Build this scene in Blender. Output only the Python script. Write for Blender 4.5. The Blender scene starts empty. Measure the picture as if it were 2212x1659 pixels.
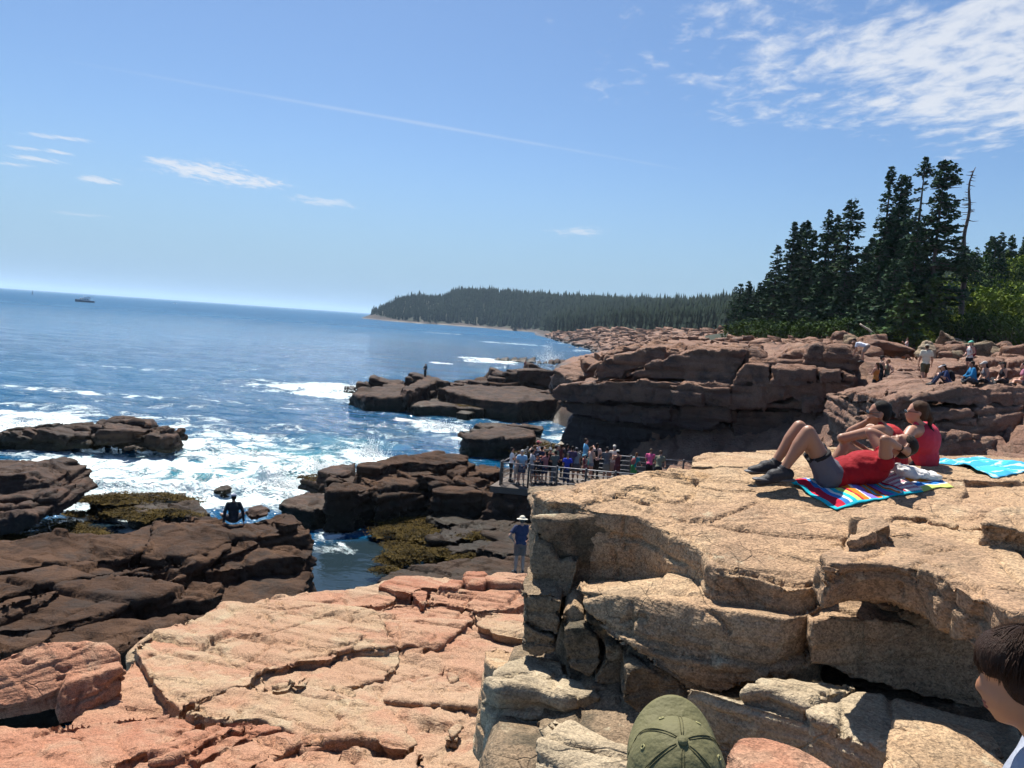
import bpy, bmesh, math, random
import numpy as np
from mathutils import Vector, Matrix, Euler

# ------------------------------------------------------------------ scene, camera, sky, sun, exposure
scene = bpy.context.scene
col = scene.collection
R = math.radians
W0, H0 = 2212.0, 1659.0                      # picture units used for measuring
FPX = 1671.0
EYE = Vector((0.0, 0.0, 9.5))                # metres above the sea
PITCH, ROLL = R(4.50), R(3.96)
cam_d = bpy.data.cameras.new('camera')
cam = bpy.data.objects.new('camera', cam_d); col.objects.link(cam)
cam_d.sensor_fit = 'HORIZONTAL'; cam_d.sensor_width = 36.0
cam_d.lens = 36.0 * FPX / W0
cam_d.clip_start = 0.05; cam_d.clip_end = 120000.0
CAMR = Matrix.Rotation(R(90) - PITCH, 3, 'X') @ Matrix.Rotation(ROLL, 3, 'Z')
cam.matrix_world = Matrix.Translation(EYE) @ CAMR.to_4x4()
scene.camera = cam

SUN_EL, SUN_AZ = R(59.0), R(-17.0)           # azimuth from +Y, clockwise
sun_dir = Vector((math.sin(SUN_AZ) * math.cos(SUN_EL), math.cos(SUN_AZ) * math.cos(SUN_EL), math.sin(SUN_EL)))
sl = bpy.data.lights.new('sun', 'SUN'); sl.energy = 5.0; sl.angle = R(0.53); sl.color = (1.0, 0.94, 0.85)
so = bpy.data.objects.new('sun', sl); col.objects.link(so)
so.rotation_euler = sun_dir.to_track_quat('Z', 'Y').to_euler(); so.location = (0, 0, 60)

scene.render.engine = 'CYCLES'
cy = scene.cycles
cy.use_denoising = True
try: cy.denoiser = 'OPENIMAGEDENOISE'
except Exception: pass
cy.max_bounces = 6; cy.diffuse_bounces = 3; cy.glossy_bounces = 3; cy.transmission_bounces = 4; cy.volume_bounces = 1
cy.transparent_max_bounces = 8; cy.sample_clamp_indirect = 4.0
cy.use_adaptive_sampling = True; cy.adaptive_threshold = 0.03
cy.caustics_reflective = False; cy.caustics_refractive = False
vs = scene.view_settings
vs.view_transform = 'Standard'; vs.look = 'None'; vs.gamma = 1.0; vs.use_curve_mapping = False
vs.exposure = 0.85

# ------------------------------------------------------------------ node helper
def N(nt, typ, ins=None, **props):
    n = nt.nodes.new(typ)
    for k, v in props.items(): setattr(n, k, v)
    for k, v in (ins or {}).items():
        s = n.inputs[k]
        if isinstance(v, bpy.types.NodeSocket): nt.links.new(v, s)
        elif isinstance(v, bpy.types.Node): nt.links.new(v.outputs[0], s)
        else:
            try: s.default_value = v
            except Exception: s.default_value = tuple(v) + (1.0,)
    return n
def ramp(nt, fac, stops, interp='LINEAR'):
    n = nt.nodes.new('ShaderNodeValToRGB'); nt.links.new(fac if isinstance(fac, bpy.types.NodeSocket) else fac.outputs[0], n.inputs[0])
    cr = n.color_ramp; cr.interpolation = interp
    while len(cr.elements) < len(stops): cr.elements.new(0.5)
    for e, (p, c) in zip(cr.elements, stops):
        e.position = p; e.color = tuple(c) + (1.0,) if len(c) == 3 else c
    return n.outputs[0]
def g(v): return (v, v, v)
def M(nt, op, a, b=0.0, c=0.0, clamp=False):
    n = nt.nodes.new('ShaderNodeMath'); n.operation = op; n.use_clamp = clamp
    for i, v in enumerate((a, b, c)):
        if isinstance(v, bpy.types.NodeSocket): nt.links.new(v, n.inputs[i])
        else: n.inputs[i].default_value = v
    return n.outputs[0]
def MIX(nt, fac, a, b, mode='MIX'):
    n = nt.nodes.new('ShaderNodeMix'); n.data_type = 'RGBA'; n.blend_type = mode
    for i, v in ((0, fac), (6, a), (7, b)):
        if isinstance(v, bpy.types.NodeSocket): nt.links.new(v, n.inputs[i])
        elif i == 0: n.inputs[i].default_value = v
        else: n.inputs[i].default_value = tuple(v) + (1.0,) if len(v) == 3 else v
    return n.outputs[2]
def SM(nt, x, a, b):                          # smoothstep a..b -> 0..1
    n = nt.nodes.new('ShaderNodeMapRange'); n.interpolation_type = 'SMOOTHSTEP'
    nt.links.new(x, n.inputs[0]); n.inputs[1].default_value = a; n.inputs[2].default_value = b
    return n.outputs[0]
def VM(nt, op, a, b=(0, 0, 0)):
    n = nt.nodes.new('ShaderNodeVectorMath'); n.operation = op
    for i, v in enumerate((a, b)):
        if isinstance(v, bpy.types.NodeSocket): nt.links.new(v, n.inputs[i])
        else: n.inputs[i].default_value = v
    return n
def NOISE(nt, vec, scale, detail=4.0, rough=0.55, dist=0.0):
    return N(nt, 'ShaderNodeTexNoise', {'Vector': vec, 'Scale': scale, 'Detail': detail, 'Roughness': rough, 'Distortion': dist}).outputs[0]

# ------------------------------------------------------------------ measuring: picture point -> place
def ray(u, v):
    return (CAMR @ Vector(((u - W0 / 2) / FPX, -(v - H0 / 2) / FPX, -1.0))).normalized()
def at(u, v, d):                              # on the ray, at forward distance d
    r = ray(u, v); return EYE + r * (d / r.y)
def atz(u, v, z):                             # on the ray, at height z
    r = ray(u, v); return EYE + r * ((z - EYE.z) / r.z)
def onp(u, v, plane):
    p, n = plane; r = ray(u, v); return EYE + r * ((p - EYE).dot(n) / r.dot(n))
def hz(u, v, z, sx=0.0, sy=0.0):              # near-horizontal plane through a picture point at height z, slopes per metre
    return (atz(u, v, z), Vector((-sx, -sy, 1.0)).normalized())
def wl(u, v, d, az=0.0, tilt=0.0):            # near-vertical plane facing the viewer at distance d
    a = R(az); return (at(u, v, d), Vector((math.sin(a), -math.cos(a), tilt)).normalized())

# ------------------------------------------------------------------ sky (world)
world = bpy.data.worlds.new('World'); scene.world = world; world.use_nodes = True
wt = world.node_tree; wt.nodes.clear()
sky = wt.nodes.new('ShaderNodeTexSky'); sky.sky_type = 'NISHITA'; sky.sun_disc = False
sky.sun_elevation = SUN_EL; sky.sun_rotation = SUN_AZ
sky.altitude = 0.0; sky.air_density = 1.0; sky.dust_density = 0.6; sky.ozone_density = 3.0
tc = wt.nodes.new('ShaderNodeTexCoord')
gen = tc.outputs['Generated']
sep = N(wt, 'ShaderNodeSeparateXYZ', {0: gen})
# cloud layer: directions projected on a flat layer far above
zc = M(wt, 'MAXIMUM', sep.outputs[2], 0.02)
px = M(wt, 'DIVIDE', sep.outputs[0], zc); py = M(wt, 'DIVIDE', sep.outputs[1], zc)
lay = N(wt, 'ShaderNodeCombineXYZ', {0: px, 1: py, 2: 0.0}).outputs[0]
def cdir(u, v):
    r = ray(u, v); return (r.x / max(r.z, .02), r.y / max(r.z, .02))
def cloud_blob(pts, rx, ry, rot=0.0, soft=0.6):
    """soft elliptical region of the cloud layer, centre and radii in layer units"""
    cx, cy_ = pts
    sx = M(wt, 'SUBTRACT', px, cx); sy = M(wt, 'SUBTRACT', py, cy_)
    c, s = math.cos(rot), math.sin(rot)
    a = M(wt, 'DIVIDE', M(wt, 'ADD', M(wt, 'MULTIPLY', sx, c), M(wt, 'MULTIPLY', sy, s)), rx)
    b = M(wt, 'DIVIDE', M(wt, 'SUBTRACT', M(wt, 'MULTIPLY', sy, c), M(wt, 'MULTIPLY', sx, s)), ry)
    d = M(wt, 'SQRT', M(wt, 'ADD', M(wt, 'MULTIPLY', a, a), M(wt, 'MULTIPLY', b, b)))
    return M(wt, 'SUBTRACT', 1.0, d)
def LN(scale, detail=5.0, rough=0.6, dist=0.0, off=(0, 0, 0), stretch=(1, .66, 1)):
    v = VM(wt, 'MULTIPLY', VM(wt, 'ADD', lay, off).outputs[0], stretch).outputs[0]
    return NOISE(wt, v, scale, detail, rough, dist)
# the broken altocumulus sheet over the coast (it runs on above and to the side of the view)
big = cloud_blob((2.6, 2.5), 2.4, 1.45, R(-12))
mott = LN(9.0, 5.0, 0.62, 0.3); mid = LN(2.6, 4.0, 0.55)
dens = M(wt, 'ADD', M(wt, 'MULTIPLY', big, 1.25), M(wt, 'ADD', M(wt, 'MULTIPLY', M(wt, 'SUBTRACT', mid, 0.5), 1.3), M(wt, 'MULTIPLY', M(wt, 'SUBTRACT', mott, 0.54), 1.9)))
cl = M(wt, 'MULTIPLY', SM(wt, dens, 0.02, 0.85), 0.95)
# loose fair-weather wisps
wis = LN(5.5, 5.0, 0.68, 0.8, (3.1, 1.7, 0), (1.0, 0.42, 1))
fin = LN(14.0, 4.0, 0.65, 0.4, (0.4, 0, 0), (1, .4, 1))
def wisp(u0, v0, rx, ry, rot, k=1.0, t0=0.10, t1=1.15):
    b = cloud_blob(cdir(u0, v0), rx, ry, rot)
    d = M(wt, 'ADD', b, M(wt, 'MULTIPLY', M(wt, 'SUBTRACT', M(wt, 'ADD', M(wt, 'MULTIPLY', wis, 0.6), M(wt, 'MULTIPLY', fin, 0.4)), 0.48), 4.2))
    return M(wt, 'MULTIPLY', SM(wt, d, t0, t1), k)
for a in ((425, 366, 0.42, 0.52, R(55), 1.0), (540, 396, 0.32, 0.44, R(60), 1.0), (480, 382, 0.40, 0.50, R(60), 1.0), (360, 350, 0.2, 0.25, 0.6, .9), (84, 345, 0.2, 0.2, 0, .8), (118, 327, 0.13, 0.13, 0, .8), (122, 297, .28, .1, 0.2, .7), (213, 389, 0.24, 0.3, 0.6, .8),
          (30, 355, 0.2, 0.14, 0, .7), (60, 322, .14, .12, 0, .6), (698, 436, 0.36, 0.4, 0.9, .6), (1250, 500, .3, .5, .3, .6), (170, 463, .5, .3, 0, .35), (420, 362, 0.3, 0.3, 0.9, .7)):
    cl = M(wt, 'MAXIMUM', cl, wisp(*a))
# thin old contrail
(ax, ay), (bx, by) = cdir(220, 145), cdir(1450, 362)
rot = math.atan2(by - ay, bx - ax); ln = math.hypot(bx - ax, by - ay)
tr = cloud_blob(((ax + bx) / 2, (ay + by) / 2), ln * 0.62, 0.055, rot)
trn = LN(2.0, 3.0, .5, 0.0, (7, 3, 0))
cl = M(wt, 'MAXIMUM', cl, M(wt, 'MULTIPLY', SM(wt, M(wt, 'ADD', tr, M(wt, 'MULTIPLY', M(wt, 'SUBTRACT', trn, .5), 1.2)), 0.0, 1.0), 0.26))
cl = M(wt, 'MULTIPLY', cl, SM(wt, sep.outputs[2], 0.03, 0.1))
SKY_TINT = (0.86, 1.02, 1.18)
skc = MIX(wt, 1.0, sky.outputs[0], SKY_TINT, 'MULTIPLY')
lowk = M(wt, 'SUBTRACT', 1.0, SM(wt, sep.outputs[2], -0.02, 0.22))
skc = MIX(wt, M(wt, 'MULTIPLY', lowk, 0.95), skc, (3.1, 4.9, 7.0))       # pale sea air low in the sky, all round
skc = MIX(wt, M(wt, 'MULTIPLY', cl, 0.9), skc, (8.3, 8.6, 9.2))
bg = N(wt, 'ShaderNodeBackground', {'Color': skc, 'Strength': 0.055})
world.cycles.sampling_method="MANUAL"; world.cycles.sample_map_resolution=256
wo = wt.nodes.new('ShaderNodeOutputWorld'); wt.links.new(bg.outputs[0], wo.inputs[0])

# ------------------------------------------------------------------ noise on arrays
_rg = np.random.default_rng(7)
PERM = _rg.permutation(256).astype(np.int32); PERM = np.concatenate([PERM, PERM])
_g = _rg.normal(size=(256, 3)); GRAD = (_g / np.linalg.norm(_g, axis=1)[:, None]).astype(np.float32)
RND = _rg.random((256, 3)).astype(np.float32)
GX, GY, GZ = (np.ascontiguousarray(GRAD[:, k]) for k in range(3)); RX, RY, RZ = (np.ascontiguousarray(RND[:, k]) for k in range(3))
def _perlin(p):
    i = np.floor(p).astype(np.int32); f = p - i; i &= 255
    u = f * f * f * (f * (f * 6 - 15) + 10)
    out = np.zeros(len(p), np.float32); fx, fy, fz = f[:, 0], f[:, 1], f[:, 2]
    for dx in (0, 1):
        hx = PERM[(i[:, 0] + dx) & 255]; wx = u[:, 0] if dx else 1 - u[:, 0]; ax = fx - dx
        for dy in (0, 1):
            hy = PERM[(hx + i[:, 1] + dy) & 255]; wy = wx * (u[:, 1] if dy else 1 - u[:, 1]); ay = fy - dy
            for dz in (0, 1):
                h = PERM[(hy + i[:, 2] + dz) & 255]
                out += (GX[h] * ax + GY[h] * ay + GZ[h] * (fz - dz)) * (wy * (u[:, 2] if dz else 1 - u[:, 2]))
    return out * 1.5
def perlin(p):
    p = np.asarray(p, np.float32); n = len(p)
    if n <= 16384: return _perlin(p)
    return np.concatenate([_perlin(p[k:k + 16384]) for k in range(0, n, 16384)])
def fbm(p, octv=4, gain=0.5, lac=2.03):
    a = 1.0; s = np.zeros(len(p), np.float32); t = 0.0; p = np.asarray(p, np.float32)
    for k in range(octv):
        s += a * perlin(p + 17.3 * k); t += a; a *= gain; p = p * lac
    return s / t * 1.4
def _voro(p, full=False):
    """F1, F2, random value of the nearest cell (full: random vector and offset from the cell's point)"""
    i = np.floor(p).astype(np.int32); f = p - i; fx, fy, fz = f[:, 0], f[:, 1], f[:, 2]
    F1 = np.full(len(p), 81.0, np.float32); F2 = F1.copy(); ID = np.zeros(len(p), np.int32)
    EX, EY, EZ = np.zeros_like(F1), np.zeros_like(F1), np.zeros_like(F1)
    for dx in (-1, 0, 1):
        hx = PERM[(i[:, 0] + dx) & 255]
        for dy in (-1, 0, 1):
            hy = PERM[(hx + i[:, 1] + dy) & 255]
            for dz in (-1, 0, 1):
                h = PERM[(hy + i[:, 2] + dz) & 255]
                ex = fx - RX[h] - dx; ey = fy - RY[h] - dy; ez = fz - RZ[h] - dz; d = ex * ex + ey * ey + ez * ez
                m = d < F1
                F2 = np.where(m, F1, np.minimum(F2, d)); F1 = np.where(m, d, F1); ID = np.where(m, h, ID)
                if full: EX = np.where(m, ex, EX); EY = np.where(m, ey, EY); EZ = np.where(m, ez, EZ)
    F1 = np.sqrt(F1); F2 = np.sqrt(F2)
    if full: return F1, F2, RND[(ID * 7 + 3) & 255] - .5, np.stack([EX, EY, EZ], 1)
    return F1, F2, RX[ID]
def voro(p, full=False):
    p = np.asarray(p, np.float32); n = len(p)
    if n <= 16384: return _voro(p, full)
    r = [_voro(p[k:k + 16384], full) for k in range(0, n, 16384)]
    return tuple(np.concatenate([q[j] for q in r]) for j in range(len(r[0])))
def sstep(x, a, b):
    t = np.clip((x - a) / (b - a), 0, 1); return t * t * (3 - 2 * t)

# ------------------------------------------------------------------ object helpers
def link(name, mesh, mat=None, parent=None):
    o = bpy.data.objects.new(name, mesh); col.objects.link(o)
    if mat is not None and (not mesh.materials): mesh.materials.append(mat)
    if parent is not None: o.parent = parent
    return o
def tag(o, label=None, cat=None, group=None, kind=None):
    if label: o['label'] = label
    if cat: o['category'] = cat
    if group: o['group'] = group
    if kind: o['kind'] = kind
    return o
def empty(name, loc=(0, 0, 0), label=None, cat=None, group=None):
    o = bpy.data.objects.new(name, None); col.objects.link(o); o.location = loc; o.empty_display_size = 0.2
    return tag(o, label, cat, group)
def mesh_np(name, V, F, smooth=True):
    me = bpy.data.meshes.new(name)
    V = np.asarray(V, np.float32); F = np.asarray(F, np.int32); k = F.shape[1]
    me.vertices.add(len(V)); me.vertices.foreach_set('co', V.ravel())
    me.loops.add(F.size); me.loops.foreach_set('vertex_index', F.ravel())
    me.polygons.add(len(F)); me.polygons.foreach_set('loop_start', np.arange(0, F.size, k, dtype=np.int32))
    me.polygons.foreach_set('loop_total', np.full(len(F), k, np.int32))
    if smooth: me.polygons.foreach_set('use_smooth', np.ones(len(F), bool))
    me.update(calc_edges=True); me.validate()
    return me
def fattr(me, name, arr):
    a = me.attributes.new(name, 'FLOAT', 'POINT'); a.data.foreach_set('value', np.asarray(arr, np.float32))
def grid_faces(nr, nc):
    i = np.arange(nr * nc).reshape(nr, nc)
    return np.stack([i[:-1, :-1].ravel(), i[:-1, 1:].ravel(), i[1:, 1:].ravel(), i[1:, :-1].ravel()], 1)
def new_mat(name):
    m = bpy.data.materials.new(name); m.use_nodes = True; nt = m.node_tree; nt.nodes.clear()
    out = nt.nodes.new('ShaderNodeOutputMaterial'); b = nt.nodes.new('ShaderNodeBsdfPrincipled')
    nt.links.new(b.outputs[0], out.inputs[0]); return m, nt, b
def L(nt, a, b): nt.links.new(a if isinstance(a, bpy.types.NodeSocket) else a.outputs[0], b)

# ------------------------------------------------------------------ the sea
DW = 6.0
def sea():
    nr, nc = 305, 430
    inv = np.linspace(1 / 13.0, 1 / 60000.0, nr); d = 1 / inv
    ang = np.radians(np.linspace(-62, 50, nc))
    D, A = np.meshgrid(d, ang, indexing='ij')
    X = (D * np.tan(A)).ravel(); Y = D.ravel()
    n = len(X); z0 = np.zeros(n)
    # swell and chop, fading out where the mesh gets too coarse to carry it
    P2 = np.stack([X * 0.16 + 0.05 * Y, Y * 0.10, z0], 1)
    fade = np.clip(1 - (Y - 60) / 220.0, 0.0, 1)
    sw = fbm(P2, 3) * 0.34 + fbm(np.stack([X * 0.55, Y * 0.42, z0 + 5], 1), 3) * 0.13 * np.clip(1 - (Y - 40) / 70, 0, 1)
    foam = np.zeros(n); aer = np.zeros(n); calm = np.zeros(n); hgt = np.zeros(n)
    P3 = np.stack([X * 0.11, Y * 0.07, z0 + 3], 1); nz = fbm(P3, 4); nz2 = fbm(np.stack([X * 0.5, Y * 0.35, z0 + 9], 1), 3)
    def blob(u, v, rx, ry, k, rot=0.0, kind='f', soft=0.5):
        p = atz(u, v, 0.0); c, s = math.cos(R(rot)), math.sin(R(rot))
        a = ((X - p.x) * c + (Y - p.y) * s) / rx; b = (-(X - p.x) * s + (Y - p.y) * c) / ry
        r = np.sqrt(a * a + b * b) - nz * 0.35 - nz2 * 0.2
        return np.clip(1.0 - np.clip((r - (1 - soft)) / soft, 0, 1), 0, 1) * k
    F = [  # u, v, rx, ry, strength, rot     (white water)
        (250, 1010, 9.5, 5.0, 1.0, 0), (480, 1005, 7.5, 6.0, .9, 8), (640, 1010, 6, 6.5, .85, 0), (620, 1055, 4.5, 4.5, 1.0, 0), (330, 1075, 7.5, 3.0, 1.05, 0), (200, 1040, 9, 3.2, 1.0, 0), (500, 1060, 5, 3.5, 1.0, 0),
        (560, 960, 8, 5, .66, 10), (60, 925, 10, 9, .95, 0), (20, 905, 8, 6, .9, 0), (300, 898, 14, 5, .62, 0), (440, 935, 10, 6, .72, 0), (560, 925, 11, 3.5, .55, 15), (395, 960, 4, 4, .9, 0),
        (160, 985, 10, 3.0, .75, 0), (40, 1010, 7, 3.0, .7, 0),
        (800, 990, 4.0, 5, 1.0, 20), (740, 1000, 7, 6, .72, 0), (690, 965, 8, 4.5, .62, 0), (820, 940, 6, 10, .55, 0), (700, 1085, 2.6, 3.4, 1.0, 0), (660, 1095, 2.5, 3, .9, 0),
        (720, 1110, 2.2, 3.2, .95, 0), (715, 1145, 1.9, 2.4, .85, 0), (700, 1180, 1.6, 1.8, .66, 0), (800, 1092, 3.2, .8, .8, 0), (745, 1190, .9, .9, .5, 0),
        (760, 842, 13, 13, .95, 0), (690, 835, 16, 9, .62, 0), (830, 868, 8, 7, .8, 0), (900, 878, 8, 5, .6, 0), (800, 800, 20, 10, .3, 0), (600, 830, 22, 8, .45, 10),
        (960, 925, 5.0, 3.5, 1.0, -20), (930, 912, 6, 3, .75, 0), (1100, 908, 9, 8, .52, 0), (1180, 900, 8, 8, .5, 0), (990, 905, 8, 4, .5, 0), (1060, 975, 6, 3.5, .5, 0), (1190, 950, 5, 6, .6, 0), (1020, 950, 3.5, 2.5, .6, 0),
        (1075, 778, 14, 12, 1.0, 0), (1180, 782, 10, 9, .9, 0), (1040, 780, 10, 10, .8, 0), (1240, 745, 20, 30, .7, 0), (1110, 743, 26, 8, .75, 0), (1290, 760, 16, 24, .7, 0), (1215, 757, 30, 10, .5, 0),
        (952, 784, 4, 3.5, 1.0, 0), (955, 720, 20, 30, .6, 0), (1080, 717, 60, 30, .4, 0), (860, 690, 40, 25, .7, 0), (375, 657, 24, 36, .8, 0), (800, 686, 30, 30, .7, 0),
        (100, 842, 30, 1.8, .62, 0), (200, 849, 16, 2.4, .72, 0), (60, 875, 22, 2.0, .6, 0), (300, 870, 16, 3, .52, 0), (210, 790, 26, 3.0, .55, 0), (470, 862, 22, 2.6, .5, 0), (520, 845, 26, 3, .42, 0), (90, 782, 26, 2.5, .4, 0), (640, 880, 12, 4, .45, 0),
        (240, 1120, 2.6, .8, .9, 0), (265, 1140, 2.0, .9, .75, 0), (150, 1090, 3.5, 1.6, 1.0, 0), (180, 1130, 2.2, .7, .55, 0),
    ]
    for q in F: foam = np.maximum(foam, blob(*q[:6]))
    aerl = [(430, 1020, 17, 9, 1.0, 0), (650, 990, 9, 9, 1.0, 0), (760, 960, 9, 8, .7, 0), (850, 930, 10, 9, .45, 0), (150, 1040, 12, 6, .9, 0), (560, 950, 12, 7, .55, 0), (800, 850, 18, 16, .5, 0), (960, 900, 12, 8, .4, 0), (1150, 775, 20, 14, .5, 0), (700, 1100, 3.5, 6, .7, 0), (60, 930, 14, 8, .6, 0)]
    for q in aerl: aer = np.maximum(aer, blob(*q[:6], soft=0.8))
    for q in ((735, 1215, 3.2, 4.2, 1.0, 0), (720, 1260, 3, 3, 1.0, 0), (230, 1150, 4.6, 2.2, .9, 0), (800, 1190, 3, 3, 1, 0)): calm = np.maximum(calm, blob(*q[:6], soft=0.5))
    # breaking fronts
    for u, v, rx, ry, k, rot in ((330, 1062, 7.5, .75, .55, 4), (430, 1032, 6.0, .8, .35, -6), (610, 1045, 2.4, 1.0, .75, 20), (200, 1012, 7, .8, .30, 3), (690, 1005, 3.5, .9, .5, 15), (960, 926, 4, 1.4, .5, -25), (150, 1075, 3.6, .8, .45, 0), (500, 980, 6, .9, .3, 8), (700, 1080, 2, .8, .25, 0), (580, 1075, 3, .7, .35, 0)):
        hgt += 1.5 * blob(u, v, rx, ry, k, rot, soft=1.0) * (0.75 + 0.6 * fbm(np.stack([X * 1.2, Y * 1.2, z0 + 2], 1), 3))
    hgt += foam * fbm(np.stack([X * 1.6, Y * 1.3, z0 + 12], 1), 4) * 0.13 * np.clip(1 - (Y - 40) / 60, 0, 1)
    Z = sw * fade * (1 - 0.92 * calm) * np.clip((Y - 20) / 25, .25, 1) * 0.9 + hgt * (1 - calm)
    me = mesh_np('sea', np.stack([X, Y, Z], 1), grid_faces(nr, nc)[:, ::-1])
    fattr(me, 'foam', foam); fattr(me, 'aer', aer); fattr(me, 'calm', calm)
    m, nt, b = new_mat('sea_water')
    pos = N(nt, 'ShaderNodeNewGeometry').outputs[0]
    fo = N(nt, 'ShaderNodeAttribute', attribute_name='foam').outputs['Fac']
    ae = N(nt, 'ShaderNodeAttribute', attribute_name='aer').outputs['Fac']
    ca = N(nt, 'ShaderNodeAttribute', attribute_name='calm').outputs['Fac']
    st = VM(nt, 'MULTIPLY', pos, (1.0, 0.8, 1.0)).outputs[0]
    warp = N(nt, 'ShaderNodeTexNoise', {'Vector': st, 'Scale': 0.35, 'Detail': 3.0}).outputs[1]
    stw = VM(nt, 'ADD', st, VM(nt, 'MULTIPLY', VM(nt, 'SUBTRACT', warp, (.5, .5, .5)).outputs[0], (3.5, 3.5, 0)).outputs[0]).outputs[0]
    n1 = NOISE(nt, stw, 0.5, 6, 0.62, 0.4)
    ri = M(nt, 'ABSOLUTE', M(nt, 'SUBTRACT', NOISE(nt, stw, 0.85, 5, 0.6, 0.3), 0.5))     # lacy strands of foam
    ri2 = M(nt, 'ABSOLUTE', M(nt, 'SUBTRACT', NOISE(nt, stw, 2.6, 4, 0.6, 0.3), 0.5))
    lace = M(nt, 'SUBTRACT', 1.0, M(nt, 'MULTIPLY', M(nt, 'MINIMUM', ri, M(nt, 'MULTIPLY', ri2, 1.3)), 9.0))
    dens_ = M(nt, 'ADD', M(nt, 'MULTIPLY', fo, 1.28), M(nt, 'ADD', M(nt, 'MULTIPLY', M(nt, 'SUBTRACT', n1, 0.5), 2.3), M(nt, 'MULTIPLY', lace, 0.36)))
    fm = M(nt, 'MULTIPLY', SM(nt, dens_, 0.92, 1.36), SM(nt, fo, 0.02, 0.25))
    tur = SM(nt, M(nt, 'ADD', ae, M(nt, 'MULTIPLY', M(nt, 'SUBTRACT', n1, .5), 0.9)), 0.25, 1.25)
    big_ = NOISE(nt, pos, 0.012, 3, 0.5)
    deep = MIX(nt, SM(nt, big_, .35, .65), (0.001, 0.060, 0.145), (0.002, 0.080, 0.182))
    wcol = MIX(nt, tur, deep, (0.060, 0.27, 0.31))
    wcol = MIX(nt, ca, wcol, (0.014, 0.026, 0.034))
    yd2 = N(nt, 'ShaderNodeSeparateXYZ', {0: pos}).outputs[1]
    L(nt, M(nt, 'SUBTRACT', 0.34, M(nt, 'MULTIPLY', SM(nt, yd2, 60, 500), 0.26)), b.inputs['Specular IOR Level'])
    fcol = MIX(nt, SM(nt, NOISE(nt, stw, 3.0, 5, .6), .35, .7), (0.46, 0.60, 0.62), (0.66, 0.70, 0.72))
    L(nt, MIX(nt, fm, wcol, fcol), b.inputs['Base Color'])
    ydist = N(nt, 'ShaderNodeSeparateXYZ', {0: pos}).outputs[1]
    L(nt, M(nt, 'ADD', M(nt, 'ADD', 0.08, M(nt, 'MULTIPLY', SM(nt, ydist, 60, 900), 0.34)), M(nt, 'MULTIPLY', fm, 0.5)), b.inputs['Roughness'])
    b.inputs['IOR'].default_value = 1.33; b.inputs['Specular IOR Level'].default_value = .32
    rip = VM(nt, 'MULTIPLY', pos, (1.0, 1.5, 1.0)).outputs[0]
    w1 = NOISE(nt, rip, 0.55, 4, 0.62, 0.3); w2 = NOISE(nt, rip, 2.6, 3, 0.55); w3 = NOISE(nt, VM(nt, 'MULTIPLY', pos, (.5, 1.5, 1)).outputs[0], 0.09, 3, 0.6)
    hh = M(nt, 'ADD', M(nt, 'MULTIPLY', w1, 0.85), M(nt, 'ADD', M(nt, 'MULTIPLY', w2, 0.10), M(nt, 'MULTIPLY', w3, 3.2)))
    hh = M(nt, 'ADD', hh, M(nt, 'MULTIPLY', fm, 0.12))
    bu = N(nt, 'ShaderNodeBump', {'Height': hh, 'Distance': 1.0, 'Strength': M(nt, 'SUBTRACT', 0.9, M(nt, 'MULTIPLY', ca, 0.78))})
    L(nt, bu, b.inputs['Normal'])
    o = link('sea', me, m); tag(o, 'blue open sea with white water breaking among the rocks', 'sea', kind='structure')
sea()
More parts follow.
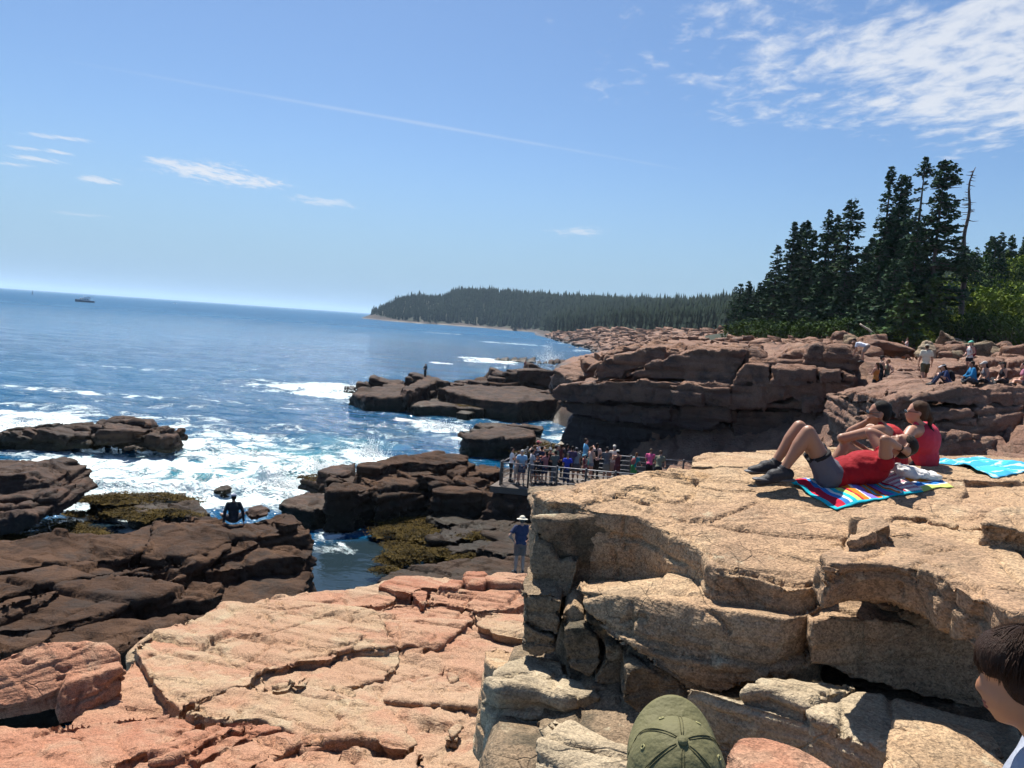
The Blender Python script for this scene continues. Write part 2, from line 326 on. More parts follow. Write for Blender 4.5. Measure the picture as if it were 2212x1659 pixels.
# ------------------------------------------------------------------ rock materials
def rock_mat(name, cols, patch=0.45, speck=0.35, crack=1.0, stain=None, stain_amt=0.0, stain_scale=0.9, strata=(0, 0, 1), wet_shade=None, bump=1.0, fine=1.0, rough=0.85, spec=0.25, lichen=0.0, veins=0.0):
    m, nt, b = new_mat(name)
    pos = N(nt, 'ShaderNodeNewGeometry').outputs[0]
    wv = N(nt, 'ShaderNodeTexNoise', {'Vector': pos, 'Scale': 0.8, 'Detail': 2.0}).outputs[1]
    wp = VM(nt, 'ADD', pos, VM(nt, 'MULTIPLY', VM(nt, 'SUBTRACT', wv, (.5, .5, .5)).outputs[0], (1.1, 1.1, 0.5)).outputs[0]).outputs[0]
    n1 = NOISE(nt, wp, patch, 3, 0.6); n2 = NOISE(nt, wp, patch * 3.1, 4, 0.62)
    c = MIX(nt, SM(nt, n1, 0.38, 0.62), cols[0], cols[1])
    c = MIX(nt, M(nt, 'MULTIPLY', SM(nt, n2, 0.48, 0.72), 0.85), c, cols[2])
    if stain is not None:
        ns = NOISE(nt, wp, stain_scale, 4, 0.7)
        c = MIX(nt, M(nt, 'MULTIPLY', SM(nt, ns, 0.47, 0.66), stain_amt), c, stain)
    if lichen:
        nl = NOISE(nt, pos, 2.3, 4, 0.75)
        c = MIX(nt, M(nt, 'MULTIPLY', SM(nt, nl, 0.60, 0.70), lichen), c, (0.40, 0.36, 0.25))
        nl2 = NOISE(nt, VM(nt, 'ADD', pos, (9, 4, 2)).outputs[0], 1.7, 4, 0.75)
        c = MIX(nt, M(nt, 'MULTIPLY', SM(nt, nl2, 0.62, 0.72), lichen * 0.8), c, (0.26, 0.14, 0.045))
    # mineral grain
    sp = N(nt, 'ShaderNodeTexVoronoi', {'Vector': pos, 'Scale': 95.0 * fine}, feature='F1').outputs['Color']
    spv = N(nt, 'ShaderNodeSeparateColor', {0: sp}).outputs[0]
    g2 = NOISE(nt, pos, 34.0 * fine, 3, 0.7)
    gr = M(nt, 'ADD', M(nt, 'MULTIPLY', M(nt, 'SUBTRACT', spv, .5), speck), M(nt, 'ADD', 1.0, M(nt, 'MULTIPLY', M(nt, 'SUBTRACT', g2, .5), speck * 2.0)))
    c = MIX(nt, 1.0, c, N(nt, 'ShaderNodeCombineColor', {0: gr, 1: gr, 2: gr}).outputs[0], 'MULTIPLY')
    # fine open cracks: broken joint lines, only here and there
    wv2 = N(nt, 'ShaderNodeTexNoise', {'Vector': pos, 'Scale': 2.2, 'Detail': 2.0, 'Roughness': 0.65}).outputs[1]
    wq = VM(nt, 'ADD', wp, VM(nt, 'MULTIPLY', VM(nt, 'SUBTRACT', wv2, (.5, .5, .5)).outputs[0], (.55, .55, .35)).outputs[0]).outputs[0]
    wr = VM(nt, 'ADD', pos, VM(nt, 'MULTIPLY', VM(nt, 'SUBTRACT', wv2, (.5, .5, .5)).outputs[0], (.22, .22, .16)).outputs[0]).outputs[0]
    st = N(nt, 'ShaderNodeMapping', {'Vector': wr, 'Scale': (0.42, 1.15, 1.5), 'Rotation': (R(-7), R(5), R(24))}).outputs[0]
    st2 = N(nt, 'ShaderNodeMapping', {'Vector': wr, 'Scale': (1.5, 0.7, 2.2), 'Rotation': (R(-5), R(8), R(-18))}).outputs[0]
    e1 = N(nt, 'ShaderNodeTexVoronoi', {'Vector': st, 'Scale': 1.0}, feature='DISTANCE_TO_EDGE').outputs['Distance']
    e2 = N(nt, 'ShaderNodeTexVoronoi', {'Vector': st2, 'Scale': 1.9}, feature='DISTANCE_TO_EDGE').outputs['Distance']
    kn_ = NOISE(nt, pos, 0.8, 2, .6); keep = SM(nt, kn_, 0.53, 0.61); keep1 = SM(nt, M(nt, 'SUBTRACT', 1.0, kn_), 0.50, 0.58)
    k1 = M(nt, 'MULTIPLY', M(nt, 'SUBTRACT', 1.0, SM(nt, e1, 0.0, 0.011)), keep1); k2 = M(nt, 'MULTIPLY', M(nt, 'SUBTRACT', 1.0, SM(nt, e2, 0.0, 0.012)), keep)
    ck = M(nt, 'MULTIPLY', M(nt, 'MAXIMUM', k1, k2), crack)
    c = MIX(nt, M(nt, 'MULTIPLY', ck, 0.5), c, (0.05, 0.038, 0.028))
    # bedding streaks
    sv = N(nt, 'ShaderNodeMapping', {'Vector': wp, 'Scale': (0.8, 1.6, 9.0), 'Rotation': (R(-9), R(6), R(15))}).outputs[0]
    sn = NOISE(nt, sv, 1.6, 3, 0.7)
    c = MIX(nt, M(nt, 'MULTIPLY', SM(nt, sn, 0.55, 0.75), 0.35), c, MIX(nt, 1.0, c, (0.5, 0.45, 0.42), 'MULTIPLY'))
    rgh = rough
    if wet_shade is not None:                        # dark band by height, intertidal; on the cliff also painted shade: z0 (fully) .. z1 (none), colour
        z0, z1, wc = wet_shade
        zz = N(nt, 'ShaderNodeSeparateXYZ', {0: pos}).outputs[2]
        zn = M(nt, 'ADD', zz, M(nt, 'MULTIPLY', M(nt, 'SUBTRACT', n2, .5), 1.6))
        wf = M(nt, 'SUBTRACT', 1.0, SM(nt, zn, z0, z1))
        c = MIX(nt, wf, c, MIX(nt, NOISE(nt, pos, 3.0, 5, .7), wc, tuple(v * 2.0 for v in wc)))
        rgh = M(nt, 'SUBTRACT', rough, M(nt, 'MULTIPLY', wf, 0.40))
    L(nt, c, b.inputs['Base Color'])
    if isinstance(rgh, float): b.inputs['Roughness'].default_value = rgh
    else: L(nt, rgh, b.inputs['Roughness'])
    b.inputs['Specular IOR Level'].default_value = spec
    chip = N(nt, 'ShaderNodeTexVoronoi', {'Vector': wq, 'Scale': 5.5, 'Randomness': 1.0}, feature='F1', distance='MANHATTAN').outputs['Distance']
    h = M(nt, 'ADD', M(nt, 'MULTIPLY', NOISE(nt, pos, 9.0, 4, 0.74), 0.030), M(nt, 'MULTIPLY', g2, 0.012))
    h = M(nt, 'ADD', h, M(nt, 'MULTIPLY', chip, -0.018))
    h = M(nt, 'ADD', h, M(nt, 'MULTIPLY', sn, 0.030))
    h = M(nt, 'SUBTRACT', h, M(nt, 'MULTIPLY', ck, 0.035))
    bu = N(nt, 'ShaderNodeBump', {'Height': h, 'Distance': 1.0 * bump, 'Strength': 0.9}); L(nt, bu, b.inputs['Normal'])
    return m
MR = {}
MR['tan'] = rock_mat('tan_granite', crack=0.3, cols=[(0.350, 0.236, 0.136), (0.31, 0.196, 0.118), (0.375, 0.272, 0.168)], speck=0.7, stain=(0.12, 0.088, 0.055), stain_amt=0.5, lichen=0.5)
MR['pale'] = rock_mat('pale_granite', crack=0.3, cols=[(0.36, 0.290, 0.195), (0.31, 0.24, 0.155), (0.39, 0.325, 0.225)], speck=0.55, stain=(0.10, 0.080, 0.052), stain_amt=0.65, lichen=0.35)
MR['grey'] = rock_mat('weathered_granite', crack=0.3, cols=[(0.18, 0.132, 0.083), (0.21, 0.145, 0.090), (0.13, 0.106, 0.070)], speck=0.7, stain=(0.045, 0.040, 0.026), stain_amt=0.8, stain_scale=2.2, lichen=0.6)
MR['pink'] = rock_mat('pink_granite', crack=0.3, cols=[(0.315, 0.164, 0.100), (0.325, 0.212, 0.134), (0.275, 0.126, 0.074)], patch=0.33, speck=0.6, stain=(0.335, 0.26, 0.172), stain_amt=0.6, stain_scale=0.45, lichen=.2)
MR['red'] = rock_mat('red_granite', crack=0.3, cols=[(0.305, 0.146, 0.088), (0.265, 0.112, 0.064), (0.315, 0.186, 0.118)], speck=0.6, stain=(0.33, 0.24, 0.16), stain_amt=.5, stain_scale=.8)
MR['buff'] = rock_mat('buff_granite', crack=0.3, cols=[(0.325, 0.230, 0.142), (0.305, 0.182, 0.112), (0.33, 0.258, 0.166)], patch=0.4, speck=0.55, stain=(0.31, 0.150, 0.092), stain_amt=0.7, stain_scale=0.6, lichen=0.25)
MR['dark'] = rock_mat('dark_ledge', [(0.050, 0.029, 0.019), (0.080, 0.046, 0.029), (0.026, 0.017, 0.013)], patch=0.5, speck=0.5, stain=(0.036, 0.030, 0.027), stain_amt=0.65, wet_shade=(0.5, 2.0, (0.014, 0.012, 0.009)), crack=.3, rough=0.85, spec=.08)
MR['wetdark'] = rock_mat('wet_dark_rock', [(0.036, 0.024, 0.020), (0.058, 0.037, 0.027), (0.022, 0.018, 0.016)], patch=0.6, speck=0.5, stain=(0.11, 0.058, 0.038), stain_amt=0.5, wet_shade=(0.0, 1.3, (0.013, 0.013, 0.008)), crack=.3, rough=0.75, spec=.12)
MR['cliff'] = rock_mat('cliff_granite', crack=0.3, cols=[(0.170, 0.092, 0.061), (0.220, 0.122, 0.078), (0.108, 0.058, 0.043)], patch=0.22, speck=0.4, fine=0.5, stain=(0.060, 0.042, 0.036), stain_amt=0.75, wet_shade=(3.2, 7.2, (0.020, 0.013, 0.013)), bump=1.6)  # height band adds the face's shade to the colour, over some dark staining
MR['terrace'] = rock_mat('terrace_granite', crack=0.3, cols=[(0.215, 0.124, 0.086), (0.18, 0.098, 0.068), (0.24, 0.155, 0.108)], patch=0.3, speck=0.4, fine=0.6, stain=(0.085, 0.052, 0.040), stain_amt=0.65, wet_shade=(.6, 2.2, (0.022, 0.017, 0.013)), bump=1.5)

# ------------------------------------------------------------------ rock builders
JOBS = []                                      # raw closed solids waiting for remesh + weathering
def pl3(a, b, c):
    A, B, C = at(*a), at(*b), at(*c); n = (B - A).cross(C - A).normalized()
    return (A, n if n.z > 0 or (abs(n.z) < .2 and n.y < 0) else -n)
def _prism(top, bot):
    n = len(top); V = [tuple(p) for p in top] + [tuple(p) for p in bot]
    F = [list(range(n)), list(range(2 * n - 1, n - 1, -1))] + [[(i + 1) % n, i, n + i, n + (i + 1) % n] for i in range(n)]
    return V, F
def slab(parent, pts, plane, th, mat, vox, ext=None, flare=1.0, name='rock_block', prm=None, rough_edge=0.0, seed=0):
    """outline measured in the picture, laid on its own bedding or wall plane, given a real thickness"""
    top = [onp(u, v, plane) for u, v in pts]
    if rough_edge:                             # break long straight edges
        rr = random.Random(seed + len(pts)); out = []
        for i, p in enumerate(top):
            q = top[(i + 1) % len(top)]; out.append(p); ln = (q - p).length
            k = int(ln / (rough_edge * 6))
            nrm = plane[1].cross(q - p).normalized() if ln > 1e-6 else Vector((0, 0, 0))
            for j in range(1, min(k, 12) + 1):
                out.append(p.lerp(q, j / (min(k, 12) + 1)) + nrm * rr.uniform(-1, 1) * rough_edge)
        top = out
    c = sum(top, Vector()) / len(top)
    e = Vector(ext) * th if ext is not None else -plane[1] * th
    bot = [c + (p - c) * flare + e for p in top]
    V, F = _prism(top, bot)
    JOBS.append((name, V, F, vox, mat, parent, prm or {}))
def hull(parent, pts, mat, vox, name='rock_block', prm=None, push=None):
    P = [at(*p) if not isinstance(p, Vector) else p for p in pts]
    if push is not None: P = P + [p + Vector(push) for p in P]
    bm = bmesh.new()
    for p in P: bm.verts.new(p)
    r = bmesh.ops.convex_hull(bm, input=bm.verts)
    bmesh.ops.delete(bm, geom=[v for v in bm.verts if not v.link_faces], context='VERTS')
    bm.verts.index_update(); V = [tuple(v.co) for v in bm.verts]; F = [[v.index for v in f.verts] for f in bm.faces]; bm.free()
    JOBS.append((name, V, F, vox, mat, parent, prm or {}))
BED = np.array(Euler((R(-8), R(6), R(18))).to_matrix(), np.float32)
def _h(*k):
    v = np.zeros(len(k[0]), np.int64) + 17
    for q in k: v = (v * 7919 + q.astype(np.int64) * 104729 + 31) & 0x7fffffff
    return (v ^ (v >> 9)) & 255
def joints(w, L, T, sh=0.0):
    """straight joint sets: metres to the nearest joint, a random vector per block, the place within the block"""
    z = w[:, 2] / T; kz = np.floor(z); h0 = _h(kz)
    y = w[:, 1] / (L * .72) + RX[h0] + sh; y = y + .16 * np.sin(y * 2.4 + RY[h0] * 9); ky = np.floor(y); h1 = _h(kz, ky)
    x = w[:, 0] / (L * 1.25) + RX[h1] + sh; x = x + .18 * np.sin(x * 2.1 + RY[h1] * 9); kx = np.floor(x); hh = _h(kz, ky, kx)
    fx, fy, fz = x - kx, y - ky, z - kz
    e = np.minimum(np.minimum(np.minimum(fx, 1 - fx) * L * 1.25, np.minimum(fy, 1 - fy) * L * .72), np.minimum(fz, 1 - fz) * T)
    return e.astype(np.float32), RND[hh] - .5, np.stack([fx - .5, fy - .5, fz - .5], 1).astype(np.float32)
def weather(P, Nn, big=0.05, bigf=0.6, L1=1.3, T1=0.55, plate=0.035, crack=0.05, cw=0.05, L2=0.42, plate2=0.012, crack2=0.02, strata=0.035, sf=5.0, fine=0.012, finef=5.0, tilt=1.0, terr=None):
    """joint blocks, each a little higher or lower and tipped; open cracks along some joints; bedding on the sides"""
    q = P @ BED.T
    w = q + (L1 * .07) * np.stack([perlin(q * (.9 / L1) + 3), perlin(q * (.9 / L1) + 11), 0 * q[:, 0]], 1) + (L1 * .012) * np.stack([perlin(q * 3.1 + 3), perlin(q * 3.1 + 11), perlin(q * 3.1 + 19)], 1)
    d = big * fbm(P * bigf + 5.1, 2)
    mk = perlin(P * 0.6 + 61)
    if plate or crack:
        e, r, dx = joints(w, L1, T1)
        d = d + plate * (1.7 * r[:, 0] + tilt * 2.6 * (r * dx).sum(1)) - crack * np.exp(-(e / (cw * L1 * .7)) ** 2) * sstep(mk, -0.22, 0.12)
    if plate2 or crack2:
        c3, s3 = .83, .56; w2 = np.stack([w[:, 0] * c3 - w[:, 1] * s3, w[:, 0] * s3 + w[:, 1] * c3, w[:, 2]], 1)
        e, r, dx = joints(w2, L2, L2 * .5, .37); m2 = sstep(-mk, -.15, 0.15)
        d = d + plate2 * m2 * (1.7 * r[:, 0] + tilt * 3.0 * (r * dx).sum(1)) - crack2 * np.exp(-(e / (cw * L2 * .9)) ** 2) * m2
    nb = np.abs(Nn @ BED[2]); side = 1 - nb
    if terr:                                   # sheets peeling off the top: flat treads, short sharp risers
        A_, st_, fx_, fy_ = terr; hN = A_ * fbm(np.stack([q[:, 0] * fx_, q[:, 1] * fy_, q[:, 2] * .3], 1) + 13.7, 2); k_ = np.floor(hN / st_)
        d = d + nb * (k_ + sstep(hN / st_ - k_, 0.0, 0.13)) * st_
    bz_ = q[:, 2] * sf + 0.5 * perlin(q * .3 + 7); kb = np.floor(bz_); tr = bz_ - kb        # bedding: thin ledges on the sides
    hb = RND[(kb.astype(np.int32) * 37 + 11) & 255][:, 0] - .5
    d = d + strata * side * (1.6 * hb - 1.5 * np.exp(-(tr / .10) ** 2)) + fine * .35 * fbm(P * finef, 2)
    return d
_MC = {}
def run_jobs(prefix=''):
    """voxel remesh each solid, weather it along its normals, link it under its outcrop"""
    tmp = []
    for (name, V, F, vox, mat, parent, prm) in JOBS:
        me = bpy.data.meshes.new('raw'); me.from_pydata(V, [], F)
        bm = bmesh.new(); bm.from_mesh(me); bmesh.ops.recalc_face_normals(bm, faces=bm.faces); bm.to_mesh(me); bm.free()
        o = bpy.data.objects.new('raw', me); col.objects.link(o)
        md = o.modifiers.new('r', 'REMESH'); md.mode = 'VOXEL'; md.voxel_size = vox; md.adaptivity = 0.0
        tmp.append(o)
    dg = bpy.context.evaluated_depsgraph_get()
    for o, (name, V, F, vox, mat, parent, prm) in zip(tmp, JOBS):
        me = bpy.data.meshes.new_from_object(o.evaluated_get(dg), depsgraph=dg)
        prm = dict(prm); keepb = prm.pop('under', False); back = prm.pop('back', False); zlow = prm.pop('zlow', -.7)
        n = len(me.vertices)
        if not n: continue
        P = np.empty(n * 3, np.float32); me.vertices.foreach_get('co', P); P = P.reshape(-1, 3)
        NN = np.empty(n * 3, np.float32); me.vertices.foreach_get('normal', NN); NN = NN.reshape(-1, 3)
        nl = len(me.loops); I = np.empty(nl, np.int32); me.loops.foreach_get('vertex_index', I)
        if nl == 4 * len(me.polygons):           # buried undersides and backs are left off
            Fq = I.reshape(-1, 4); a_, b_, c_, d_ = (P[Fq[:, k]] for k in range(4)); fn = np.cross(c_ - a_, d_ - b_); fn /= np.linalg.norm(fn, axis=1)[:, None] + 1e-12; fc = (a_ + c_) * .5
            keep = fc[:, 2] > zlow
            if not keepb: keep &= fn[:, 2] > -.62
            if not back: keep &= fn[:, 1] < .72
            Fq = Fq[keep]; used = np.zeros(n, bool); used[Fq.ravel()] = True; mp = np.cumsum(used) - 1
            P, NN, Fq = P[used], NN[used], mp[Fq].astype(np.int32)
            bpy.data.meshes.remove(me)
            if not len(P): continue
            P = P + NN * weather(P, NN, **prm)[:, None]
            me = mesh_np(name, P, Fq, False)
        link(name, me, MR[mat], parent)
    for o in tmp:
        d = o.data; bpy.data.objects.remove(o); bpy.data.meshes.remove(d)
    JOBS.clear()

def carve(parent, cracks, width, depth, zz=None):
    """open joints measured in the picture, cut into whatever rock surface they lie on"""
    from mathutils.kdtree import KDTree
    dg = bpy.context.evaluated_depsgraph_get(); S = []
    rr = random.Random(3)
    for ln in cracks:
        for (u0, v0), (u1, v1) in zip(ln[:-1], ln[1:]):
            n = max(2, int(math.hypot(u1 - u0, v1 - v0) / 1.2))
            for k in range(n):
                f = k / n; j = 1.6 * math.sin((u0 + v0) * .7 + k * .45) * rr.uniform(.3, 1); ok, hit, nm, ix, ob, mx = scene.ray_cast(dg, EYE, ray(u0 + (u1 - u0) * f + j * .6, v0 + (v1 - v0) * f + j))
                if ok: S.append((hit.copy(), rr.uniform(.6, 1.15)))
    for ob in parent.children:
        me = ob.data; n = len(me.vertices)
        if not n: continue
        P = np.empty(n * 3, np.float32); me.vertices.foreach_get('co', P); P = P.reshape(-1, 3); lo, hi = P.min(0) - .1, P.max(0) + .1
        ss = [(p, k) for p, k in S if all(lo[i] < p[i] < hi[i] for i in range(3))]
        if not ss: continue
        NN = np.empty(n * 3, np.float32); me.vertices.foreach_get('normal', NN); NN = NN.reshape(-1, 3)
        kd = KDTree(n)
        for i, p in enumerate(P.tolist()): kd.insert(p, i)
        kd.balance(); d = np.zeros(n, np.float32); r = width * 2.2
        for p, k in ss:
            for co, i, dist in kd.find_range(p, r): d[i] = max(d[i], k * math.exp(-(dist / width) ** 2))
        P -= NN * (d * depth)[:, None]; me.vertices.foreach_set('co', P.ravel()); me.update()
def tiles(x0, y0, L_): return [[(x0 + x / 4, y0 + y / 4) for x, y in l] for l in L_]
# ------------------------------------------------------------------ A: the tan outcrop in front, block by block
def outcrop(label, name='granite_outcrop', cat='rock'):
    return empty(name, (0, 0, 0), label, cat)
OA = outcrop('tall tan granite outcrop under the sunbathers, blocky with dark shaded lower faces')
ND = dict(terr=(.05, .016, .4, .9), big=0.03, bigf=0.9, L1=1.1, T1=0.5, plate=0.016, crack=0.035, cw=0.028, L2=0.34, plate2=0.006, crack2=0.016, strata=0.02, fine=0.010, finef=7.0)
FV = 0.0215
A1 = pl3((1165, 1075, 6.4), (1781, 1050, 6.6), (1750, 1250, 5.0))
slab(OA, [(1153, 1070), (1190, 1061), (1240, 1056), (1330, 1036), (1450, 1013), (1620, 1006), (1760, 1010), (1900, 1012), (2085, 1034), (2080, 1082), (1965, 1108), (1870, 1130), (1805, 1190), (1802, 1250), (1740, 1268), (1700, 1262), (1640, 1246), (1545, 1234), (1525, 1195), (1450, 1152), (1385, 1116), (1310, 1108), (1240, 1092), (1182, 1087)], A1, 0.95, 'tan', FV, ext=(-.02, -.04, -1), prm=ND, rough_edge=0.02)
BCK = pl3((1500, 985, 8.2), (1690, 970, 9.0), (1600, 1005, 7.8))
slab(OA, [(1232, 1056), (1243, 1046), (1330, 1030), (1400, 1036), (1405, 1046), (1330, 1042), (1250, 1060)], pl3((1240, 1048, 7.3), (1400, 1034, 7.8), (1330, 1045, 7.2)), 0.25, 'tan', FV, prm=ND)
slab(OA, [(1490, 1004), (1496, 984), (1600, 975), (1690, 969), (1830, 966), (2000, 980), (2120, 985), (2300, 990), (2300, 1040), (2100, 1036), (1900, 1018), (1760, 1014), (1640, 1008)], pl3((1500, 984, 8.3), (2250, 1000, 8.3), (1760, 1030, 6.9)), 0.4, 'tan', 0.026, prm=ND, rough_edge=.02)
# the slopes right of the towel
slab(OA, [(1838, 1106), (1870, 1092), (1930, 1085), (1990, 1098), (2075, 1133), (2060, 1140), (1985, 1118), (1930, 1116), (1925, 1126), (1840, 1124)], pl3((1845, 1110, 5.55), (1930, 1096, 5.8), (2070, 1136, 5.3)), 0.3, 'tan', FV, prm=ND)
slab(OA, [(1990, 1098), (1900, 1078), (2060, 1046), (2140, 1040), (2300, 1040), (2300, 1150), (2212, 1142), (2122, 1140), (2075, 1134)], pl3((1960, 1080, 6.35), (2212, 1045, 7.0), (2100, 1134, 5.5)), 0.35, 'tan', FV, prm=dict(ND, plate=.03), rough_edge=.02)
slab(OA, [(2120, 1138), (2150, 1095), (2200, 1090), (2300, 1100), (2300, 1160), (2180, 1150)], pl3((2130, 1135, 4.9), (2212, 1095, 5.3), (2260, 1150, 4.8)), 0.35, 'tan', FV, prm=ND)
slab(OA, [(1822, 1165), (1850, 1122), (1905, 1113), (1928, 1128), (1895, 1142), (1850, 1160)], pl3((1825, 1163, 4.72), (1905, 1116, 5.05), (1900, 1140, 4.8)), 0.22, 'tan', FV, prm=ND)
# front middle block, its top tan and its face weathered
hull(OA, [(1242, 1252, 5.75), (1400, 1246, 5.8), (1480, 1243, 5.75), (1640, 1243, 5.5), (1798, 1262, 5.25), (1238, 1264, 5.55), (1300, 1276, 5.40), (1420, 1288, 5.25), (1540, 1302, 5.05), (1620, 1318, 4.85), (1700, 1328, 4.78), (1755, 1322, 4.80), (1803, 1300, 4.90),
          (1255, 1325, 5.40), (1345, 1395, 5.15), (1480, 1465, 4.98), (1555, 1500, 4.85), (1655, 1478, 4.70), (1755, 1445, 4.82), (1800, 1400, 5.2), (1400, 1300, 6.6), (1700, 1350, 6.6), (1300, 1300, 6.4)], 'tan', FV, prm=dict(ND, big=0.06, plate=.03))
# stacked blocks on the left corner
def wallblk(pts, d, mat, th=0.6, az=0, tilt=0.15, par=None, vox=FV, prm=ND, fl=0.97):
    u = sum(p[0] for p in pts) / len(pts); v = sum(p[1] for p in pts) / len(pts)
    slab(par or OA, pts, wl(u, v, d, az, tilt), th, mat, vox, ext=(0.1, 1, 0), flare=fl, prm=prm)
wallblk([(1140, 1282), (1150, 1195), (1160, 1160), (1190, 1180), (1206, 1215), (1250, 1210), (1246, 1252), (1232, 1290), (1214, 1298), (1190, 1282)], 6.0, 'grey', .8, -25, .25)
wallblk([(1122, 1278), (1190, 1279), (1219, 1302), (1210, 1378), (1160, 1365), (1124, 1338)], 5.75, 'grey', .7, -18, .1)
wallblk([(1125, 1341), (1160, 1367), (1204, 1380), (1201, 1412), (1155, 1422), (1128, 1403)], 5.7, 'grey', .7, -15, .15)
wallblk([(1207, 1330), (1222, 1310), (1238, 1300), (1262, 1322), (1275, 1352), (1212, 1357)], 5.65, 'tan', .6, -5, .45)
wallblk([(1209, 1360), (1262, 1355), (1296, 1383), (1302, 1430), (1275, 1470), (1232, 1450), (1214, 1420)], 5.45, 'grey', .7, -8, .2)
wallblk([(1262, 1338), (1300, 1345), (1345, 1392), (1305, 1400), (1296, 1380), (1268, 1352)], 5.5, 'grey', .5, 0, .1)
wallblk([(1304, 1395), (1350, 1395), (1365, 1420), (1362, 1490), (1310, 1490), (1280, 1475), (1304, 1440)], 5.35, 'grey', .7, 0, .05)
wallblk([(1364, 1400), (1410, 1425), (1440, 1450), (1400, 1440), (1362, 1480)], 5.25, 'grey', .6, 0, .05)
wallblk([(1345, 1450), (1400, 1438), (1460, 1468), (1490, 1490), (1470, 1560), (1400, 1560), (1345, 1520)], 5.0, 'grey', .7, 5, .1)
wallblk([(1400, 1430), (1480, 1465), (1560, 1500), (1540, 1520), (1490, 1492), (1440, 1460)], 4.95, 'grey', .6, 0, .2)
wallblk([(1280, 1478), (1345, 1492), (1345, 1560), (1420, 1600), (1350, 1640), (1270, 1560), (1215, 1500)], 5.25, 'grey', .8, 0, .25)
# right: overhanging slab, the layer under it, chock stones, back wall
OV = pl3((1768, 1187, 4.75), (2070, 1137, 5.7), (2120, 1290, 4.0))
slab(OA, [(1766, 1188), (1815, 1166), (1895, 1141), (1932, 1114), (2000, 1119), (2072, 1138), (2212, 1142), (2320, 1150), (2320, 1345), (2195, 1335), (2130, 1298), (2095, 1284), (2020, 1240), (1935, 1216), (1850, 1211), (1792, 1221)], (OV[0] + Vector((0, 0, .05)), OV[1]), 0.30, 'tan', FV, ext=(.04, .30, -1), flare=0.985, prm=dict(ND, crack=.045, under=True), rough_edge=.02)
slab(OA, [(1785, 1205), (1850, 1190), (2020, 1200), (2140, 1250), (2320, 1300), (2320, 1150), (2050, 1120), (1900, 1140), (1800, 1180)], (OV[0] - Vector((0, 0, .20)), OV[1]), 0.20, 'tan', FV, ext=(0.05, 0.15, -1), flare=0.94, prm=dict(ND, under=True))
hull(OA, [(2105, 1285, 4.25), (2140, 1250, 4.5), (2212, 1250, 4.6), (2330, 1270, 4.6), (2150, 1322, 4.05), (2195, 1342, 3.95), (2330, 1370, 3.9), (2160, 1325, 4.6), (2330, 1365, 5.0)], 'tan', FV, prm=ND)
wallblk([(1900, 1306), (1930, 1302), (1948, 1318), (1946, 1330), (1905, 1326)], 4.85, 'tan', .35, 0, .3)
wallblk([(1946, 1318), (1975, 1316), (2008, 1330), (2012, 1362), (1985, 1356), (1945, 1342)], 4.7, 'grey', .35, 0, .2)
wallblk([(2034, 1346), (2065, 1338), (2100, 1334), (2098, 1350), (2070, 1362), (2035, 1358)], 4.55, 'tan', .35, 0, .25)
slab(OA, [(1752, 1336), (1800, 1322), (1900, 1330), (2060, 1350), (2212, 1352), (2330, 1352), (2330, 1580), (2130, 1535), (1990, 1518), (1860, 1480), (1790, 1455), (1745, 1448)], wl(1950, 1430, 4.72, 4, .14), 1.5, 'tan', FV, ext=(0.1, 1, 0.02), prm=dict(ND, big=0.06, plate=.012, strata=.03), rough_edge=.015)
# lower ledges at our feet
slab(OA, [(1600, 1490), (1640, 1462), (1770, 1455), (1858, 1480), (1743, 1524), (1665, 1492)], hz(1740, 1500, 7.46, 0.0, .02), 0.35, 'pale', FV, ext=(0, 0.05, -1), prm=ND)
slab(OA, [(1743, 1529), (1860, 1484), (2000, 1519), (2120, 1553), (2205, 1575), (2260, 1700), (2000, 1720), (1915, 1632), (1860, 1604), (1758, 1554)], hz(1900, 1550, 7.43, 0.01, .02), 0.5, 'pale', FV, ext=(-.02, 0.02, -1), prm=ND, rough_edge=.015)
slab(OA, [(1478, 1480), (1560, 1492), (1640, 1502), (1742, 1540), (1760, 1560), (1860, 1606), (1918, 1634), (1830, 1600), (1740, 1560), (1600, 1520)], hz(1700, 1530, 7.38, 0, .02), 0.7, 'pale', FV, ext=(-0.05, 0.0, -1), flare=1.05, prm=ND)
hull(OA, [(1480, 1486, 4.75), (1580, 1506, 4.6), (1760, 1568, 4.25), (1915, 1638, 3.95), (1560, 1560, 4.6), (1600, 1680, 4.4), (1800, 1760, 4.1), (1930, 1720, 3.9), (1500, 1560, 5.2), (1900, 1640, 4.6)], 'grey', FV, prm=dict(ND, big=.08, strata=.05))
slab(OA, [(1924, 1552), (1936, 1541), (2040, 1556), (2148, 1582), (2180, 1640), (2190, 1800), (1890, 1800), (1912, 1640)], hz(2030, 1600, 7.52, 0.0, .03), 0.5, 'tan', FV, ext=(0, 0.02, -1), prm=ND)
slab(OA, [(1050, 1462), (1095, 1426), (1140, 1412), (1215, 1428), (1222, 1447), (1260, 1460), (1300, 1500), (1222, 1503), (1172, 1485), (1078, 1477)], pl3((1095, 1426, 5.7), (1222, 1447, 5.6), (1100, 1476, 5.25)), 2.2, 'pale', 0.024, ext=(0.0, -.06, -1), prm=dict(ND, strata=.05))
hull(OA, [(1215, 1500, 5.3), (1300, 1500, 5.3), (1420, 1590, 4.9), (1225, 1560, 5.1), (1300, 1700, 4.8), (1430, 1650, 4.6), (1230, 1700, 5.0), (1400, 1560, 5.8)], 'grey', FV, prm=ND)
slab(OA, [(1044, 1400), (1075, 1392), (1110, 1405), (1112, 1422), (1090, 1445), (1070, 1442), (1046, 1425)], pl3((1044, 1398, 6.8), (1110, 1400, 6.9), (1075, 1412, 6.6)), .9, 'tan', FV, ext=(0, -.03, -1), prm=ND)
OW = outcrop('pale broken granite block at the bottom edge, left of the olive cap', 'granite_block')
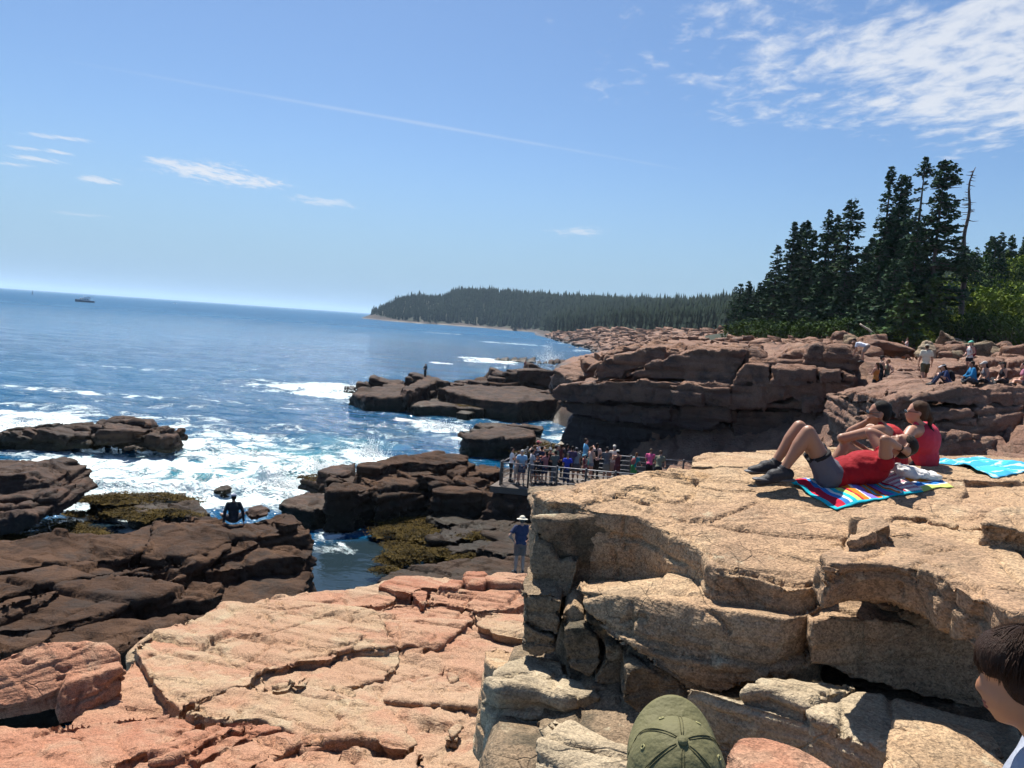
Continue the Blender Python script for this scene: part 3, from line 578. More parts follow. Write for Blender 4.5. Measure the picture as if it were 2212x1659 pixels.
hull(OW, [(1160, 1580, 4.3), (1195, 1552, 4.5), (1240, 1546, 4.55), (1300, 1570, 4.45), (1372, 1612, 4.25), (1420, 1660, 4.1), (1150, 1610, 4.2), (1155, 1720, 4.0), (1240, 1680, 4.0), (1420, 1760, 3.8), (1300, 1640, 4.9)], 'pale', FV, prm=dict(ND, big=.09, plate=.03, strata=.06))
OP = outcrop('smooth salmon pink granite boulder at the bottom edge, right of the olive cap', 'granite_boulder')
hull(OP, [(1575, 1625, 3.5), (1600, 1603, 3.6), (1650, 1598, 3.6), (1720, 1618, 3.5), (1800, 1665, 3.4), (1830, 1720, 3.3), (1560, 1720, 3.3), (1700, 1720, 3.1), (1650, 1650, 4.0), (1800, 1720, 3.8)], 'red', FV, prm=dict(ND, big=.03, plate=.0, crack=0, crack2=0, plate2=0, fine=.006))
# bedrock filling in behind the blocks
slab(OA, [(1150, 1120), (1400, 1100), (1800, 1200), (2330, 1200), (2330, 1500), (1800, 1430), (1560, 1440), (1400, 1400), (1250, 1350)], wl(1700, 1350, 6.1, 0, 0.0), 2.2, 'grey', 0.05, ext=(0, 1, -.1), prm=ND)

hull(OA, [(1190, 1290, 6.6), (1330, 1280, 6.4), (1180, 1430, 6.4), (1330, 1460, 5.9), (1260, 1480, 5.7), (1200, 1300, 7.2), (1330, 1300, 7.2), (1250, 1480, 6.6)], 'grey', .03, prm=ND)
# solid rock under and between the blocks, running back beneath our feet
OBR = [(.02, 5.2), (.15, 6.4), (1.5, 7.4), (4.5, 7.4), (8.5, 7.4), (8.5, -3), (.1, -3), (.05, 3.5)]
V_, F_ = _prism([Vector((x, y, 6.75)) for x, y in OBR], [Vector((x * 1.02, y, 4.2)) for x, y in OBR]); JOBS.append(('bedrock', V_, F_, .09, 'grey', OA, dict(ND, big=.1)))
hull(OA, [Vector(p) for p in ((.2, 4.5, 6.6), (2.2, 4.4, 7.25), (4.2, 4.2, 7.3), (.4, 5.6, 6.9), (4.5, 5.4, 7.35), (.6, 3.2, 6.7), (4.4, 2.4, 7.1), (5.5, 4.0, 7.2), (1.2, 5.6, 7.1))], 'grey', .035, prm=dict(ND, big=.05))
hull(OA, [Vector(p) for p in ((-.8, 3.0, 7.30), (3.2, 3.0, 7.30), (3.2, -1.5, 7.34), (-.8, -1.5, 7.34), (-.9, 3.2, 6.0), (3.4, 3.2, 6.0), (3.4, -1.7, 6.0), (-.9, -1.7, 6.0))], 'tan', .05, prm=dict(ND, big=.02, plate=.01))
# ------------------------------------------------------------------ B: the pink ledge below us on the left
OB = outcrop('broad pink and buff granite ledge sloping down to the tide pool', 'granite_ledge')
MDP = dict(terr=(.16, .045, .18, .5), big=0.03, bigf=0.5, L1=1.9, T1=0.6, plate=0.060, crack=0.09, cw=0.026, L2=0.62, plate2=0.022, crack2=0.035, strata=0.05, sf=4.0, fine=0.016, finef=4.0)
BV = 0.0355
def bz(u, v, dz=0.0, sx=0.0):
    """the ledge's bedding plane: 4.0 m at 8.9 m distance, falling towards the sea"""
    return (Vector((-3.0, 8.9, 4.0 + dz * .52)), Vector((-sx, 0.105, 1.0)).normalized())
P0 = bz(0, 0)
# lowest sheet
slab(OB, [(-60, 1570), (150, 1555), (270, 1440), (300, 1400), (480, 1312), (600, 1290), (680, 1280), (800, 1268), (860, 1252), (930, 1246), (1040, 1262), (1160, 1262), (1200, 1420), (1200, 1760), (900, 1900), (300, 1900), (-100, 1760)], bz(0, 0, -0.06), 0.7, 'pink', .055, ext=(0, 0, -1), prm=MDP, rough_edge=.05)
# buff slab with the cut left side
slab(OB, [(284, 1388), (330, 1362), (400, 1335), (462, 1322), (480, 1306), (540, 1298), (640, 1300), (730, 1308), (800, 1330), (840, 1380), (860, 1395), (835, 1400), (740, 1405), (720, 1420), (640, 1425), (560, 1450), (545, 1475), (520, 1480), (430, 1508), (388, 1531), (352, 1505), (318, 1450), (300, 1425)], bz(0, 0, 0.26, .01), 0.8, 'buff', BV, ext=(-.03, -.03, -1), prm=MDP, rough_edge=.04)
# crest slabs
slab(OB, [(575, 1292), (680, 1276), (740, 1272), (812, 1262), (845, 1248), (868, 1275), (860, 1290), (835, 1305), (730, 1306), (640, 1300)], bz(0, 0, 0.12), 0.5, 'pink', BV, ext=(0, 0, -1), prm=MDP, rough_edge=.04)
slab(OB, [(812, 1262), (855, 1244), (905, 1242), (960, 1255), (1000, 1262), (985, 1275), (935, 1268), (915, 1266), (890, 1280), (870, 1276)], bz(0, 0, 0.42), 0.7, 'red', BV, ext=(0, 0, -1), prm=MDP, rough_edge=.03)
slab(OB, [(886, 1280), (905, 1266), (928, 1275), (925, 1298), (912, 1304)], bz(0, 0, 0.36), 0.5, 'red', BV, prm=MDP)
slab(OB, [(920, 1300), (930, 1274), (985, 1276), (1040, 1285), (1130, 1280), (1150, 1300), (1100, 1312), (1035, 1318), (990, 1305), (950, 1298)], bz(0, 0, 0.26), 0.6, 'pink', BV, ext=(0, 0, -1), prm=MDP, rough_edge=.03)
slab(OB, [(1000, 1250), (1010, 1236), (1045, 1240), (1060, 1252), (1040, 1266), (1015, 1264)], bz(0, 0, 0.62), 0.6, 'red', BV, ext=(0, 0, -1), prm=MDP)
slab(OB, [(1048, 1246), (1075, 1236), (1140, 1238), (1160, 1262), (1075, 1264), (1050, 1258)], bz(0, 0, 0.66), 0.6, 'pink', BV, ext=(0, 0, -1), prm=MDP)
# middle field
slab(OB, [(845, 1300), (960, 1302), (1022, 1312), (1030, 1330), (1000, 1360), (960, 1390), (940, 1400), (880, 1396), (862, 1400), (840, 1370), (800, 1328)], bz(0, 0, 0.14), 0.5, 'pink', BV, ext=(0, 0, -1), prm=MDP, rough_edge=.04)
slab(OB, [(1022, 1322), (1060, 1316), (1160, 1320), (1170, 1380), (1090, 1372), (1060, 1365), (1030, 1350)], bz(0, 0, 0.24), 0.6, 'buff', BV, ext=(0, 0, -1), prm=MDP, rough_edge=.03)
slab(OB, [(735, 1415), (790, 1412), (840, 1404), (862, 1405), (866, 1425), (830, 1470), (760, 1482), (735, 1490), (690, 1480), (640, 1478), (680, 1440)], bz(0, 0, 0.06), 0.5, 'buff', BV, ext=(0, 0, -1), prm=MDP, rough_edge=.03)
slab(OB, [(850, 1476), (930, 1460), (960, 1430), (1000, 1462), (1040, 1500), (1045, 1540), (985, 1530), (940, 1525), (850, 1515), (830, 1510)], bz(0, 0, 0.10), 0.5, 'pink', BV, ext=(0, 0, -1), prm=MDP, rough_edge=.04)
for pts, dz, m_ in (([(582, 1490), (590, 1470), (625, 1460), (640, 1472), (625, 1488), (600, 1492)], .14, 'buff'), ([(545, 1478), (565, 1462), (582, 1470), (575, 1490), (555, 1492)], .12, 'buff'), ([(640, 1462), (668, 1452), (672, 1462), (645, 1480)], .13, 'buff'), ([(965, 1455), (985, 1450), (990, 1465), (975, 1474)], .24, 'buff'), ([(715, 1484), (735, 1470), (765, 1498), (735, 1505)], .1, 'buff'), ([(963, 1570), (985, 1562), (1005, 1568), (985, 1595), (970, 1590)], .2, 'buff')):
    slab(OB, pts, bz(0, 0, dz), 0.35, m_, BV, ext=(0, 0, -1), prm=MDP)
# front slabs with the long stepped fracture
slab(OB, [(-60, 1592), (130, 1562), (250, 1548), (355, 1532), (400, 1545), (452, 1546), (380, 1600), (300, 1630), (200, 1665), (100, 1720), (-60, 1760)], bz(0, 0, 0.16), 0.6, 'red', BV, ext=(0, 0, -1), prm=MDP, rough_edge=.03)
slab(OB, [(395, 1532), (440, 1500), (520, 1478), (590, 1498), (680, 1502), (760, 1500), (850, 1540), (908, 1604), (880, 1620), (830, 1612), (790, 1595), (720, 1602), (660, 1608), (640, 1580), (560, 1545), (470, 1548), (410, 1540)], bz(0, 0, 0.34, -.01), 0.9, 'buff', BV, ext=(0, 0, -1), prm=MDP, rough_edge=.03)
slab(OB, [(330, 1622), (400, 1585), (470, 1550), (530, 1552), (555, 1560), (460, 1600), (395, 1640), (330, 1640)], bz(0, 0, 0.30), 0.6, 'red', BV, ext=(0, 0, -1), prm=MDP, rough_edge=.02)
slab(OB, [(400, 1640), (465, 1600), (560, 1562), (630, 1556), (625, 1572), (540, 1590), (470, 1625), (425, 1650)], bz(0, 0, 0.24), 0.6, 'red', BV, ext=(0, 0, -1), prm=MDP, rough_edge=.02)
slab(OB, [(430, 1650), (480, 1620), (560, 1590), (640, 1580), (660, 1606), (600, 1630), (550, 1650), (500, 1700), (430, 1700)], bz(0, 0, 0.20), 0.6, 'pink', BV, ext=(0, 0, -1), prm=MDP, rough_edge=.02)
slab(OB, [(560, 1660), (620, 1632), (700, 1622), (780, 1625), (860, 1640), (905, 1608), (908, 1700), (880, 1760), (560, 1760)], bz(0, 0, 0.30), 0.9, 'pink', BV, ext=(0, 0, -1), prm=MDP, rough_edge=.02)
slab(OB, [(200, 1690), (300, 1650), (400, 1655), (540, 1665), (540, 1780), (200, 1780)], bz(0, 0, 0.14), 0.6, 'red', BV, ext=(0, 0, -1), prm=MDP)
slab(OB, [(975, 1640), (1050, 1600), (1060, 1700), (960, 1720), (930, 1660)], bz(0, 0, 0.05), 0.5, 'buff', BV, ext=(0, 0, -1), prm=MDP)
OL = outcrop('rounded red granite boulder split in two on the ledge, at the left edge', 'granite_boulder')
hull(OL, [(-70, 1440, 10.14), (0, 1412, 10.46), (85, 1379, 10.8), (125, 1386, 10.93), (230, 1390, 11.1), (262, 1412, 10.95), (-70, 1535, 9.8), (0, 1530, 9.95), (60, 1518, 10.1), (115, 1490, 10.3), (240, 1445, 10.8), (-70, 1568, 9.85), (60, 1550, 10.1), (112, 1538, 10.25), (262, 1470, 10.95), (-70, 1500, 11.5), (200, 1450, 11.9)], 'red', 0.03, prm=dict(MDP, plate=.02, crack=.02, crack2=.015, big=.05, terr=(.08, .03, .3, .8)))
hull(OL, [(136, 1476, 10.22), (180, 1464, 10.38), (262, 1438, 10.72), (272, 1452, 10.82), (145, 1445, 10.6), (255, 1424, 10.95), (264, 1517, 10.75), (180, 1557, 10.15), (124, 1566, 10.0), (117, 1537, 10.12), (180, 1520, 11.0)], 'red', 0.03, prm=dict(MDP, plate=.012, crack=.01, crack2=.01, big=.03, terr=(.05, .03, .3, .8)))

# ------------------------------------------------------------------ C: dark intertidal ledge on the left
OC = outcrop('long dark brown ledge of tilted slabs with the seated man on it', 'rock_ledge')
DK = dict(terr=(.16, .06, .08, .6), big=0.03, bigf=0.45, L1=2.2, T1=0.6, plate=0.12, crack=0.12, cw=0.035, L2=0.8, plate2=0.045, crack2=0.06, strata=0.12, sf=4.5, fine=0.02, finef=3.0)
CV = 0.064
slab(OC, [(-260, 1200), (0, 1172), (120, 1156), (250, 1155), (340, 1128), (440, 1122), (520, 1130), (620, 1118), (660, 1140), (672, 1190), (676, 1260), (600, 1310), (480, 1330), (380, 1360), (300, 1400), (0, 1440), (-260, 1460)], hz(300, 1260, 1.75, .02, .03), 2.4, 'dark', .10, ext=(0, 0, -1), prm=DK, rough_edge=.1)
Cs = [
 ([(336, 1121), (437, 1115), (504, 1129), (588, 1120), (632, 1114), (668, 1140), (664, 1150), (600, 1154), (540, 1160), (484, 1168), (440, 1190), (400, 1204), (330, 1200), (300, 1190), (323, 1174)], (504, 1128, 2.68, -.01, .05), 1.2),
 ([(417, 1226), (521, 1194), (544, 1180), (625, 1182), (677, 1186), (673, 1197), (600, 1206), (560, 1210), (500, 1224), (440, 1236)], (544, 1190, 2.30, .01, .05), 1.6),
 ([(-200, 1200), (0, 1173), (100, 1157), (228, 1156), (322, 1166), (328, 1178), (275, 1200), (188, 1207), (90, 1218), (-200, 1250)], (200, 1170, 2.38, .02, .04), .8),
 ([(-200, 1250), (0, 1236), (188, 1211), (292, 1214), (330, 1218), (235, 1234), (100, 1260), (0, 1288), (-200, 1320)], (200, 1225, 2.40, .03, .05), .8),
 ([(148, 1256), (240, 1238), (340, 1226), (396, 1238), (356, 1250), (396, 1259), (465, 1264), (478, 1282), (440, 1290), (413, 1282), (350, 1290), (279, 1303), (200, 1330), (118, 1348), (-200, 1375), (-200, 1330), (0, 1298), (118, 1268)], (300, 1270, 2.42, .02, .05), .9),
 ([(118, 1369), (188, 1346), (279, 1335), (350, 1326), (420, 1326), (480, 1316), (440, 1335), (413, 1343), (330, 1365), (255, 1390), (160, 1400), (110, 1395)], (280, 1350, 2.20, .02, .06), .8),
 ([(-200, 1385), (0, 1363), (114, 1350), (120, 1362), (90, 1392), (0, 1412), (-200, 1440)], (60, 1370, 2.32, .02, .06), .8),
 ([(470, 1302), (497, 1273), (588, 1266), (622, 1284), (560, 1302), (484, 1318)], (540, 1285, 1.6, .0, .05), 1.0),
 ([(551, 1256), (600, 1246), (662, 1241), (679, 1254), (676, 1272), (638, 1286), (600, 1280)], (620, 1260, 1.45, .0, .05), 1.8),
 ([(255, 1222), (330, 1222), (395, 1208), (470, 1178), (500, 1172), (470, 1200), (410, 1222), (330, 1236)], (380, 1212, 2.45, .01, .06), .7),
 ([(470, 1190), (545, 1162), (600, 1157), (560, 1172), (520, 1190), (470, 1205)], (530, 1176, 2.45, .01, .05), .7),
 ([(590, 1122), (628, 1108), (645, 1118), (650, 1126), (612, 1130)], (620, 1118, 2.95, 0, .03), .5),
 ([(279, 1302), (350, 1289), (412, 1281), (455, 1296), (470, 1312), (420, 1322), (350, 1324), (290, 1330)], (370, 1305, 1.95, .01, .06), .6),
 ([(-200, 1320), (0, 1292), (60, 1276), (140, 1262), (110, 1290), (0, 1330), (-200, 1360)], (40, 1295, 2.5, .02, .05), .6),
]
for pts, (u, v, z, sx, sy), th in Cs: slab(OC, pts, hz(u, v, z, sx, sy), th, 'dark', CV, ext=(.05, -.12, -1), prm=DK, rough_edge=.07)
# low weedy shelf behind it and the boulder beside the man
slab(OC, [(190, 1085), (240, 1068), (330, 1062), (400, 1064), (420, 1085), (440, 1100), (400, 1118), (330, 1125), (280, 1110), (300, 1090), (260, 1090)], hz(330, 1080, .55, 0, .0), .9, 'wetdark', CV, ext=(0, 0, -1), prm=DK, rough_edge=.1)
slab(OC, [(345, 1098), (390, 1085), (425, 1080), (432, 1090), (445, 1098), (455, 1108), (400, 1120), (340, 1118)], hz(390, 1095, 1.15, 0, .05), .8, 'dark', CV, ext=(0, 0, -1), prm=DK, rough_edge=.06)
hull(OC, [(520, 1108, 26.0), (545, 1090, 26.6), (570, 1088, 26.6), (588, 1098, 26.2), (580, 1116, 25.5), (530, 1120, 25.3), (555, 1110, 27.5)], 'wetdark', CV, prm=DK)
OE = outcrop('small weed-capped rock awash in the foam beyond the seated man', 'wave_rock')
hull(OE, [(464, 1056, 37.4), (478, 1047, 37.6), (494, 1044, 37.6), (502, 1052, 37.4), (482, 1060, 37.2), (460, 1062, 37.2), (482, 1058, 38.4), (505, 1060, 37.6), (482, 1076, 37.2), (460, 1072, 37.4), (503, 1074, 37.4)], 'wetdark', .06, prm=DK)

# ------------------------------------------------------------------ D: blocky dark rock at the left edge;  E: rock awash offshore
OD = outcrop('blocky dark purple rock stack at the left edge above a weedy pool', 'rock_stack')
for pts, d, th, tl in (([(-120, 1040), (0, 1034), (60, 1030), (100, 1040), (112, 1058), (108, 1082), (60, 1075), (0, 1082), (-120, 1085)], 29.5, 3.0, .5), ([(-120, 1082), (0, 1080), (60, 1078), (98, 1066), (125, 1088), (128, 1098), (75, 1102), (0, 1105), (-120, 1110)], 28.6, 3.0, .35),
        ([(-120, 1108), (0, 1100), (70, 1096), (75, 1118), (10, 1136), (-120, 1140)], 27.8, 2.5, .3), ([(-120, 1136), (10, 1122), (72, 1112), (74, 1130), (30, 1152), (-120, 1165)], 27.0, 2.5, .4), ([(75, 1098), (100, 1068), (126, 1092), (122, 1110), (80, 1120)], 28.2, 2.0, .3), ([(108, 1075), (128, 1070), (128, 1085), (112, 1088)], 29.0, 1.2, .3)):
    slab(OD, pts, wl(30, sum(p[1] for p in pts) / len(pts), d, 12, tl), th, 'wetdark', CV, ext=(0, 1, .05), prm=DK, rough_edge=.06)
OF = outcrop('dark jagged rock ringed by surf offshore at the left', 'wave_rock')
FD = dict(DK, big=.16, plate=.14, strata=.16, L1=3.2, L2=1.2)
for pts, d, tl, th in (([(-60, 950), (10, 938), (60, 926), (120, 928), (170, 938), (195, 962), (190, 972), (0, 974), (-60, 975)], 46.0, .7, 3), ([(-40, 935), (20, 930), (70, 922), (100, 916), (95, 925), (40, 934), (0, 945)], 49, 1.0, 2.5), ([(100, 924), (170, 918), (200, 930), (180, 940), (130, 932)], 48, 1.0, 2.5), ([(180, 942), (200, 920), (235, 912), (295, 908), (312, 922), (300, 938), (240, 945)], 48.5, .5, 2.5), ([(205, 922), (240, 908), (268, 902), (265, 912), (235, 922)], 50, .9, 1.5), ([(245, 940), (330, 930), (345, 942), (340, 962), (245, 955)], 47, .4, 2.5), ([(342, 935), (372, 930), (374, 955), (345, 962)], 46.8, .3, 2), ([(190, 940), (240, 940), (243, 962), (200, 968)], 46.5, .5, 2), ([(260, 972), (285, 962), (300, 968), (295, 975)], 45, .8, 1)):
    slab(OF, pts, wl(170, sum(p[1] for p in pts) / len(pts), d, 0, tl), th, 'wetdark', .085, ext=(0, 1, -.1), flare=.9, prm=FD, rough_edge=.1)

# ------------------------------------------------------------------ F: dark slabs below the viewing platform
OG = outcrop('stepped dark slabs rising from the surf to the viewing platform', 'rock_ledge')
GV = 0.085
G_ = dict(DK, big=.12, L1=3.0, plate=.12, strata=.13, crack=.12)
slab(OG, [(650, 1090), (700, 1056), (760, 1020), (860, 1004), (1010, 996), (1085, 1012), (1160, 1030), (1170, 1080), (1150, 1120), (1040, 1115), (900, 1108), (800, 1100), (720, 1104)], hz(900, 1050, .7, .02, .02), 1.8, 'wetdark', .13, ext=(0, 0, -1), prm=G_, rough_edge=.15)
Gs = [([(769, 997), (840, 989), (878, 980), (969, 977), (1010, 982), (1010, 993), (947, 1000), (922, 994), (846, 1003), (818, 1012), (769, 1005)], (900, 990, 2.45, .01, .03), 2.2, 'dark'),
 ([(982, 1022), (1037, 1000), (1078, 1007), (1090, 1015), (1042, 1024), (988, 1026)], (1037, 1012, 2.1, 0, .04), 2.0, 'dark'), ([(777, 1024), (832, 1022), (865, 1017), (925, 1014), (940, 1020), (859, 1027), (835, 1030), (796, 1043), (783, 1038)], (840, 1024, 1.95, .01, .04), 1.6, 'dark'),
 ([(703, 1055), (742, 1044), (794, 1039), (832, 1029), (900, 1029), (941, 1034), (900, 1046), (840, 1054), (802, 1054), (769, 1063), (706, 1064)], (800, 1047, 1.8, .0, .05), 1.8, 'dark'), ([(810, 1068), (840, 1057), (919, 1049), (935, 1053), (922, 1063), (813, 1076)], (860, 1062, 1.5, .0, .05), 1.6, 'dark'),
 ([(933, 1057), (1001, 1044), (1067, 1041), (1046, 1052), (1042, 1068), (993, 1068), (941, 1063)], (1000, 1056, 1.75, .0, .04), 2.0, 'dark'), ([(1038, 1060), (1053, 1051), (1120, 1050), (1130, 1066), (1108, 1086), (1042, 1066)], (1080, 1062, 1.8, .02, .05), 2.2, 'dark'),
 ([(605, 1088), (649, 1066), (695, 1060), (722, 1084), (723, 1097), (673, 1103), (627, 1095)], (660, 1082, .9, .0, .04), 1.2, 'wetdark'), ([(687, 1016), (733, 1000), (769, 1000), (758, 1019), (722, 1030), (709, 1022)], (730, 1012, 1.6, .0, .05), 1.6, 'wetdark'),
 ([(646, 1036), (679, 1026), (736, 1027), (777, 1035), (742, 1044), (701, 1053), (675, 1045)], (710, 1036, .9, .0, .02), 1.2, 'wetdark'), ([(867, 1080), (911, 1070), (936, 1074), (905, 1088), (873, 1090)], (900, 1080, .8, .0, .02), 1.0, 'wetdark'),
 ([(1105, 1090), (1125, 1074), (1160, 1072), (1160, 1100), (1120, 1102)], (1130, 1085, 1.2, 0, .0), 1.4, 'dark'), ([(968, 1012), (1010, 994), (1030, 1000), (985, 1022)], (1000, 1008, 2.3, 0, .03), 1.6, 'dark'), ([(915, 1034), (960, 1026), (1010, 1028), (1060, 1036), (1000, 1044), (930, 1046)], (985, 1036, 1.95, 0, .03), 1.5, 'dark')]
for pts, (u, v, z, sx, sy), th, m_ in Gs: slab(OG, pts, hz(u, v, z, sx, sy), th, m_, GV, ext=(0, -.06, -1), prm=G_, rough_edge=.1)
OR_ = outcrop('low brown rock shelves between the tide pool and the man in the sun hat', 'rock_shelf')
for pts, (u, v, z, sx, sy), th in (([(922, 1112), (955, 1107), (1042, 1122), (1031, 1131), (960, 1134), (938, 1124)], (980, 1120, .75, 0, .0), 1), ([(922, 1165), (958, 1136), (1010, 1128), (1070, 1123), (1125, 1126), (1090, 1138), (1048, 1146), (982, 1169), (933, 1169)], (1010, 1145, 1.0, .01, .03), 1.2), ([(1030, 1185), (1105, 1163), (1170, 1165), (1160, 1200), (1070, 1196)], (1100, 1180, 1.2, .03, .0), 1), ([(815, 1252), (867, 1224), (955, 1216), (1040, 1210), (1130, 1205), (1170, 1225), (1150, 1245), (1100, 1242), (999, 1258), (906, 1252)], (960, 1235, 1.25, .05, .02), 1.6), ([(965, 1185), (1010, 1170), (1060, 1165), (1080, 1175), (1030, 1192), (975, 1196)], (1020, 1180, .9, .02, .0), .9), ([(1040, 1150), (1120, 1130), (1180, 1130), (1180, 1160), (1090, 1168)], (1110, 1150, 1.1, .0, .0), 1.2)):
    slab(OR_, pts, hz(u, v, z, sx, sy), th, 'dark', .06, ext=(0, 0, -1), prm=dict(DK, strata=.08, plate=.06), rough_edge=.08)

def strew(par, line, n, smin, smax, mat, vox, seed, prm, spread=6, flat=.45):
    """angular loose blocks along a line of measured points"""
    rr = random.Random(seed)
    for k in range(n):
        t = rr.random() * (len(line) - 1); i = int(t); f = t - i; a, b = line[i], line[i + 1]
        u, v, d = (a[j] + (b[j] - a[j]) * f for j in range(3)); c = at(u + rr.uniform(-1, 1) * spread, v + rr.uniform(-1, 1) * spread * .35, d + rr.uniform(-1, 1) * spread * .12)
        s = rr.uniform(smin, smax); dip = rr.uniform(-.1, .35)
        pts = [c + Vector((x * s * rr.uniform(.7, 1.2), y * s * .7 * rr.uniform(.7, 1.2), z * s * flat * rr.uniform(.6, 1.1) - x * s * dip)) for x in (-1, 1) for y in (-1, 1) for z in (-1.4, .7)]
        hull(par, pts, mat, vox, prm=prm)
# ------------------------------------------------------------------ K and J: rocks beyond the platform
OK_ = outcrop('weed-skirted dark rock slab in the inlet behind the crowd', 'wave_rock')
KV = .13
slab(OK_, [(992, 936), (1035, 926), (1090, 920), (1130, 926), (1160, 938), (1150, 948), (1060, 950), (1010, 944)], hz(1080, 936, 1.5, 0, .05), 1.9, 'wetdark', KV, ext=(0, -.1, -1), prm=FD, rough_edge=.15)
slab(OK_, [(1030, 958), (1100, 950), (1160, 944), (1215, 960), (1230, 975), (1150, 980), (1060, 972)], hz(1120, 962, .55, 0, .02), 1.0, 'wetdark', KV, ext=(0, -.1, -1), prm=FD, rough_edge=.2)
strew(OK_, [(1000, 940, 63), (1060, 930, 64), (1120, 926, 64), (1160, 942, 62)], 12, .5, 1.5, 'wetdark', KV, 4, dict(FD, big=.05, plate=.06), 14)
OJ = outcrop('dark rocky point reaching into the sea with two people on it', 'rock_point')
for pts, (u, v, z, sx, sy), th, m_ in (([(757, 846), (800, 838), (860, 826), (920, 818), (946, 822), (965, 832), (940, 846), (870, 856), (790, 856)], (900, 836, 1.5, .02, .0), 2.2, 'wetdark'), ([(868, 838), (890, 826), (915, 818), (944, 822), (930, 830), (880, 842)], (915, 822, 2.45, .02, .02), 2.0, 'wetdark'),
        ([(945, 838), (1000, 822), (1060, 812), (1110, 806), (1160, 808), (1215, 806), (1230, 830), (1200, 862), (1120, 868), (1060, 862), (990, 850)], (1120, 830, 2.3, .01, .02), 2.8, 'wetdark'), ([(878, 868), (930, 856), (1000, 852), (1070, 860), (1090, 874), (1040, 884), (980, 880), (900, 876)], (980, 868, .9, .01, .0), 1.5, 'wetdark'),
        ([(1010, 820), (1070, 808), (1160, 802), (1220, 800), (1260, 812), (1180, 824), (1080, 828)], (1130, 812, 2.8, .02, .01), 2, 'dark'), ([(985, 892), (1020, 882), (1050, 880), (1050, 890), (1010, 895)], (1020, 888, .5, 0, 0), .9, 'wetdark'), ([(1060, 872), (1095, 868), (1100, 880), (1070, 884)], (1080, 876, .7, 0, 0), .9, 'wetdark'), ([(1150, 880), (1200, 868), (1240, 870), (1240, 885), (1180, 890)], (1200, 878, .5, 0, 0), .9, 'wetdark')):
    slab(OJ, pts, hz(u, v, z, sx, sy), th, m_, .22, ext=(0, -.1, -1), prm=dict(FD, L1=4), rough_edge=.25)
strew(OJ, [(770, 848, 91), (840, 836, 90), (910, 826, 88), (950, 834, 87), (1010, 832, 88), (1080, 818, 92), (1150, 812, 93), (1215, 812, 90)], 44, .6, 2.2, 'wetdark', .23, 8, dict(FD, big=.08, plate=.10), 16)
strew(OJ, [(880, 868, 84), (960, 862, 84), (1040, 868, 82), (1120, 862, 84), (1190, 858, 85)], 26, .6, 1.8, 'wetdark', .23, 9, dict(FD, big=.08, plate=.10), 14)
strew(OF, [(10, 950, 47), (80, 938, 47), (150, 945, 47), (220, 935, 48), (300, 935, 48), (355, 948, 47)], 26, .4, 1.2, 'wetdark', .10, 12, dict(FD, big=.05, plate=.06), 12)
strew(OG, [(700, 1062, 37), (780, 1040, 38), (860, 1030, 38), (940, 1040, 37), (1040, 1050, 36)], 24, .3, .9, 'dark', .08, 13, dict(G_, big=.04, plate=.05), 12)
for i, (c, w_, h_, d, lb) in enumerate((((1110, 779), 46, 9, 192, 'row of low dark rocks under the white splash beyond the point'), ((1190, 782), 30, 8, 180, 'low dark rock just right of the white splash'), ((1243, 753), 32, 4, 360, 'flat dark rock awash off the far ledges'))):
    t = outcrop(lb, 'wave_rock')
    rr = random.Random(i + 3)
    for k in range(5 if i < 2 else 3):
        u = c[0] + (k - 2) * w_ * .42; s = rr.uniform(.6, 1.1)
        hull(t, [(u - w_ * .3 * s, c[1] + 3, d), (u + w_ * .3 * s, c[1] + 3, d), (u - w_ * .18 * s, c[1] - h_ * .6 * s, d + 2), (u + w_ * .2 * s, c[1] - h_ * s, d + 2.4), (u, c[1] + 3, d + 6), (u - w_ * .25, c[1] + 5, d - 2), (u + w_ * .25, c[1] + 5, d - 2)], 'wetdark', .35, prm=dict(FD, big=.3, plate=.25))
# ------------------------------------------------------------------ coast terrain: interpolated from measured points
def rbf(ctrl, X, Y):
    """linear radial interpolation over (bearing, log distance)"""
    C = np.array(ctrl, np.float64)
    def feat(x, y): return np.stack([np.arctan2(x, y) * 3.0, np.log(y)], 1)
    A = feat(C[:, 0], C[:, 1]); D = np.linalg.norm(A[:, None] - A[None], axis=2)
    n = len(C); Mx = np.zeros((n + 3, n + 3)); Mx[:n, :n] = D; Mx[:n, n] = 1; Mx[:n, n + 1:] = A; Mx[n, :n] = 1; Mx[n + 1:, :n] = A.T
    w = np.linalg.solve(Mx, np.concatenate([C[:, 2], np.zeros(3)]))
    B = feat(X, Y); out = np.zeros(len(X))
    for s in range(0, len(X), 20000):
        q = B[s:s + 20000]; out[s:s + 20000] = np.linalg.norm(q[:, None] - A[None], axis=2) @ w[:n] + w[n] + q @ w[n + 1:]
    return out
def C3(u, v, d): p = at(u, v, d); return (p.x, p.y, p.z)
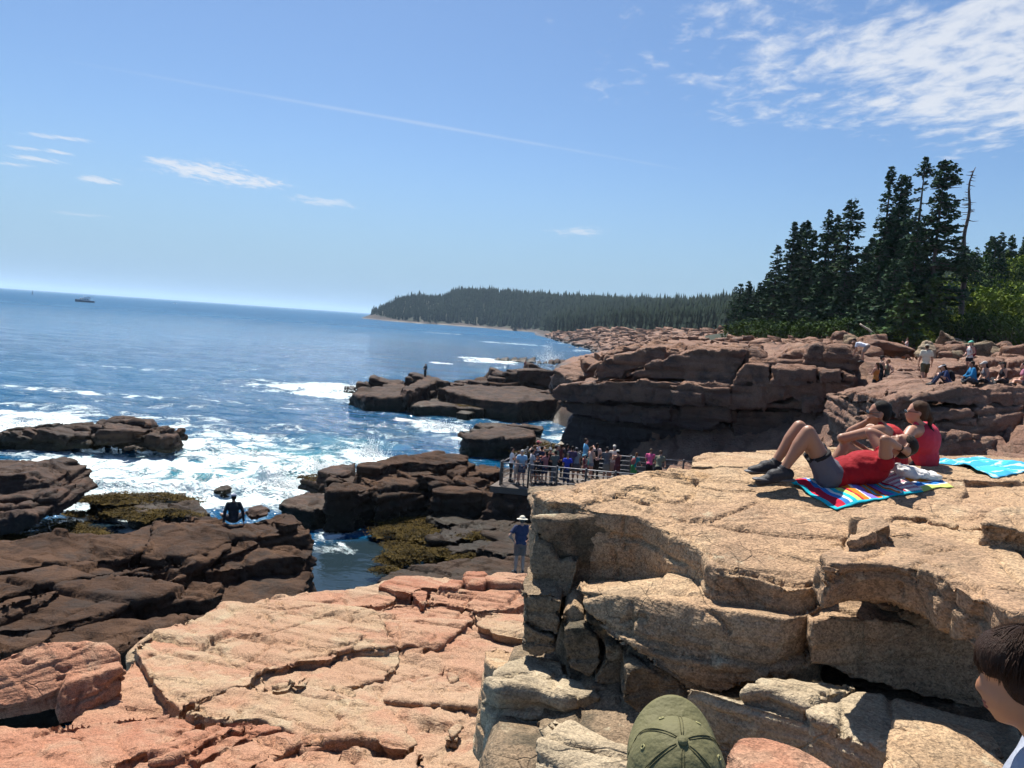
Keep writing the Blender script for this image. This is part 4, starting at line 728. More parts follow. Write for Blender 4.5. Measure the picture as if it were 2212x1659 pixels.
NEAR = [C3(*a) for a in ((1300, 770, 58), (1420, 768, 54), (1550, 760, 56), (1600, 747, 66), (1700, 754, 52), (1850, 757, 45), (1750, 741, 68), (1230, 802, 100), (1250, 815, 78), (1310, 778, 92), (1400, 755, 115), (1500, 742, 120), (1600, 736, 105),
        (1990, 834, 33), (1880, 868, 33.5), (1910, 866, 31.5), (1895, 890, 30.5), (2150, 833, 30.5), (2212, 800, 37), (2092, 817, 36), (2212, 766, 60), (1956, 776, 60), (1900, 776, 50), (2300, 762, 58), (2420, 850, 27), (2100, 772, 56), (1830, 752, 62),
        (1990, 738, 70), (1850, 735, 80), (1650, 724, 96), (2150, 742, 74), (2400, 740, 80), (1750, 724, 90), (1560, 727, 120), (1570, 724, 160), (1700, 712, 130), (1900, 700, 120), (2200, 700, 110), (2500, 700, 110), (1800, 690, 170), (2100, 670, 170), (2400, 650, 170),
        (1450, 738, 150), (1370, 750, 170), (1870, 905, 37), (1885, 950, 34), (2000, 1010, 27), (2212, 1010, 24), (2400, 1010, 23))]
NEAR += [(4.6, 53, -1.5), (6.0, 56.5, -.5), (2, 52, -2.5), (3.2, 57, -2), (1, 66, -2), (4.5, 47, -2), (0, 76, -2), (2.6, 49, -2.5), (5.5, 60, .5), (-2, 60, -2.5), (-8, 80, -3), (0, 110, -3), (6, 150, -2), (8, 190, -1.5), (1, 46, -1.5), (6, 40, -1.5), (11, 36, -.5), (14, 33, 1.0), (-10, 45, -3), (-3, 38, -1), (4, 70, -1.8), (4.6, 66, -1.5), (5.2, 73, -1), (17, 31, 3.0), (12, 26, 3), (3, 80, 0), (-4, 200, -4), (13, 180, 2.5), (5, 130, -2), (10, 130, 2.5)]
def rock_ground(nr, nc, d0, d1, a0, a1, zf, name, mat, lab, stepf=None):
    d = np.exp(np.linspace(math.log(d0), math.log(d1), nr)); a = np.radians(np.linspace(a0, a1, nc))
    D, A = np.meshgrid(d, a, indexing='ij'); X = (D * np.tan(A)).ravel(); Y = D.ravel()
    Z, veg = zf(X, Y)
    me = mesh_np(name, np.stack([X, Y, Z], 1), grid_faces(nr, nc)[:, ::-1]); fattr(me, 'veg', veg)
    o = link(name, me, mat); tag(o, kind='structure'); return o
def near_z(X, Y):
    Z = rbf(NEAR, X, Y); o = np.zeros_like(X)
    P = np.stack([X, Y, o], 1)
    wz = Z + 0.22 * fbm(P * 0.16 + 3, 4) + 0.10 * X * 0.0
    # bedding steps: flat treads, short risers, offset by broad noise
    ph = wz + 0.05 * X + 0.25 * fbm(P * .3, 3); st = 0.42
    k = np.floor(ph / st); fr = ph / st - k
    stepped = wz + (sstep(fr, .72, .98) - fr) * st * 0.9
    f1, f2, r = voro(np.stack([X / 3.2, Y / 3.6, o + .5], 1) + 0.3 * np.stack([fbm(P * .3 + 9, 2), fbm(P * .3 + 19, 2), o], 1))
    rough = np.clip((110 - Y) / 60, 0.3, 1)
    Z2 = stepped + (r - .5) * 0.30 - 0.30 * np.exp(-((f2 - f1) / .05) ** 2) + fbm(P * .9, 4) * 0.10 * rough
    ground = Z + fbm(P * .2, 4) * .5
    bearing = np.arctan2(X, Y)
    # grove floor takes over inland
    edge = 66 + 34 * sstep(-bearing, -.50, -.28)
    veg = sstep(Y + 5 * fbm(P * .12, 3), edge - 3, edge + 4) * (bearing > .24)
    Z = Z2 * (1 - veg) + ground * veg
    return Z, veg
def ground_mat():
    m = MR['terrace'].copy(); m.name = 'coast_ground'; nt = m.node_tree
    b = next(n for n in nt.nodes if n.type == 'BSDF_PRINCIPLED'); src = b.inputs['Base Color'].links[0].from_socket
    pos = N(nt, 'ShaderNodeNewGeometry').outputs[0]
    vg = N(nt, 'ShaderNodeAttribute', attribute_name='veg').outputs['Fac']
    fl = MIX(nt, NOISE(nt, pos, .6, 6, .7), (0.008, 0.013, 0.008), (0.018, 0.028, 0.012))
    yy = N(nt, 'ShaderNodeSeparateXYZ', {0: pos}).outputs[1]
    src = MIX(nt, SM(nt, yy, 200, 600), src, MIX(nt, NOISE(nt, pos, .05, 5, .7), (0.016, 0.013, 0.012), (0.055, 0.038, 0.031)))  # far rock darkened with distance, the bluff's shade put into its colour
    L(nt, MIX(nt, SM(nt, M(nt, 'ADD', vg, M(nt, 'MULTIPLY', M(nt, 'SUBTRACT', NOISE(nt, pos, .9, 5, .7), .5), .8)), .35, .65), src, fl), b.inputs['Base Color'])
    return m
MR['ground'] = ground_mat()
rock_ground(260, 250, 23, 185, -4.0, 50, near_z, 'coast_terrain', MR['ground'], None)

# far coast
FAR = []
shore = [(1305, 785), (1290, 766), (1262, 753), (1235, 746), (1205, 737), (1170, 727), (1130, 716), (1050, 709), (970, 703), (880, 697), (815, 691), (788, 686)]
for u, v in shore:
    p = atz(u, v, 0); FAR.append((p.x, p.y, 0.0)); FAR.append((p.x - p.y * .010 - 1, p.y * .985, -4.0)); FAR.append((p.x - p.y * .05 - 4, p.y * .95, -8.0)); FAR.append((p.x - p.y * .12 - 4, p.y * .93, -9.0)); FAR.append((p.x + p.y * .010, p.y * 1.012, 3.0 if u > 1060 else 10.0))
FAR += [C3(*a) for a in ((1330, 740, 300), (1430, 724, 330), (1560, 727, 190), (1450, 737, 210), (1360, 750, 190), (1500, 744, 160), (1200, 712, 720), (1110, 704, 960), (1300, 706, 600), (1390, 708, 450), (1500, 702, 430), (1560, 712, 300), (1650, 700, 300), (1800, 690, 250),
         (872, 652, 1240), (905, 645, 1270), (1000, 638, 1300), (1080, 641, 1280), (1150, 651, 1220), (1230, 657, 1120), (1300, 664, 1020), (1380, 671, 900), (1450, 674, 800), (1560, 668, 640), (1650, 655, 520), (1800, 640, 420), (2100, 600, 360), (2500, 560, 340), (822, 680, 1195), (838, 668, 1205), (852, 658, 1225), (1700, 705, 200), (2000, 690, 190), (2400, 660, 190),
         (1000, 670, 1190), (1130, 680, 1050), (1250, 688, 880), (1400, 692, 660), (1520, 690, 500), (930, 672, 1200))]
FAR += [(-238, 1186, -4), (-250, 1150, -8), (-270, 1230, -8), (-290, 1300, -8), (-300, 1380, -8), (-235, 1110, -8), (-232, 1170, -5), (-330, 1450, -8), (-360, 1600, -8), (-200, 1500, 20), (-120, 1600, 40), (80, 1600, 40), (300, 1500, 40), (500, 1400, 40), (-420, 1500, -9), (-420, 1200, -9), (-600, 1800, -9), (-330, 1900, -5)]
def far_z(X, Y):
    Z = rbf(FAR, X, Y); o = np.zeros_like(X); P = np.stack([X, Y, o], 1)
    s = np.clip(Y / 250, .6, 3)
    rk = sstep(Z, -1, 1.5)
    f1, f2, r = voro(np.stack([X / (5 * s), Y / (7 * s), o + .5], 1)[:] + .3 * np.stack([fbm(P * .05 + 9, 2), fbm(P * .05 + 19, 2), o], 1))
    bearing = np.arctan2(X, Y)
    # forest limit: bare rock for some way above the water
    zl = 2.6 + 1.9 * (Y < 600) + 4.0 * sstep(bearing, -.02, .12) * (Y < 600) + 2.5 * sstep(bearing, .1, .22) * (Y < 600) + 3.0 * sstep(-bearing, .15, .18)
    veg = sstep(Z + 2.0 * fbm(P * .02, 3), zl, zl + 2.0)
    Z = Z + rk * (1 - veg) * ((r - .5) * 2.2 - .8 * np.exp(-((f2 - f1) / .08) ** 2) + fbm(P * .08, 4) * 1.4) + veg * fbm(P * .02, 3) * 2
    return Z, veg
rock_ground(170, 230, 150, 1900, -22, 46, far_z, 'far_coast', MR['ground'], None)

# ------------------------------------------------------------------ I: the great cliff across the inlet
OI = outcrop('high pink granite cliff across the inlet, its layered face in deep shade', 'granite_cliff', 'cliff')
def cz(pts): return [(1175.1 + x * .3125, 725.8 + y * .3125) for x, y in pts]
IV = 0.10
IP = dict(terr=(.3, .11, .09, .25), big=0.05, bigf=0.3, L1=3.0, T1=0.9, plate=0.15, crack=0.14, cw=0.04, L2=1.1, plate2=0.055, crack2=0.06, strata=0.10, sf=2.2, fine=0.03, finef=2.0)
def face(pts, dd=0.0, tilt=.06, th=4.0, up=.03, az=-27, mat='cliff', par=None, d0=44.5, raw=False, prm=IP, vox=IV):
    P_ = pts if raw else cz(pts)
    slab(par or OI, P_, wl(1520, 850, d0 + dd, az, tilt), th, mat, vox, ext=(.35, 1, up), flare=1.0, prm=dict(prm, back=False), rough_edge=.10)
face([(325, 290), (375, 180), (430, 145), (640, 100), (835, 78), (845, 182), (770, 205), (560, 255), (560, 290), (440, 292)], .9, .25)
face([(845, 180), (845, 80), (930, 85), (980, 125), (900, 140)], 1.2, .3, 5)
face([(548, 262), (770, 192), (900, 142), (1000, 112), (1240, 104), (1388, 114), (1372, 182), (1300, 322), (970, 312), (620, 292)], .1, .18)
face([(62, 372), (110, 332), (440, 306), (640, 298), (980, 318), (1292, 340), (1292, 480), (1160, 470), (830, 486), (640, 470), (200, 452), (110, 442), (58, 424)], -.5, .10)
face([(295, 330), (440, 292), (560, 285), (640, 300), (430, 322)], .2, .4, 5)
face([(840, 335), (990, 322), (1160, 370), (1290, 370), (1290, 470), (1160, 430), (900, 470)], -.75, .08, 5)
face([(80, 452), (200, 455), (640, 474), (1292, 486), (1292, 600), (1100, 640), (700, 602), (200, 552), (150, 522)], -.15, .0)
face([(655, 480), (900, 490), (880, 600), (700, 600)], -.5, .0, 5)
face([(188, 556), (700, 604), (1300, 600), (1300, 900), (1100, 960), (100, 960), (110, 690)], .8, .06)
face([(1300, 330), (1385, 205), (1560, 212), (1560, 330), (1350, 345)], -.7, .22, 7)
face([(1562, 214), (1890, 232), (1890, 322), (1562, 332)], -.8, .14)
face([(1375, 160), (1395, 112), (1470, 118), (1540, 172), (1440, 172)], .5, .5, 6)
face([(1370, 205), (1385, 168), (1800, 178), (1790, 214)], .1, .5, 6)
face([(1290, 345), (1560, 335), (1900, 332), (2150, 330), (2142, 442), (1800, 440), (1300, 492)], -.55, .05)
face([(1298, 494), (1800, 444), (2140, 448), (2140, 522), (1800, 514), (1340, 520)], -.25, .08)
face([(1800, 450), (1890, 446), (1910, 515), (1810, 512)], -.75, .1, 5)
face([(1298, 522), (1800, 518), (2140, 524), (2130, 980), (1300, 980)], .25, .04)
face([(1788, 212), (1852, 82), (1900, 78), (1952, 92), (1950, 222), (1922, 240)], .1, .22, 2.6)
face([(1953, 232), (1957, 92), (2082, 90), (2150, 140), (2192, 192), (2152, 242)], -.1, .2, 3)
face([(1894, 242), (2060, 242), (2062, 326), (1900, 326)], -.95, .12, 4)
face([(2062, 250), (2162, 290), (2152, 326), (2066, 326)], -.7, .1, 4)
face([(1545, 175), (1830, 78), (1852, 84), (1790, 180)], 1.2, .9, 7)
for p_ in ([(970, 120), (1010, 95), (1400, 55), (1690, 40), (1700, 85), (1500, 125), (1390, 112), (1240, 100)], [(380, 140), (440, 100), (760, 55), (1010, 70), (980, 110), (840, 78), (640, 98)], [(60, 240), (220, 170), (340, 145), (380, 180), (330, 270), (200, 310)]):
    u = sum(q[0] for q in cz(p_)) / len(p_); v = sum(q[1] for q in cz(p_)) / len(p_)
    q = at(u, v, 57 if p_[0][0] > 100 else 60)
    slab(OI, cz(p_), (q, Vector((-.02, -.22, 1)).normalized()), 1.2, 'cliff', .12, ext=(0, .3, -1), prm=IP, rough_edge=.2)
# lower left stair of broken blocks leading down to the point
rr = random.Random(5)
for k in range(34):
    t = rr.random(); u = 1205 + 120 * t + rr.uniform(-14, 14); v = 815 - 42 * t + rr.uniform(-9, 9); d = rr.uniform(58, 82) - 8 * t
    s = rr.uniform(.5, 1.3); c = at(u, v, d)
    pts = [c + Vector((rr.uniform(-1, 1) * s * 1.4, rr.uniform(-1, 1) * s * 1.3, rr.uniform(-1.6, .35) * s)) for _ in range(11)]
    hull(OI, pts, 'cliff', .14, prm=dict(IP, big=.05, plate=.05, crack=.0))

# ------------------------------------------------------------------ L: the terrace on the right, its shaded front blocks
OT = outcrop('pink granite terrace where visitors sit, broken shaded blocks along its front', 'granite_terrace')
def z2(pts): return [(1555.3 + x * .2969, 812.2 + y * .2969) for x, y in pts]
def z3(pts): return [(1797.3 + x * .1875, 708.6 + y * .1875) for x, y in pts]
TP = dict(IP, big=.10, L1=2.0, T1=.6, plate=.08, crack=.09, L2=.8, strata=.09, sf=2.4)
def tface(pts, dd, tilt=.5, th=3, az=10, mat='terrace', f=z2):
    slab(OT, f(pts), wl(2080, 890, 27.0 + dd, az, tilt), th, mat, .07, ext=(0, 1, -.03), prm=dict(TP, back=False), rough_edge=.06)
tface([(1235, 195), (1470, 140), (1700, 78), (2212, 90), (2500, 95), (2500, 215), (2212, 212), (1840, 215), (1500, 200)], .2, .45, 5)
tface([(1480, 225), (1700, 255), (1850, 262), (1880, 350), (1700, 340), (1560, 330), (1500, 285)], 0, .35)
tface([(1850, 255), (1980, 225), (2160, 242), (2230, 225), (2140, 400), (2020, 390), (1880, 350)], .1, .4)
tface([(1580, 405), (1790, 432), (1890, 440), (1800, 475), (1650, 482), (1590, 450)], -.3, .5)
tface([(1560, 335), (1880, 355), (2120, 405), (2060, 480), (1890, 440), (1790, 428), (1580, 400)], .3, .5)
tface([(1590, 492), (1800, 480), (2040, 482), (1990, 560), (1950, 610), (1600, 600)], -.4, .35)
tface([(2060, 490), (2240, 240), (2500, 240), (2500, 620), (1960, 620)], .2, .3, 4)
tface([(1230, 200), (1480, 220), (1490, 290), (1290, 330), (1230, 300)], .8, .4)
tface([(1180, 330), (1300, 330), (1560, 330), (1580, 410), (1590, 620), (1200, 620)], 1.2, .4)
tface([(1290, 250), (1350, 240), (1370, 290), (1290, 300)], .2, .4, 2)
tface([(1000, 180), (1240, 190), (1230, 330), (1180, 620), (1000, 620)], 3.5, .3)
for k, (pts, d) in enumerate((([(610, 800), (760, 740), (1050, 700), (1200, 690), (1240, 722), (1000, 762), (700, 832)], 31.5), ([(640, 722), (800, 690), (1010, 680), (1040, 702), (800, 737), (650, 747)], 33), ([(620, 655), (860, 642), (1000, 640), (1012, 672), (800, 690), (640, 702)], 34.5), ([(600, 602), (900, 577), (1010, 590), (1000, 632), (800, 642), (620, 642)], 36), ([(660, 542), (1010, 520), (1022, 562), (860, 577), (680, 577)], 38),
        ([(640, 502), (1020, 470), (1032, 512), (800, 532), (650, 532)], 40.5), ([(700, 442), (1020, 410), (1032, 456), (760, 482)], 44), ([(1190, 562), (1500, 520), (1540, 562), (1250, 612)], 35.5), ([(1180, 482), (1500, 450), (1520, 502), (1220, 532)], 39), ([(1200, 422), (1500, 390), (1800, 380), (2212, 330), (2230, 372), (1700, 422), (1250, 452)], 45), ([(1650, 352), (2212, 290), (2300, 332), (1750, 392)], 51), ([(1750, 472), (2212, 400), (2300, 452), (2000, 482), (1800, 502)], 40), ([(2000, 352), (2300, 300), (2300, 352), (2050, 392)], 48), ([(1260, 640), (1420, 612), (1500, 632), (1300, 672)], 33))):
    P_ = z3(pts); u = sum(q[0] for q in P_) / len(P_); v = sum(q[1] for q in P_) / len(P_)
    slab(OT, P_, (at(u, v, d * .92), Vector((.02, -.04, 1)).normalized()), .6, 'terrace', .085, ext=(0, .1, -1), prm=dict(TP, plate=.04, big=.03, terr=(.1, .04, .2, .5)), rough_edge=.10)
# the upright boulder, and loose boulders under the trees
OQ = outcrop('upright pointed grey boulder standing on the terrace behind the man in cream shirt', 'granite_boulder')
hull(OQ, [at(*(z3([p])[0]), d) for p, d in (((950, 300), 47), ((1000, 250), 47.4), ((1080, 190), 48), ((1110, 176), 48), ((1150, 200), 48), ((1190, 270), 47.5), ((1195, 340), 47), ((1130, 350), 46.6), ((990, 345), 46.6), ((960, 330), 46.8), ((1100, 300), 50), ((1180, 330), 49.5), ((1000, 330), 49.5))], 'pale', .07, prm=dict(TP, big=.06, plate=.02, crack=.02, strata=.02))
BN = 0
spots = [(1220, 265, .75, 56), (1380, 285, .9, 56), (1430, 240, .9, 58), (1340, 160, 1.3, 60), (620, 330, 1.9, 55), (480, 200, 1.5, 58), (440, 300, 1.3, 54), (760, 300, 1.0, 57), (860, 310, .9, 57), (1600, 270, 1.2, 57), (1830, 260, .8, 58), (1740, 230, .8, 59), (2150, 300, 1.0, 50), (130, 130, 1.2, 62), (300, 190, 1.1, 60), (1980, 240, .8, 60), (1480, 330, .6, 54), (720, 240, .9, 60), (2050, 250, .7, 58), (1290, 320, .5, 53), (560, 250, 1.0, 58)]
rr = random.Random(11)
ORD = 'first second third fourth fifth sixth seventh eighth ninth tenth eleventh twelfth thirteenth fourteenth fifteenth sixteenth seventeenth eighteenth nineteenth twentieth twenty-first'.split(); BORD = {x: ORD[i] for i, x in enumerate(sorted(q[0] for q in spots))}
for (x, y, s, d) in spots:
    u, v = z3([(x, y)])[0]; c = at(u, v, d); BN += 1
    t = empty('boulder', (0, 0, 0), BORD[x] + ' boulder from the left in the row at the foot of the spruces', 'boulder', 'boulders at the foot of the spruces')
    pts = [c + Vector((rr.uniform(-1, 1) * s * 1.1, rr.uniform(-1, 1) * s, rr.uniform(-.75, .62) * s)) for _ in range(14)]
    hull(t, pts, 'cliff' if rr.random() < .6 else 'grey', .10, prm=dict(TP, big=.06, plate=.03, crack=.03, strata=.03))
# long low blocks along the back of the cliff top
OX = outcrop('row of blocky ledges along the cliff top in front of the spruces', 'granite_ledge')
for k, (u0, u1, v0, v1, d) in enumerate(((1635, 1700, 738, 758, 70), (1690, 1745, 736, 752, 72), (1725, 1770, 735, 755, 66), (1765, 1800, 738, 752, 68), (1795, 1830, 735, 752, 66), (1570, 1625, 740, 750, 80), (1500, 1560, 744, 754, 84), (1600, 1640, 733, 742, 90), (1650, 1700, 728, 738, 88), (1820, 1870, 744, 760, 58), (1440, 1500, 740, 756, 96), (1400, 1440, 748, 758, 100), (1540, 1590, 736, 744, 100), (1860, 1900, 742, 765, 62), (1890, 1925, 748, 770, 60), (1700, 1800, 722, 736, 84))):
    r2 = random.Random(k)
    pts = [at(u0, v1, d), at(u1, v1, d), at(u0 + 4, v0 + 3, d + .8), at(u1 - 5, v0, d + .8), at((u0 + u1) / 2, v0 - 1, d + 1.2), at(u0 + 3, v0, d + 4), at(u1 - 4, v0 - 2, d + 4), at(u0, v1, d + 5), at(u1, v1, d + 5), at((u0 + u1) / 2, v1 + 4, d - .4)]
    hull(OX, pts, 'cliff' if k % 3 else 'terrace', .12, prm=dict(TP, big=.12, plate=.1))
# broken blocks strewn over the cliff top and the far ledges
def rubble(name, n, seed, fn, label):
    rg = np.random.default_rng(seed); X, Y, Z, S = fn(rg, n); n = len(X)
    cb = np.array([[a, b, c] for c in (-1, 1) for b in (-1, 1) for a in (-1, 1)], float); sx = np.stack([S * rg.uniform(.6, 1.7, n), S * rg.uniform(.6, 1.5, n), S * rg.uniform(.22, .6, n)], 1)
    V = cb[None] * sx[:, None] * rg.uniform(.66, 1.1, (n, 8, 3)); a = rg.uniform(0, 6.28, n); c, s = np.cos(a), np.sin(a); tl = rg.normal(size=(n, 2)) * .14
    x = V[:, :, 0] * c[:, None] - V[:, :, 1] * s[:, None]; y = V[:, :, 0] * s[:, None] + V[:, :, 1] * c[:, None]; z = V[:, :, 2] + x * tl[:, :1] + y * tl[:, 1:]
    V = np.stack([x + X[:, None], y + Y[:, None], z + Z[:, None]], 2).reshape(-1, 3)
    q = np.array([[0, 2, 3, 1], [4, 5, 7, 6], [0, 1, 5, 4], [2, 6, 7, 3], [0, 4, 6, 2], [1, 3, 7, 5]]); F = (np.arange(n)[:, None, None] * 8 + q[None]).reshape(-1, 4)
    o = link(name, mesh_np(name, V, F, False), MR['terrace']); tag(o, label, 'rocks', kind='stuff')
def rub_near(rg, n):
    y = np.exp(rg.uniform(math.log(46), math.log(175), n)); a = np.radians(rg.uniform(5, 33, n)); x = y * np.tan(a); z, veg = near_z(x, y); ok = (z > 2.0) & (veg < .4) & (fbm(np.stack([x * .06, y * .06, x * 0], 1), 2) > -.12) & ((y > 46) | (np.degrees(a) > 23.5)); s = rg.uniform(.2, .62, n) ** 1.3 * (y / 60) ** .6
    return x[ok], y[ok], z[ok] + .1, s[ok]
rubble('broken_rock', 2200, 3, rub_near, 'broken pink slabs strewn over the cliff top and shore')
def rub_far(rg, n):
    y = np.exp(rg.uniform(math.log(165), math.log(620), n)); a = np.radians(rg.uniform(1, 26, n)); x = y * np.tan(a); z, veg = far_z(x, y); ok = (z > .3) & (veg < .45); s = rg.uniform(.4, 1.5, n) * (y / 260)
    return x[ok], y[ok], z[ok], s[ok]
rubble('broken_ledges', 5200, 4, rub_far, 'blocky pink ledges along the far shore')
run_jobs()
carve(OA, tiles(1106, 1037, [[(530, 250), (520, 330), (530, 500), (550, 690)], [(550, 360), (700, 410), (830, 455), (960, 490), (1130, 510)], [(965, 330), (960, 480), (970, 600)], [(880, 140), (980, 150), (1110, 200), (1190, 195), (1290, 180), (1400, 200), (1480, 180), (1590, 110)], [(1100, 115), (1200, 120), (1270, 165), (1390, 190)],
   [(1440, 360), (1700, 355), (1850, 300), (2000, 250), (2140, 180)], [(1500, 470), (1620, 560), (1750, 680), (1960, 790), (2130, 830)], [(755, 30), (765, 150), (650, 200)], [(550, 80), (552, 180)], [(1220, 1460), (1480, 1510), (1780, 1560)], [(870, 600), (900, 700), (920, 830)], [(1440, 20), (1640, 60), (1900, 100), (2100, 90)], [(960, 1230), (1060, 1190), (1160, 1190)], [(1700, 1130), (1800, 1200), (1880, 1330)], [(1960, 880), (2060, 1010), (2160, 1080)]])
  + tiles(1659, 1037, [[(640, 550), (690, 610), (830, 600), (940, 560)], [(740, 700), (880, 660), (970, 640), (1020, 580)], [(960, 460), (1060, 480), (1180, 490), (1260, 470)], [(1350, 690), (1450, 730), (1560, 770), (1700, 830), (1830, 990)], [(1380, 630), (1480, 610), (1640, 590)], [(1250, 810), (1270, 740), (1320, 700)], [(0, 850), (60, 890), (200, 935), (300, 925), (550, 875)], [(1140, 900), (1150, 1000)], [(1480, 860), (1600, 820), (1740, 880), (1850, 1000)], [(1150, 390), (1300, 360), (1390, 330)], [(1700, 420), (1850, 430), (2110, 470), (2060, 540)]])
  + tiles(1659, 1244, [[(345, 1090), (450, 1050), (600, 990), (780, 950)], [(340, 560), (350, 700), (330, 780)], [(800, 700), (810, 860)], [(380, 1240), (560, 1330), (760, 1420), (900, 1490)], [(1060, 1290), (1200, 1320)], [(1850, 1440), (1960, 1500), (2060, 1600)]]) + tiles(967.8, 1244.3, [[(660, 130), (650, 380), (830, 480)], [(470, 880), (640, 830), (880, 890), (1000, 820)], [(1340, 400), (1480, 560), (1620, 660), (1760, 780), (1900, 880)], [(1530, 560), (1490, 1080)]]), .013, .045)
carve(OB, tiles(553, 1244, [[(600, 1110), (700, 1210), (800, 1290), (900, 1370), (1000, 1470)], [(0, 515), (150, 480), (300, 440), (500, 370), (680, 330)], [(60, 310), (130, 390), (180, 460)], [(0, 840), (100, 820), (240, 850), (380, 790), (520, 750)], [(280, 770), (370, 720), (520, 690), (700, 680)], [(600, 630), (740, 600), (860, 580), (960, 500)], [(1240, 400), (1245, 560), (1250, 680)], [(120, 990), (250, 960), (330, 930), (420, 840), (470, 840)], [(1050, 1090), (1110, 980), (1150, 880), (1190, 780)],
   [(1390, 1340), (1460, 1330), (1600, 1360), (1700, 1280), (1780, 1270)], [(1470, 1590), (1600, 1530), (1740, 1440)], [(1650, 1140), (1760, 1190), (1850, 1200), (1930, 1150)], [(1200, 920), (1330, 890), (1480, 860)], [(350, 1250), (460, 1330), (560, 1335)], [(460, 1330), (400, 1420)], [(770, 200), (800, 330), (830, 420)], [(850, 320), (1000, 260)], [(1120, 240), (1240, 240), (1420, 240)], [(30, 260), (200, 290), (380, 270), (600, 240), (760, 190)], [(1420, 120), (1700, 130), (1900, 160)], [(1500, 200), (1700, 230), (1950, 290)], [(500, 1340), (680, 1330), (790, 1300)], [(1000, 620), (1120, 640), (1230, 600)], [(730, 1115), (1000, 1115)], [(150, 500), (100, 620), (0, 700)], [(1340, 640), (1480, 660)]])
  + tiles(0, 1244, [[(1590, 420), (1640, 470), (1690, 490)], [(1810, 520), (1860, 600), (1900, 680), (2000, 750), (2080, 780), (2200, 720)], [(1280, 690), (1400, 660), (1480, 640)], [(2070, 1170), (2070, 1230)], [(2000, 1250), (1900, 1310), (1750, 1390), (1600, 1450), (1400, 1520), (1200, 1600), (900, 1640)], [(2200, 1300), (1900, 1400), (1700, 1520), (1560, 1600)], [(700, 1420), (640, 1400)], [(1850, 600), (1780, 780)], [(1880, 590), (2000, 560), (2200, 510)], [(1300, 690), (1240, 720)], [(1640, 1080), (1800, 1200)], [(300, 1380), (500, 1320), (620, 1260)], [(1000, 1140), (1200, 1150), (1240, 1100)], [(400, 1360), (520, 1340)], [(1400, 1370), (1450, 1410), (1590, 1340)]]), .026, .085)
carve(OL, tiles(0, 1244, [[(500, 900), (560, 870), (700, 830), (880, 790)], [(580, 600), (640, 625), (720, 605)], [(190, 745), (250, 758), (300, 735)], [(500, 800), (550, 825), (600, 800)], [(300, 560), (420, 550), (480, 570)], [(640, 1170), (700, 1000)], [(1030, 860), (1060, 960)]]), .022, .05)
# ------------------------------------------------------------------ vegetation
def leaf_mat(name, c0, c1, c2, rough=0.7, scale=1.2):
    m, nt, b = new_mat(name)
    pos = N(nt, 'ShaderNodeNewGeometry').outputs[0]
    rnd = N(nt, 'ShaderNodeAttribute', attribute_name='tint').outputs['Fac']
    c = MIX(nt, rnd, c0, c1)
    c = MIX(nt, SM(nt, NOISE(nt, pos, scale, 3, .6), .45, .7), c, c2)
    L(nt, c, b.inputs['Base Color']); b.inputs['Roughness'].default_value = .9; b.inputs['Specular IOR Level'].default_value = .06
    return m
MV = {'spruce': leaf_mat('spruce_needles', (0.024, 0.052, 0.032), (0.046, 0.088, 0.044), (0.036, 0.064, 0.028)),
      'spruce_young': leaf_mat('young_spruce_needles', (0.036, 0.075, 0.026), (0.070, 0.120, 0.036), (0.075, 0.100, 0.032)),
      'leaf': leaf_mat('broad_leaves', (0.100, 0.155, 0.022), (0.200, 0.250, 0.040), (0.080, 0.125, 0.022), .55),
      'far': leaf_mat('far_spruce_needles', (0.006, 0.014, 0.010), (0.013, 0.025, 0.015), (0.008, 0.017, 0.010), .9, .02),
      'leafdk': leaf_mat('dark_broad_leaves', (0.030, 0.062, 0.016), (0.062, 0.100, 0.024), (0.028, 0.050, 0.014), .6),
      'weed': leaf_mat('rockweed_fronds', (0.030, 0.022, 0.007), (0.095, 0.066, 0.018), (0.018, 0.014, 0.006), .42, 2.0)}
def bark_mat(name, a, b_):
    m, nt, b = new_mat(name); pos = N(nt, 'ShaderNodeNewGeometry').outputs[0]
    mp = N(nt, 'ShaderNodeMapping', {'Vector': pos, 'Scale': (6, 6, 1.2)}).outputs[0]; n_ = NOISE(nt, mp, 2.0, 5, .65)
    L(nt, MIX(nt, n_, a, b_), b.inputs['Base Color']); b.inputs['Roughness'].default_value = .9
    bu = N(nt, 'ShaderNodeBump', {'Height': n_, 'Distance': .05, 'Strength': .8}); L(nt, bu, b.inputs['Normal']); return m
MV['bark'] = bark_mat('spruce_bark', (0.045, 0.036, 0.030), (0.10, 0.085, 0.075)); MV['dead'] = bark_mat('dead_wood', (0.055, 0.045, 0.042), (0.12, 0.10, 0.095)); MV['drift'] = bark_mat('bleached_wood', (0.22, 0.19, 0.15), (0.36, 0.31, 0.25))
